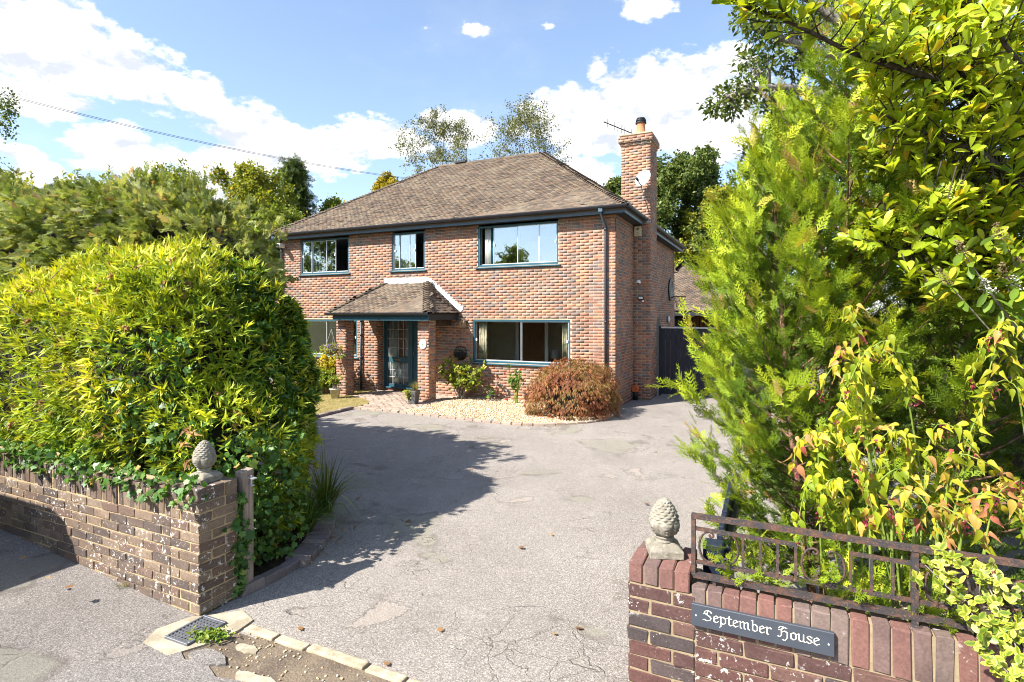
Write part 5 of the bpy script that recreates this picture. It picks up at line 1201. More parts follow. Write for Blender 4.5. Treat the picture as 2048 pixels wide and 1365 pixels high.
child(twigs('stems', [([lw(-1.5 + .1 * i, 1.6, .05), lw(-1.5 + .06 * i, 1.5, 1.2), lw(-1.4 + .04 * i, 1.4, 2.2)], .012, .004) for i in range(4)], bark_grey, None), pv)
cy = thing('cypress_hedge', 'tall olive-green cypress hedge behind the bamboo at the left', 'hedge', lw(-5, 3, 0), 0)
for j, (c, h, k) in enumerate((((-6.1, 2.15, 1.9), (4.35, .95, 2.15), (2.8, 3.2)), ((-10.8, 2.3, 2.2), (4.6, 1.1, 2.55), 2.6))):
    o = core_mesh('dark_core', c, h, k, None, lw, .25, 4 + j); child(o, cy)
    Xc, Nc = superell(c, h, k, 4200, 1.8); m = (Xc[:, 1] < c[1] + .9); Xc, Nc = Xc[m], Nc[m]
    Xc = Xc + Nc * (lump(Xc, 2.2, .10, 4 + j) + lump(Xc, 4.2, .2, 6) + rng.uniform(-.18, .06, len(Xc)))[:, None]
    Wc, Dc = toW(LO, Xc), toD(Nc); per = 5; P = np.repeat(Wc, per, 0); M = np.repeat(Dc, per, 0); nn = len(P)
    d = nrmz(M * .8 + rdir(nn) * .6 + np.array((-.1, -.1, -.1)))
    parts = [scat(T_cyp[q], P[q::3] + rdir(len(P[q::3])) * .04, d[q::3], nrmz(M[q::3] + rdir(len(P[q::3])) * .4), rng.uniform(.10, .2, len(P[q::3])), np.clip(rng.normal(.55, .22, len(P[q::3])) + .22 * lump(P[q::3], 3.5, 1., 8), .02, .99)) for q in range(3)]
    child(leaves('foliage', parts, cyp_m, None), cy)['kind'] = 'stuff'
    sel = rng.random(len(Wc)) < .55; child(leaves('climbers', [fan(Wc[sel], nrmz(Dc[sel] + np.array((0, 0, .3))), 5, .05, .1, .9, .1, T_lance, tn(.6, .2)), fan(Wc[sel][::2], Dc[sel][::2], 4, .04, .07, .9, .2, T_heart, tn(.5, .2))], bamboo_m, None), cy)['kind'] = 'stuff'
# odd shoots along the top of the hedge
segs = []; pts = []
for i in range(46):
    x = rng.uniform(-12, -3.2); y = rng.uniform(1.8, 2.5); z0 = 3.4 if x > -5 else 3.9; p = lw(x, y, z0); q = p + Vector((rng.uniform(-.12, .12), 0, rng.uniform(.25, .75))); segs.append(([p, p.lerp(q, .5), q], .009, .003)); 
    for t in np.linspace(.45, 1, 9): pts.append(p.lerp(q, t))
child(twigs('shoots', segs, bark_grey, None), cy)['kind'] = 'stuff'
pts = np.array(pts); child(leaves('foliage', [fan(pts, np.tile((0, 0, 1.), (len(pts), 1)), 3, .05, .09, 1.1, .0, T_small, tn(.55, .2))], oak_m, None), cy)['kind'] = 'stuff'
# curved bed with brick edge, soil, litter, sedge
bed_c = smooth_path([(-.02, .36), (-.0, .66), (-.04, 1.0), (-.24, 1.42), (-.5, 1.8), (-.95, 2.18), (-1.6, 2.4), (-2.6, 2.6)], 10)
polysheet('flower_bed', [lw(p[0] - .03, p[1] - .03) for p in bed_c] + [lw(-6, 2.6), lw(-6, .1), lw(-.3, .1)], .05, soil_m, .1)
be = thing('bed_edging', 'curved row of grey-brown bricks edging the ivy bed by the drive', 'edging', LO, HA)
edging(be, [p for p in bed_c if p[1] > .9], None, .035, True); edging(be, [p for p in bed_c if p[1] <= .98], None, .035)
def litter(name, poly, n, z, label, s0=.025, s1=.06):
    P = np.array([(p.x, p.y) for p in poly]); q = rng.uniform(P.min(0), P.max(0), (n * 4, 2)); q = q[inside(P, q)][:n]; n = len(q); a = rng.uniform(0, 6.28, n)
    return leaves(name, [scat(T_heart, np.c_[q, np.full(n, z) + rng.uniform(0, .015, n)], np.c_[np.cos(a), np.sin(a), rng.normal(0, .2, n)], nrmz(np.array((0, 0, 1.)) + rdir(n) * .4), rng.uniform(s0, s1, n), rng.random(n))], dead_m, None, kind='stuff', label=label, cat='leaf litter')
litter('leaf_litter', [lw(p[0] - .12, p[1]) for p in bed_c if p[1] < 2.0] + [lw(-1., 1.8), lw(-.7, .5)], 160, .055, 'brown fallen leaves lying on the soil of the ivy bed')
litter('leaf_litter', [lw(*p) for p in ((.05, 1.0), (.12, 1.1), (-.15, 1.9), (-.35, 1.75))], 26, .012, 'brown leaves and moss gathered outside the curved brick edge', .02, .05)
def tuft(name, root_label, cat, c, n, L0, L1, w_, spread, mat, mu=.4, parent=None, tmpl=None, fall=1.0, base_r=.06):
    t = thing(name, root_label, cat, c, 0) if parent is None else parent
    V = []; F = []; T = []
    for i in range(n):
        a = rng.uniform(0, 6.28); L = rng.uniform(L0, L1); lean = rng.uniform(.05, 1) * spread; b = np.array((math.cos(a) * base_r * rng.random(), math.sin(a) * base_r * rng.random(), 0)); dr_ = np.array((math.cos(a), math.sin(a), 0)); sd = np.array((-math.sin(a), math.cos(a), 0)) * w_
        k = 7; base = len(V); tt = np.clip(rng.normal(mu, .2), .02, .98)
        for j in range(k):
            s = j / (k - 1); p = b + dr_ * L * lean * s ** 1.3 + np.array((0, 0, L * (s - fall * .75 * lean * s ** 2.4))); ww = sd * (1 - s ** 2) * (1 if j < k - 1 else 0)
            V += [p - ww, p + ww]; T += [tt, tt]
        for j in range(k - 1): F += [(base + 2 * j, base + 2 * j + 1, base + 2 * j + 3), (base + 2 * j, base + 2 * j + 3, base + 2 * j + 2)]
    V = np.array(V); 
    o = put('blades', np_mesh('blades', V if parent is None else V + np.array(c), F, mat, True, T), t); o['kind'] = 'stuff'; return t
tuft('sedge', 'dark green arching sedge clump beside the curved brick edge', 'grass', lw(-.42, 1.42, .04), 240, .4, .8, .006, 1., grass_m, .5, fall=1.2)
tuft('sedge', 'taller yellow-green sedge leaning over the drive behind the first clump', 'grass', lw(-.65, 1.95, .04), 170, .5, 1., .007, 1., grass_m, .75, fall=1.25)
tuft('weed_tuft', 'dry straw tuft at the foot of the left wall', 'weed', lw(-.9, -.02, rise(-.9) + .0), 50, .04, .10, .002, .9, grass_m, .97, base_r=.04)
wd = thing('weed', 'small leafy weed growing beside the drain grate', 'weed', lw(.33, -.15, .01), 0)
pts = np.array(lw(.33, -.15, .02)) + np.c_[rng.normal(0, .07, 60), rng.normal(0, .035, 60), rng.uniform(0, .03, 60)]
child(leaves('foliage', [fan(pts, np.tile((0, 0, 1.), (60, 1)), 4, .02, .045, 1.2, .2, T_small, tn(.4, .2))], shrub_m, None), wd)

# ------------------------------------------------------------------ right boundary planting
polysheet('right_bed', [rw(x, y) for x, y in ((.5, .12), (6, .12), (6, 3.4), (1.6, 3.2), (.75, 1.6))], .03, m_dirt('bed_grit', (.3, .23, .15), (.42, .34, .23), (.2, .15, .1)), .08)
pebbles('gravel', [rw(x, y) for x, y in ((.5, .14), (2.6, .14), (2.6, 2.6), (1.5, 2.6), (.8, 1.5))], 4200, .008, .018, .035, 'pale gravel of the bed behind the iron railing')
def conifer(name, label, stems, seed, nb=64, Lmax=1.05, sprays=15, size=(.085, .15), tmul=0., zlo=.25, density=1.):
    global rng
    t = thing(name, label, 'conifer', (stems[0][0][0], stems[0][0][1], 0), 0); segs = []; P = []; D = []; U = []; S = []; TT = []
    r_ = np.random.default_rng(seed)
    for (b, tp, lm) in stems:
        b = np.array(b, float); tp = np.array(tp, float); st = [b + (tp - b) * s + np.array((math.sin(s * 5 + b[0]) * .03, math.cos(s * 4) * .03, 0)) for s in np.linspace(0, 1, 10)]
        segs.append((st, .032, .006)); H = tp[2] - b[2]
        for i in range(nb):
            s = (zlo + (H - zlo) * (i / nb) ** .92) / H; o = b + (tp - b) * s; az = i * 2.399 + r_.uniform(-.4, .4)
            prof = min(1, 1.7 * (1 - s) ** .72) * (.75 + .25 * min(1, s / .3)); L = lm * prof * r_.uniform(.65, 1.1) + .12
            el0 = R(5 + 45 * s) + r_.normal(0, .12); el1 = R(48 + 25 * s); k = 9; p = o.copy(); path = [p.copy()]
            for j in range(k):
                e = el0 + (el1 - el0) * (j / k) ** 1.2; dv = np.array((math.cos(az) * math.cos(e), math.sin(az) * math.cos(e), math.sin(e))); az += r_.normal(0, .05); p = p + dv * L / k; path.append(p.copy())
            segs.append((path, .011 * min(1, L), .0025)); path = np.array(path)
            ns = int(sprays * (L / .8) * density) + 3
            for q in range(ns):
                f = .22 + .78 * (q + r_.random()) / ns; ii = min(int(f * k), k - 1); pp = path[ii] + (path[ii + 1] - path[ii]) * (f * k - ii); tv = nrmz(path[ii + 1] - path[ii]); sd = nrmz(np.cross(tv, (0, 0, 1.))) * (1 if q % 2 else -1)
                d = nrmz(tv * r_.uniform(.7, 1.1) + sd * r_.uniform(.35, 1.0) * (1 - f * .5) + r_.normal(0, .22, 3) + np.array((0, 0, .12)))
                n_in = 3
                for w_ in range(n_in):
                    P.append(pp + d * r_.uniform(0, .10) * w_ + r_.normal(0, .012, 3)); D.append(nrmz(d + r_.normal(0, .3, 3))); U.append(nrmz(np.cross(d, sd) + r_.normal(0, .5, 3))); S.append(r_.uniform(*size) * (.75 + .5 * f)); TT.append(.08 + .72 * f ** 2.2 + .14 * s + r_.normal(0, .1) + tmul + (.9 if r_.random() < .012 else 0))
    child(twigs('trunk', segs[:0] + [g_ for g_ in segs if len(g_[0]) == 10 and g_[1] > .03], bark_red, None, 8), t)
    child(twigs('branches', [g_ for g_ in segs if not (g_[1] > .03)], bark_red, None, 4), t)['kind'] = 'stuff'
    P, D, U, S, TT = (np.array(a) for a in (P, D, U, S, TT))
    parts = [scat(T_frond[q], P[q::3], D[q::3], U[q::3], S[q::3], np.clip(TT[q::3], .02, .995)) for q in range(3)]
    child(leaves('crown', parts, thuja_m, None, False), t)['kind'] = 'stuff'
    return t
conifer('thuja', 'feathery bright green thuja with reddish stem behind the railing', [((2.2, 3.95, 0), (2.42, 3.9, 4.15), 1.02), ((2.06, 3.75, 0), (1.82, 3.95, 3.3), .68)], 3, 80, sprays=18, tmul=.02)
conifer('thuja', 'second thuja half hidden in the honeysuckle further right', [((3.0, 3.75, 0), (3.2, 3.9, 3.1), 1.1)], 5, 66, sprays=17, tmul=-.02)
conifer('thuja', 'darker thuja filling the gap behind the first one', [((2.75, 5.0, 0), (2.8, 5.1, 3.9), 1.3)], 8, 60, sprays=14, tmul=.0, size=(.13, .22))
# low sprays poking through the railing
lo_ = thing('thuja_seedling', 'small bright thuja sprays poking through the iron railing', 'conifer', rw(.7, .2, .9), 0)
P = []; D = []
for (cx, cz, n, r_) in ((.62, 1.0, 60, .09), (.5, .98, 26, .06), (.86, 1.05, 46, .08), (.95, .97, 30, .07), (1.12, .93, 22, .05), (1.35, .92, 40, .07)):
    for i in range(n):
        c = rw(cx + rng.normal(0, r_), .1 + rng.uniform(-.06, .12), cz + rng.normal(0, r_ * .6)); P.append(c); D.append(nrmz(np.array((rng.normal(0, .5), -.35 + rng.normal(0, .4), .6 + rng.normal(0, .3)))))
P, D = np.array(P), np.array(D); child(leaves('foliage', [scat(T_frond[i], P[i::3], D[i::3], rdir(len(P[i::3])), rng.uniform(.06, .11, len(P[i::3])), np.clip(rng.normal(.66, .15, len(P[i::3])), 0, .97)) for i in range(3)], thuja_m, None, False), lo_)['kind'] = 'stuff'
child(twigs('stems', [([rw(x, .35, .1), rw(x + .03, .25, .6), rw(x, .14, 1.0)], .008, .003) for x in (.55, .7, .9, 1.1, 1.3)], bark_red, None), lo_)['kind'] = 'stuff'
# laurel ---------------------------------------------------------------
la = thing('laurel', 'large-leaved yellow-green laurel overhanging from the upper right', 'tree', (4.3, 3.6, 0), 0)
limbs = [[(2160, 420, 3.7), (2080, 300, 3.4), (1950, 192, 3.15), (1850, 152, 3.05), (1720, 112, 2.98), (1600, 55, 2.95), (1482, 8, 2.95)], [(1950, 192, 3.15), (1908, 112, 3.1), (1935, 30, 3.1), (1940, -70, 3.1)], [(2160, 520, 3.6), (1995, 335, 3.1), (1900, 285, 3.05), (1800, 250, 3.1)],
         [(2170, 560, 3.7), (2000, 486, 3.25), (1880, 478, 3.3), (1800, 500, 3.35), (1740, 470, 3.4)], [(2160, 240, 3.2), (2010, 90, 2.85), (1985, -40, 2.85)], [(2180, 700, 3.6), (2060, 600, 3.2), (1960, 560, 3.2)], [(2100, 300, 3.4), (1990, 200, 3.5), (1800, 60, 3.7), (1690, -40, 3.8)], [(2120, 460, 3.5), (1930, 400, 3.6), (1800, 360, 3.8), (1720, 300, 3.9)]]
segs = []; LP = []
for i, l in enumerate(limbs):
    p = [at(*q) for q in l]; sp = smooth_path([tuple(q) for q in p], 6); segs.append((sp, .030 if i in (0, 2, 3) else .018, .005)); LP += [np.array(s) for s in sp[3:]]
segs.append(([Vector((4.3, 3.6, 0)), Vector((4.1, 3.7, 1.2)), at(2180, 560, 3.7), at(2160, 420, 3.7)], .07, .035))
LP = np.array(LP); tips = []; axs = []
for i in range(330):
    b = LP[rng.integers(len(LP))]; d = nrmz(rng.normal(size=3) * np.array((1, .8, .6)) + np.array((-.25, -.3, .8))); L = rng.uniform(.08, .34); e = b + d * L
    segs.append(([b, b + d * L * .5 + np.array((0, 0, -.01)), e], .005, .0028)); tips.append(e); axs.append(nrmz(d + np.array((0, 0, .5)))); 
    if L > .2: tips.append(b + d * L * .55); axs.append(nrmz(d + rng.normal(0, .4, 3)))
for i in range(1150):                 # the body of the crown
    u = rng.uniform(1730, 2120); v = rng.uniform(-60, 590); D = rng.uniform(3.0, 4.2)
    if u < 1800 and v > 330: u += 120
    e = np.array(at(u, v, D)); b = LP[np.argmin(np.linalg.norm(LP - e, axis=1))]; 
    if np.linalg.norm(b - e) < .9: segs.append(([b, (b + e) / 2 + np.array((0, 0, .03)), e], .006, .003))
    tips.append(e); axs.append(nrmz(np.array((-.3, -.3, .9)) + rng.normal(0, .4, 3)))
tips, axs = np.array(tips), np.array(axs); per = 8; P = np.repeat(tips, per, 0); A = np.repeat(axs, per, 0); n = len(P)
sdv = nrmz(np.cross(A, rdir(n))); d = nrmz(A * rng.uniform(.5, 1.6, n)[:, None] + sdv * 1.); 
child(leaves('crown', [scat(T_oval, P - A * rng.uniform(0, .06, n)[:, None] + sdv * .006, d, nrmz(A + rdir(n) * .25), rng.uniform(.055, .105, n), np.clip(rng.normal(.66, .22, n) + (rng.random(n) < .006), .02, 1.))], laurel_m, None), la)['kind'] = 'stuff'
child(twigs('trunk', segs[-1 - 0:] if False else segs[:9], bark_dark, None, 8), la); child(twigs('twigs', segs[9:], bark_dark, None, 4), la)['kind'] = 'stuff'
# Himalayan honeysuckle -------------------------------------------------
ley = thing('honeysuckle_shrub', 'yellow and pink leaved honeysuckle shrub with burgundy tassels over the railing', 'shrub', rw(1.3, .6, 0), 0)
shoots = [([(1790, 1180, 2.9), (1740, 960, 2.85), (1660, 868, 2.75), (1600, 880, 2.65), (1588, 925, 2.6)], .62), ([(1780, 1160, 2.9), (1720, 930, 2.8), (1700, 900, 2.65), (1735, 985, 2.6), (1750, 1040, 2.6)], .42), ([(1800, 1200, 2.8), (1790, 1010, 2.75), (1830, 985, 2.6), (1880, 1060, 2.5), (1905, 1150, 2.45)], .62), ([(1820, 1190, 2.8), (1850, 1020, 2.7), (1930, 1040, 2.5), (1985, 1110, 2.45)], .66),
          ([(1850, 1190, 2.75), (1920, 1010, 2.65), (2000, 995, 2.5), (2060, 1050, 2.45)], .72), ([(1880, 1100, 2.8), (1990, 960, 2.7), (2060, 1000, 2.55)], .68), ([(1780, 1100, 3.), (1730, 760, 2.95), (1760, 700, 2.8), (1800, 730, 2.75), (1835, 790, 2.75)], .45), ([(1770, 1100, 3.), (1700, 720, 2.95), (1665, 735, 2.8), (1640, 780, 2.78)], .55),
          ([(1760, 1100, 3.), (1715, 660, 3.), (1700, 625, 2.9), (1725, 660, 2.85)], .4), ([(1840, 1100, 2.9), (1860, 880, 2.8), (1900, 850, 2.7), (1950, 900, 2.65)], .4), ([(1860, 1080, 2.9), (1960, 820, 2.85), (2010, 760, 2.7), (2050, 800, 2.65)], .35), ([(1900, 1060, 2.9), (1990, 700, 2.85), (2020, 640, 2.75), (2060, 690, 2.7)], .4), ([(1800, 1100, 2.9), (1820, 900, 2.9), (1790, 860, 2.8), (1760, 880, 2.75)], .5), ([(1700, 1150, 2.8), (1690, 990, 2.75), (1660, 960, 2.65), (1640, 1010, 2.6)], .4), ([(1720, 1150, 2.8), (1740, 1040, 2.7), (1780, 1010, 2.6), (1800, 1050, 2.55)], .55),
          ([(1890, 1150, 2.8), (1900, 930, 2.75), (1960, 920, 2.6), (2010, 960, 2.6)], .6), ([(1960, 1150, 2.6), (1990, 1000, 2.55), (2040, 960, 2.5)], .75)]
sr = random.Random(12)
for i in range(8):
    u = sr.uniform(1600, 2060); v = sr.uniform(660, 1010); D0 = sr.uniform(2.75, 3.05); dx = sr.choice((-1, 1)) * sr.uniform(25, 60); shoots.append(([(u + sr.uniform(-30, 60), v + 260, D0 + .15), (u, v, D0), (u + dx, v - 5, D0 - .08), (u + 1.7 * dx, v + sr.uniform(40, 90), D0 - .13)], sr.uniform(.0, .4)))
segs = []; P = []; D = []; U = []; S = []; TT = []; tass = []
for (l, mu) in shoots:
    p = [np.array(at(*q)) for q in l]; sp = resample(smooth_path(p, 8), .042); segs.append(([tuple(q) for q in sp], .006, .002)); n = len(sp)
    for j in range(int(n * .42), n):
        tv = nrmz(sp[min(j + 1, n - 1)] - sp[max(j - 1, 0)]); sd = nrmz(np.cross(tv, (rng.normal(0, .4), rng.normal(0, .4), 1)))
        for s in (-1, 1):
            P.append(sp[j] + rng.normal(0, .014, 3)); D.append(nrmz(sd * s * rng.uniform(.3, 1.1) + tv * .4 + np.array((0, -.15, -.75 + rng.normal(0, .3))))); U.append(nrmz(np.array((-.5, -.6, .7)) + rng.normal(0, .35, 3))); S.append(rng.uniform(.038, .075)); TT.append(np.clip(rng.normal(mu, .16), .03, .98))
    tass.append(sp[-1]); 
    if rng.random() < .6: tass.append(sp[int(n * .8)])
P, D, U, S, TT = (np.array(a) for a in (P, D, U, S, TT))
child(leaves('foliage', [scat(T_heart, P, D, U, S, TT)], ley_m, None), ley)['kind'] = 'stuff'
child(twigs('canes', segs + [([rw(1.05 + i * .07, .35 + .1 * (i % 3), 0), rw(1.07 + i * .07, .33 + .08 * (i % 2), .6), rw(1.02 + i * .09, .3, 1.25)], .011, .007) for i in range(7)], cane_m, None, 6), ley)['kind'] = 'stuff'
br_m = m_leaf('burgundy_bract', [(0, (.12, .012, .03)), (1, (.3, .03, .06))], .25, .5)
P = np.concatenate([t + np.c_[rng.normal(0, .008, 14), rng.normal(0, .008, 14), -np.linspace(0, .06, 14)] for t in tass]); n = len(P)
child(leaves('tassels', [scat(T_small, P, nrmz(rdir(n) + np.array((0, 0, -.7))), rdir(n), rng.uniform(.012, .022, n), rng.random(n))], br_m, None), ley)['kind'] = 'stuff'
# variegated euonymus ---------------------------------------------------
eu = thing('euonymus', 'cream-edged variegated euonymus trailing over the right end of the wall', 'shrub', rw(1.6, 0, .8), 0)
C = []; segs = []
for l in ([(2080, 1400, 2.1), (2000, 1330, 2.14), (1960, 1270, 2.18), (1940, 1220, 2.22), (1890, 1170, 2.3), (1850, 1130, 2.4)], [(2080, 1200, 2.2), (2000, 1160, 2.28), (1930, 1130, 2.33), (1870, 1120, 2.4)], [(2080, 1290, 2.15), (2010, 1230, 2.2), (1975, 1170, 2.25), (1960, 1130, 2.3)], [(2080, 1360, 2.1), (2030, 1290, 2.14), (2020, 1240, 2.18)]):
    sp = resample(smooth_path([np.array(at(*q)) for q in l], 6), .028); segs.append(([tuple(q) for q in sp], .005, .002)); C += [q + rng.normal(0, .022, 3) for q in sp for _ in range(2)]
C = np.array(C); per = 6; P = np.repeat(C, per, 0); n = len(P); ax = nrmz(np.array((-.3, -.6, .6)) + np.repeat(rng.normal(0, .4, (len(C), 3)), per, 0)); sd = nrmz(np.cross(ax, rdir(n)))
child(leaves('foliage', [scat(T_euon, P, nrmz(sd + ax * rng.uniform(.1, .7, n)[:, None]), nrmz(ax + rdir(n) * .2), rng.uniform(.026, .042, n), np.clip(rng.normal(.22, .16, n), .0, .6), E_euon * .38)], euon_m, None), eu)['kind'] = 'stuff'
child(twigs('stems', segs, bark_grey, None), eu)['kind'] = 'stuff'
# buddleia with white and spent flower heads
bu = thing('buddleia', 'buddleia with white and browned flower heads at the right edge', 'shrub', (3.9, 3.3, 0), 0)
segs = []; hd = []; lf = []
for (u, v, c) in ((1975, 580, 0), (2035, 575, 0), (1925, 505, 1), (2010, 550, 1), (2045, 540, 1), (1890, 560, 1), (2000, 470, 1)):
    e = np.array(at(u, v, 2.95)); b = np.array((3.6, 3.2, .9)); m = (b + e) / 2 + np.array((0, 0, .12)); sp = smooth_path([b, m, e], 8); segs.append((sp, .008, .003)); hd.append((e, c)); lf += [q for q in sp[6:] for _ in range(3)]
child(twigs('stems', segs, bark_grey, None), bu)['kind'] = 'stuff'; lf = np.array(lf); n = len(lf)
child(leaves('foliage', [scat(T_oval, lf, nrmz(rdir(n) + np.array((-.2, -.2, -.3))), nrmz(rdir(n) * .6 + np.array((0, 0, 1))), rng.uniform(.07, .12, n), np.clip(rng.normal(.3, .15, n), 0, 1), None, np.full(n, .8))], shrub_m, None), bu)['kind'] = 'stuff'
wh = m_leaf('white_floret', [(0, (.7, .7, .62)), (1, (.8, .8, .76))], .2, .6); bw = m_leaf('spent_floret', [(0, (.16, .1, .05)), (1, (.32, .22, .12))], .1, .8)
for e, c in hd:
    n = 130; t = rng.random(n); P = e + np.c_[rng.normal(0, 1, n), rng.normal(0, 1, n), np.zeros(n)] * (.022 * (1 - t * .7))[:, None] + np.outer(t - .3, np.array((-.05, -.02, .09)))
    child(leaves('flower_head', [scat(T_rhomb, P, rdir(n), rdir(n), rng.uniform(.008, .014, n), rng.random(n))], bw if c else wh, None, False), bu)['kind'] = 'stuff'
# big dark evergreen behind
def clump_tree(name, label, base, limbs, clumps, mat, bark, leaf=(.05, .09), n_per=260, T=T_small, r0=.12, sub=9, tm=.45):
    t = thing(name, label, 'tree', base, 0); segs = []; ends = []
    for l in limbs:
        p = [np.array(q) for q in l]; sp = smooth_path(p, 6); segs.append((sp, r0, r0 * .25)); ends += sp[4:]
    ends = np.array(ends); parts = []
    for (c, r) in clumps:
        c = np.array(c); b = ends[np.argmin(np.linalg.norm(ends - c, axis=1))]
        for i in range(sub):
            e = c + rdir(1)[0] * np.array(r) * .6; m = (b + e) / 2 + rng.normal(0, .1, 3) * np.array(r); segs.append((smooth_path([b, m, e], 4), .022, .005))
            k = int(n_per / sub); dd = rdir(k); P = e + dd * np.array(r) * rng.random(k)[:, None] ** .5 * .55
            parts.append(scat(T, P, nrmz(dd + rdir(k) * .7), nrmz(np.array((0, 0, 1.)) + rdir(k) * .7), rng.uniform(*leaf, k), np.clip(rng.normal(tm, .2, k), .02, .98)))
    child(twigs('trunk', segs[:len(limbs)], bark, None, 7), t); child(twigs('twigs', segs[len(limbs):], bark, None, 4), t)['kind'] = 'stuff'; child(leaves('crown', parts, mat, None), t)['kind'] = 'stuff'
    return t
D = 8.5
lm = [[(6.4, D + .4, 0), (6.2, D, 3.2), tuple(at(1720, 200, D)), tuple(at(1690, 20, D)), tuple(at(1700, -160, D))], [tuple(at(1722, 230, D)), tuple(at(1640, 190, D)), tuple(at(1540, 175, D - .2)), tuple(at(1450, 195, D - .3))], [tuple(at(1705, 120, D)), tuple(at(1600, 90, D)), tuple(at(1510, 60, D))], [tuple(at(1720, 300, D)), tuple(at(1620, 300, D)), tuple(at(1530, 330, D))], [tuple(at(1700, 60, D)), tuple(at(1620, 0, D)), tuple(at(1540, -50, D))], [tuple(at(1730, 330, D)), tuple(at(1850, 200, D)), tuple(at(1950, 50, D))]]
cl_ = [(at(u, v, D + dz), (r, r, r * .7)) for (u, v, r, dz) in ((1452, 205, .34, -.2), (1490, 170, .36, -.2), (1520, 130, .4, 0), (1530, 70, .42, 0), (1515, 20, .45, 0), (1560, -10, .5, .1), (1590, 60, .45, .2), (1600, 120, .4, .3), (1545, 215, .32, -.2), (1580, 250, .35, 0), (1530, 300, .38, 0), (1505, 350, .34, 0), (1640, 40, .6, .3), (1690, 90, .6, .4), (1640, 180, .5, .3), (1600, 330, .5, .2), (1650, 280, .5, .3), (1700, 0, .7, .3), (1760, 60, .8, .6), (1840, 100, .9, .8), (1930, 40, .9, .8), (1700, 230, .6, .5), (1800, 200, .9, .8), (2000, 150, 1., .9), (1900, 260, 1., .9), (1550, 400, .45, .3), (1620, 420, .6, .5), (1720, 400, .8, .7))]
clump_tree('evergreen_oak', 'dark evergreen tree with bare branches above the thuja', (6.4, D + .4, 0), lm, cl_, dark_leaf, bark_grey, (.05, .10), 420, T_small, .11, 12, .5)
# hedge filling the far right boundary
rh = thing('boundary_hedge', 'dense green hedge closing the right side behind the shrubs', 'hedge', (8, 9, 0), 0)
c, h, k = (0, 0, 1.4), (5.2, 1.4, 1.75), 2.6
def rhf(x, y, z): p = Vector((7.4, 7.6, 0)); a = R(62); return p + Vector((math.cos(a) * x - math.sin(a) * y, math.sin(a) * x + math.cos(a) * y, z))
child(core_mesh('dark_core', c, h, k, None, rhf, .2, 33), rh)
Xr, Nr = superell(c, h, k, 5200, .1); Xr = Xr + Nr * (lump(Xr, 1.6, .18, 33) + rng.uniform(-.12, .1, len(Xr)))[:, None]; a = R(62); R2 = np.array([[math.cos(a), -math.sin(a), 0], [math.sin(a), math.cos(a), 0], [0, 0, 1]])
child(leaves('foliage', [fan(Xr @ R2.T + np.array((7.4, 7.6, 0)), Nr @ R2.T, 6, .06, .11, .9, .1, T_small, tn(.5, .2))], shrub_m, None), rh)['kind'] = 'stuff'

# ------------------------------------------------------------------ planting by the house
mp = thing('maple', 'domed copper-leaved Japanese maple at the right corner of the house', 'shrub', hw(-.72, -1.12, 0), 0)
c, h = (-.68, -1.14, .36), (1.0, .94, .86)
child(core_mesh('dark_core', c, h, 2.2, None, hw, .28, 12), mp)
X, N = superell(c, h, 2.2, 3600, .08); X = X + N * (lump(X, 3.4, .13, 12) + lump(X, 8, .07, 13) + rng.uniform(-.18, .06, len(X)))[:, None]
W, Dn = toW(HO, X), toD(N); per = 6; P = np.repeat(W, per, 0); M = np.repeat(Dn, per, 0); n = len(P)
child(leaves('foliage', [scat(T_lance, P + rdir(n) * .03, nrmz(M * .55 + np.array((0, 0, -.9)) + rdir(n) * .45), nrmz(M + rdir(n) * .5), rng.uniform(.05, .10, n), np.clip(np.repeat(np.clip(.62 + .36 * lump(X, 4.2, 1., 14), 0, 1), per) + rng.normal(0, .16, n), .01, .99), None, np.full(n, 1.25))], maple_m, None), mp)['kind'] = 'stuff'
child(twigs('stems', [([hw(-.7, -1.1, 0), hw(-.7 + .3 * math.cos(a), -1.1 + .3 * math.sin(a), .5), hw(-.7 + .75 * math.cos(a), -1.1 + .75 * math.sin(a), .75)], .03, .008) for a in np.linspace(0, 6, 8)], bark_dark, None), mp)
def shrub(name, label, c, stems, mat, n_whorl, L0, L1, rx, ry, z0, z1, T=T_small, mu=.5, cat='shrub', per=7, bias=None, parent=None, bark=bark_grey, hw_=hw):
    t = thing(name, label, cat, hw_(*c), 0) if parent is None else parent; segs = []; tips = []
    for i in range(stems):
        a = rng.uniform(0, 6.28); r = rng.uniform(.3, 1) ; e = (c[0] + math.cos(a) * rx * r, c[1] + math.sin(a) * ry * r, c[2] + rng.uniform(z0 + (z1 - z0) * .35, z1)); b = hw_(c[0] + rng.normal(0, .03), c[1] + rng.normal(0, .03), c[2]); q = hw_(*e); m = b.lerp(q, .5) + Vector((0, 0, .08)); segs.append((smooth_path([tuple(b), tuple(m), tuple(q)], 5), .010, .003)); sp = np.array(segs[-1][0])
        k = max(2, n_whorl // stems)
        for j in range(k): f = rng.uniform(.4, 1); tips.append(sp[min(len(sp) - 1, int(f * (len(sp) - 1)))] + rng.normal(0, .045 * (1 + rx), 3) * np.array((1, 1, .8)))
    tips = np.array(tips); tips = tips[tips[:, 2] > c[2] + z0]
    child2 = leaves('foliage', [fan(tips, nrmz(rdir(len(tips)) * .6 + np.array((-.2, -.3, .7))), per, L0, L1, .9, .0, T, tn(mu, .2))], mat, None)
    s2 = twigs('stems', segs, bark, None, 5)
    for o in (child2, s2): o.parent = t; o.matrix_parent_inverse = Matrix.Rotation(-t.rotation_euler.z, 4, 'Z') @ Matrix.Translation(-Vector(t.location)); o['kind'] = 'stuff'
    return t
shrub('porch_shrub', 'leggy yellow-green shrub with bare lower stems right of the porch', (-4.05, -.45, .03), 26, shrub_m, 360, .06, .105, .78, .4, .16, 1.1, mu=.68)
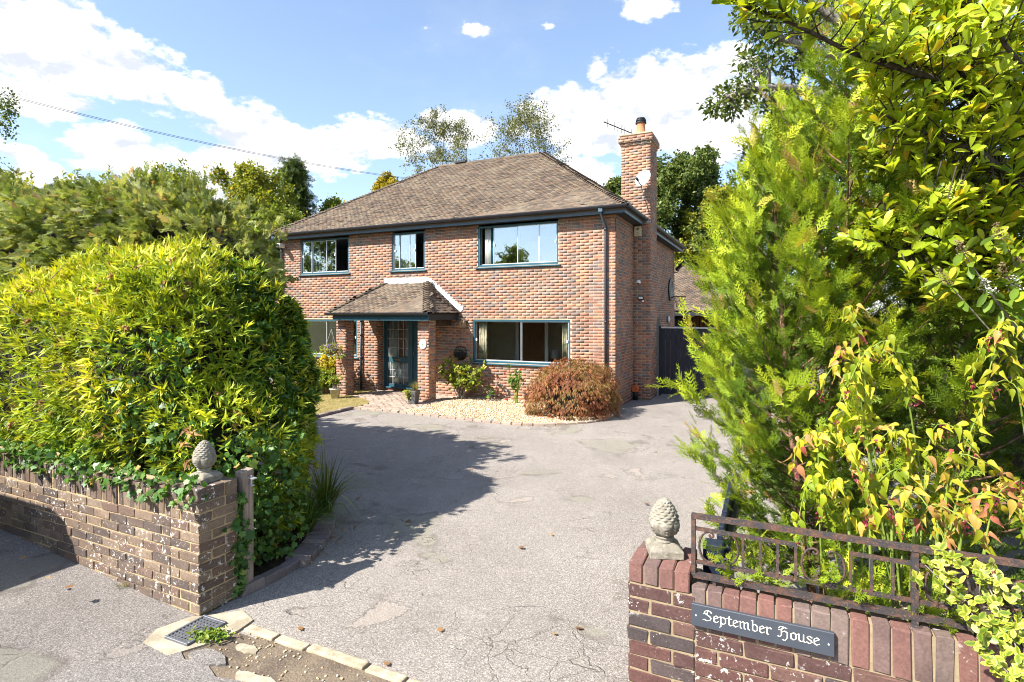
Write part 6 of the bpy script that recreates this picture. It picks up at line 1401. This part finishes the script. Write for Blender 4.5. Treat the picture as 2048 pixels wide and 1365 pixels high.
shrub('seedling', 'tiny dark shrub in the gravel between porch shrub and rose', (-3.2, -.42, .03), 6, privet_m, 26, .03, .06, .12, .1, .05, .34, mu=.35)
ro = shrub('rose_bush', 'thin rose bush with red blooms under the large window', (-2.42, -.45, .03), 7, privet_m, 64, .05, .085, .3, .2, .3, .98, mu=.55, bark=cane_m)
red_m = m_leaf('red_petal', [(0, (.35, .008, .02)), (1, (.55, .02, .05))], .2, .5)
for (x, y, z) in ((-2.72, -.55, .78), (-2.62, -.62, .14), (-2.3, -.5, .9)):
    n = 26; P = np.array(hw(x, y, z)) + rdir(n) * .022; o = leaves('bloom', [scat(T_heart, P, nrmz(rdir(n) + np.array((0, 0, .4))), rdir(n), rng.uniform(.025, .04, n), rng.random(n))], red_m, None); child(o, ro)
shrub('euonymus_bush', 'golden yellow bush under the left ground-floor window', (-8.3, -.7, .03), 34, gold_m, 900, .05, .085, .66, .42, .5, 1.15, mu=.6)
shrub('green_bush', 'bright green bush in front of the golden bush', (-8.1, -1.2, .03), 28, shrub_m, 760, .045, .08, .6, .4, .08, .7, mu=.5)
shrub('laurustinus', 'leafy green bush beside the hedge left of the golden bush', (-9.2, -1.2, .03), 26, shrub_m, 420, .05, .09, .7, .6, .1, 1.3, mu=.4)
# pots
pot = thing('plant_pot', 'round cream bucket pot with a small rose plant on the lawn', 'pot', hw(-7.22, -1.72, .035), HA)
MB().lathe([(.10, 0), (.135, .23), (.15, .235), (.15, .262), (.135, .262), (.128, .2)], 24).put('pot', m_stone('cream_glaze', (.6, .56, .45), .35), pot, True); MB().lathe([(.02, .2), (.128, .2)], 20).put('soil', soil_m, pot)
shrub('', '', (-7.22, -1.72, .25), 8, shrub_m, 60, .05, .085, .22, .18, .02, .38, mu=.6, parent=pot, per=6)
pl = thing('square_planter', 'tapered dark grey planter with straw grass and ivy by the right pillar', 'planter', hw(-4.75, -1.62, .03), HA + .1)
bevel(MB().hexa([(-.09, -.09, 0), (.09, -.09, 0), (.09, .09, 0), (-.09, .09, 0), (-.13, -.13, .34), (.13, -.13, .34), (.13, .13, .34), (-.13, .13, .34)]).put('planter', m_plain('lead_planter', (.085, .085, .09), .6, .3, 12, .3), pl), .006); MB().box(-.11, .11, -.11, .11, .33, .335 + .012).put('soil', soil_m, pl)
tuft('', '', '', (.03, .03, .34), 150, .15, .34, .003, .8, grass_m, .97, parent=pl)
n = 170; P = np.c_[rng.normal(-.1, .05, n), rng.normal(-.1, .05, n), .36 - np.abs(rng.normal(0, .11, n))]
o = leaves('trailing_ivy', [scat(T_ivy, P, nrmz(rdir(n) + np.array((-.3, -.3, -.6))), nrmz(np.array((-.6, -.6, .4)) + rdir(n) * .5), rng.uniform(.03, .05, n), rng.uniform(.6, .95, n))], shrub_m, pl); o['kind'] = 'stuff'
hk = thing('hanging_basket', 'hanging basket of trailing leaves and violet flowers on the left porch pillar', 'basket', hw(-7.45, -1.62, 1.13), HA)
MB().tube([(.17, .37, .82), (.17, .06, .82), (.0, .0, .78)], .009, 6).tube([(.17, .37, .6), (.17, .2, .72), (.17, .06, .82)], .008, 6).put('bracket', black_m, hk, True)
for a in (0, 2.1, 4.2): MB().tube([(.18 * math.cos(a), .18 * math.sin(a), .22), (0, 0, .76)], .004, 5).put('chain', alu_m, hk)
MB().lathe([(.03, .05), (.12, .09), (.17, .16), (.185, .22), (.02, .23)], 20).put('bowl', m_plain('wicker', (.16, .11, .07), .9, .3, 30, .6), hk, True)
n = 420; a = rng.uniform(0, 6.28, n); r = rng.uniform(.05, .31, n); P = np.c_[r * np.cos(a), r * np.sin(a), .27 - np.abs(rng.normal(0, .1, n)) * (r > .15) + rng.uniform(-.04, .09, n)]
leaves('foliage', [scat(T_small, P, nrmz(rdir(n) + np.c_[np.cos(a), np.sin(a), np.full(n, -.2)]), nrmz(np.array((0, 0, 1.)) + rdir(n) * .6), rng.uniform(.04, .08, n), np.clip(rng.normal(.7, .2, n), 0, 1))], shrub_m, hk)['kind'] = 'stuff'
vio = m_leaf('violet_petal', [(0, (.1, .02, .3)), (1, (.2, .05, .45))], .2, .5); n = 70; a = rng.uniform(-2.5, .6, n); r = rng.uniform(.1, .24, n)
leaves('flowers', [scat(T_heart, np.c_[r * np.cos(a), r * np.sin(a), .28 + rng.uniform(-.1, .08, n)], rdir(n), nrmz(np.array((-.2, -.8, .5)) + rdir(n) * .3), rng.uniform(.03, .045, n), rng.random(n))], vio, hk)['kind'] = 'stuff'
n = 60; P = np.c_[rng.uniform(.15, .42, n), rng.normal(-.05, .05, n), .12 - rng.uniform(0, .18, n)]; leaves('trailing_stems', [scat(T_small, P, nrmz(rdir(n) + np.array((.5, -.2, -.5))), nrmz(np.array((-.2, -.5, .8)) + rdir(n) * .5), rng.uniform(.035, .06, n), np.clip(rng.normal(.6, .2, n), 0, 1))], shrub_m, hk)['kind'] = 'stuff'
n = 40; P = np.c_[rng.normal(0, .08, n), rng.normal(-.08, .04, n), .1 + rng.uniform(0, .06, n)]; leaves('plants', [scat(T_small, P, nrmz(rdir(n) + np.array((0, 0, .6))), rdir(n), rng.uniform(.03, .05, n), np.clip(rng.normal(.3, .15, n), 0, 1))], privet_m, wb)['kind'] = 'stuff'
# lawn grass
P = np.array([tuple(hw(*p))[:2] for p in lawn_poly]); q = np.array([hw(rng.uniform(-10.5, -5.7), rng.uniform(-6, -.2))[:2] for _ in range(15000)]); q = q[inside(P, q)]; n = len(q)
T_blade = (np.array([(-.06, 0, 0), (.06, 0, 0), (0, 1, .1)], float), np.array([(0, 1, 2)]))
leaves('grass', [scat(T_blade, np.c_[q, np.full(n, .034)], nrmz(np.array((0, 0, 1.)) + rdir(n) * .7), rdir(n), rng.uniform(.025, .06, n), np.clip(rng.normal(.66, .2, n) + .25 * lump(np.c_[q, np.zeros(n)], 2.2, 1., 4), 0, 1))], lawngrass_m, None, False, kind='stuff', label='short parched grass of the small front lawn', cat='grass')
# fallen leaves
k = 0
lm_ = [np_mesh('fallen_leaf', *[(T_ivy[0] * s, T_ivy[1])[i] for i in (0, 1)], dead_m, True, np.full(len(T_ivy[0]), t)) for s, t in ((.05, .35), (.04, .8), (.06, .1))]
for (u, v, lb) in ((605, 1262, 'nearest the middle of the kerb stones'), (813, 1052, 'just inside the front edge of the hedge shadow'), (820, 1043, 'touching the leaf at the front edge of the hedge shadow'), (940, 940, 'near the tip of the hedge shadow'), (838, 995, 'in the middle of the hedge shadow'), (716, 998, 'in the hedge shadow close to the curved brick edge'), (880, 955, 'in the hedge shadow short of its tip'), (780, 925, 'in the far half of the hedge shadow'), (1040, 1097, 'alone on the sunny middle of the drive'),
                   (878, 1266, 'on the sunny drive beyond the kerb'), (1107, 1272, 'on the sunny drive left of the plum brick pier'), (1160, 1262, 'on the sunny drive closest to the plum brick pier'), (778, 1333, 'at the bottom edge just behind the kerb'), (95, 1208, 'on the street at the edge of the car shadow'), (145, 1228, 'on the sunny street below the long brick wall'), (42, 1165, 'in the car shadow further from the wall'), (20, 1128, 'in the car shadow close to the wall'), (1290, 1010, 'on the drive behind the right finial'),
                   (1310, 905, 'on the drive left of the thuja'), (1105, 1072, 'on the sunny drive short of the hedge shadow tip'), (700, 824, 'at the end of the lawn kerb'), (693, 829, 'beside the lawn kerb below its end'), (960, 848, 'below the gravel edging')):
    D = 2.25 * 1111 / (v - 632); p = at(u, v, D); o = put('fallen_leaf', lm_[k % 3], None, (p.x, p.y, .018 + (rise(-3.4) * .9 if u < 200 else 0)), label='curled brown leaf ' + lb, cat='leaf', group='fallen leaves on the tarmac'); o.rotation_euler = (random.uniform(-.3, .3), random.uniform(-.3, .3), random.uniform(0, 6)); k += 1

# ------------------------------------------------------------------ trees behind
def tree(name, label, base, H, r, seed, mat, bark, kids=(12, 7, 5), spread=.9, leaf=(.10, .17), per=16, droop=0., first=.25, trunk_r=None, lean=(0, 0), tm=.5, T=T_rhomb, tip=.45, cat='tree', ratio=.55, jitter=.35, top=.72):
    r_ = np.random.default_rng(seed); t = thing(name, label, cat, base, 0); big = []; small = []; LP_ = []
    base = np.array(base, float); tr = trunk_r or H * .016
    tk = [base + np.array((lean[0] * s + math.sin(s * 4 + seed) * .02 * H, lean[1] * s + math.cos(s * 3 + seed) * .015 * H, H * .97 * s)) for s in np.linspace(0, 1, 9)]; big.append((tk, tr, tr * .12))
    def branch(p, d, L, rad, lvl):
        k = 5; path = [p]; 
        for j in range(k): d = nrmz(d + r_.normal(0, .12, 3) + np.array((0, 0, (.10 if lvl == 0 else .03) - droop * (lvl + 1) * .18))); path.append(path[-1] + d * L / k)
        (big if lvl == 0 else small).append((path, rad, rad * .35))
        if lvl >= len(kids) - 1:
            for q in path[1:]: LP_.append(q)
            return
        for i in range(kids[lvl + 1]):
            f = .3 + .7 * (i + r_.random()) / kids[lvl + 1]; ii = min(int(f * k), k - 1); pp = path[ii] + (path[ii + 1] - path[ii]) * (f * k - ii)
            tv = nrmz(path[ii + 1] - path[ii]); sd = nrmz(np.cross(tv, r_.normal(size=3))); branch(pp, nrmz(tv * (1 - .35) + sd * spread), L * ratio * r_.uniform(.7, 1.15) * (1.1 - .4 * f), rad * .45, lvl + 1)
    for i in range(kids[0]):
        s = first + (.97 - first) * (i + r_.random() * .8) / kids[0]; ii = min(int(s * 8), 7); p = tk[ii] + (tk[ii + 1] - tk[ii]) * (s * 8 - ii); az = i * 2.4 + r_.uniform(-.4, .4)
        prof = math.sin(PI * min(1, max(.0, (s - first) / (1 - first) * top + (1 - top)))) ** .6 + .12; el_ = R(18 + 50 * s)
        branch(p, np.array((math.cos(az) * math.cos(el_), math.sin(az) * math.cos(el_), math.sin(el_))), r * .62 * prof * r_.uniform(.8, 1.2), tr * .38 * (1.1 - s), 0)
    LP_ = np.array(LP_); P = np.repeat(LP_, per, 0); n = len(P); P = P + r_.normal(0, tip * .35, (n, 3)) * jitter * 2
    cl = np.repeat(r_.normal(0, .13, len(LP_)), per)
    child(twigs('trunk', big[:1], bark, None, 7), t); child(twigs('branches', big[1:] + small, bark, None, 3), t)['kind'] = 'stuff'
    dn = nrmz(np.array((0, 0, -.3 - droop)) + rdir(n)); child(leaves('crown', [scat(T, P, dn, nrmz(np.array((0, 0, .8)) + rdir(n)), r_.uniform(*leaf, n), np.clip(tm + cl + r_.normal(0, .14, n), .01, .99))], mat, None, False), t)['kind'] = 'stuff'
    return t
def gb(u, D, z=0.): p = at(u, 632, D); return (p.x, p.y, z)
def spire(name, label, base, H, r, seed, mat):
    r_ = np.random.default_rng(seed); t = thing(name, label, 'tree', base, 0); base = np.array(base, float); segs = [([base, base + np.array((0, 0, H))], .16, .02)]; P = []; Dn = []
    for i in range(170):
        s = .12 + .86 * i / 170; az = i * 2.4; L = r * (1 - s) ** .85 * r_.uniform(.7, 1.15) + .15; o = base + np.array((0, 0, H * s)); k = 6; path = [o]; e = .35
        for j in range(k): e -= .17; path.append(path[-1] + np.array((math.cos(az) * math.cos(e), math.sin(az) * math.cos(e), math.sin(e))) * L / k)
        segs.append((path, .03, .006))
        for j in range(1, k + 1):
            for q in range(7): P.append(path[j] + r_.normal(0, .10, 3)); Dn.append(nrmz(path[j] - path[j - 1] + r_.normal(0, .45, 3) + np.array((0, 0, -.35))))
    P, Dn = np.array(P), np.array(Dn); n = len(P)
    child(twigs('trunk', segs[:1], bark_dark, None, 7), t); child(twigs('branches', segs[1:], bark_dark, None, 3), t)['kind'] = 'stuff'
    child(leaves('crown', [scat(T_frond[q], P[q::3], Dn[q::3], rdir(len(P[q::3])), r_.uniform(.28, .5, len(P[q::3])), np.clip(r_.normal(.42, .18, len(P[q::3])), 0, .95)) for q in range(3)], mat, None, False), t)['kind'] = 'stuff'
    return t
spire('spruce', 'dark green pointed conifer left of the house roof', gb(588, 26), 9.7, 2.7, 3, dark_leaf)
tree('beech', 'yellow-green beech in front of the dark pointed conifer', gb(492, 23.5), 7.9, 4.0, 11, oak_m, bark_grey, (16, 8, 5), leaf=(.10, .18), per=9, tm=.62, first=.15)
tree('ash', 'open pale green tree above the cypress hedge', gb(352, 21), 7.0, 3.4, 14, oak_m, bark_grey, (13, 7, 4), leaf=(.08, .14), per=7, tm=.5, first=.3)
tree('hawthorn', 'dense low tree between the ash and the beech', gb(430, 22), 6.0, 3.2, 15, oak_m, bark_grey, (13, 7, 5), leaf=(.10, .17), per=9, tm=.4, first=.15)
tree('apple', 'small green tree just left of the roof hip', gb(668, 27), 7.7, 2.7, 16, oak_m, bark_grey, (13, 7, 4), leaf=(.11, .18), per=8, tm=.45, first=.25)
tree('hazel', 'green bush filling the gap at the left end of the house', gb(545, 21), 5.6, 3.2, 17, oak_m, bark_grey, (14, 7, 5), leaf=(.10, .17), per=9, tm=.42, first=.1)
tree('field_maple', 'golden yellow treetop behind the left roof slope', gb(778, 32), 9.6, 3.2, 18, yellow_m, bark_grey, (13, 7, 5), leaf=(.13, .22), per=9, tm=.5, first=.4)
tree('birch', 'tall thin birch behind the roof, nearer the ridge end', gb(890, 33), 13.7, 4.8, 21, birch_m, bark_birch, (18, 8, 4), leaf=(.08, .14), per=5, droop=.5, first=.4, tm=.5, spread=.7, trunk_r=.13)
tree('birch', 'wide-crowned birch behind the ridge left of the chimney', gb(1055, 35), 14.5, 6.6, 22, birch_m, bark_birch, (16, 8, 4), leaf=(.09, .15), per=4, droop=-.1, first=.45, tm=.45, spread=.8, trunk_r=.14, top=.55)
tree('holm_oak', 'dark olive evergreen crown behind the chimney', gb(1365, 34), 10.6, 6., 23, dark_leaf, bark_dark, (16, 9, 6), leaf=(.16, .26), per=12, tm=.55, first=.2)
tree('holm_oak', 'lower evergreen crown showing left of the chimney', gb(1250, 36), 10.4, 4.4, 24, dark_leaf, bark_dark, (14, 8, 6), leaf=(.16, .26), per=11, tm=.5, first=.25)
tree('sycamore', 'light green tree behind the garage roof', gb(1440, 32), 8.6, 5., 25, oak_m, bark_grey, (14, 8, 6), leaf=(.15, .24), per=9, tm=.6, first=.1)
tree('plum', 'sparse dark branch of a tree at the left edge of the sky', gb(-95, 17), 8.4, 4.2, 26, dark_leaf, bark_dark, (14, 7, 4), leaf=(.08, .13), per=7, tm=.5, first=.35)
tree('lime', 'green tree across the lane to the left', (-23, 9.5, 0), 8.2, 5., 27, oak_m, bark_grey, (12, 7, 4), leaf=(.15, .24), per=9, tm=.45, first=.2)
tree('lime', 'green tree across the lane behind the viewer', (-24, -5, 0), 6.2, 5., 28, oak_m, bark_grey, (12, 7, 4), leaf=(.15, .24), per=9, tm=.45, first=.2)

# ------------------------------------------------------------------ car parked along the wall, just outside the view
car = thing('parked_car', 'dark estate car parked along the garden wall at the far left', 'car', lw(-2.29, -1.72, rise(-4.) * .8), HA)
paint = m_plain('dark_car_paint', (.02, .025, .035), .2, .05, 3, 0, spec=.6); tyre_m = m_plain('tyre_rubber', (.015, .015, .015), .8, .1, 20, .2); cglass = m_plain('car_glass', (.01, .012, .014), .05, .02, 3, 0, spec=.8)
lower = [(-.02, .32), (-.04, .55), (0., .85), (-.05, .95), (-3.15, .93), (-4.1, .82), (-4.28, .6), (-4.25, .32)]; upper = [(-.05, .95), (-.16, 1.42), (-.4, 1.5), (-1.9, 1.5), (-2.3, 1.44), (-3.1, .93)]
bevel(MB().prism(lower[::-1], -.86, .86, 'y').put('body', paint, car), .05, 3); bevel(MB().prism(upper[::-1], -.74, .74, 'y').put('cabin', paint, car), .06, 3)
for sy in (-1, 1):
    for a, b, c, d in ((-.3, -1.15, -1.2, -.33), (-1.25, -2.15, -2.5, -1.25)): MB().prism([(a, 1.38), (b, 1.38), (c, 1.0), (d, 1.0)], sy * .742, sy * .752, 'y').put('window', cglass, car)
    MB().box(-.04, .012, sy * .8 - .06, sy * .8 + .06, .6, .9).put('tail_light', m_plain('red_lens', (.3, .01, .01), .2), car); MB().box(-4.29, -4.2, sy * .65 - .14, sy * .65 + .14, .6, .72).put('headlight', white_m, car)
    MB().box(-2.75, -2.6, sy * .86, sy * .86 + sy * .16, .98, 1.1).put('mirror', paint, car)
    for x in (-.85, -3.45):
        w_ = MB().lathe([(.31, -.1), (.33, -.07), (.33, .07), (.31, .1)], 28).put('wheel', tyre_m, car, True); w_.location = (x, sy * .78, .33); w_.rotation_euler = (R(90), 0, 0); MB().lathe([(.2, -.102), (.19, .102)], 20).put('rim', alu_m, w_)
MB().hexa([(-.1, -.62, 1.02), (-.1, .62, 1.02), (-.17, .62, 1.02), (-.17, -.62, 1.02), (-.14, -.6, 1.4), (-.14, .6, 1.4), (-.2, .6, 1.4), (-.2, -.6, 1.4)]).put('rear_window', cglass, car); MB().box(.0, .012, -.26, .26, .5, .61).put('number_plate', cream_m, car); MB().box(-4.3, .06, -.85, .85, .3, .42).put('bumper', black_m, car)
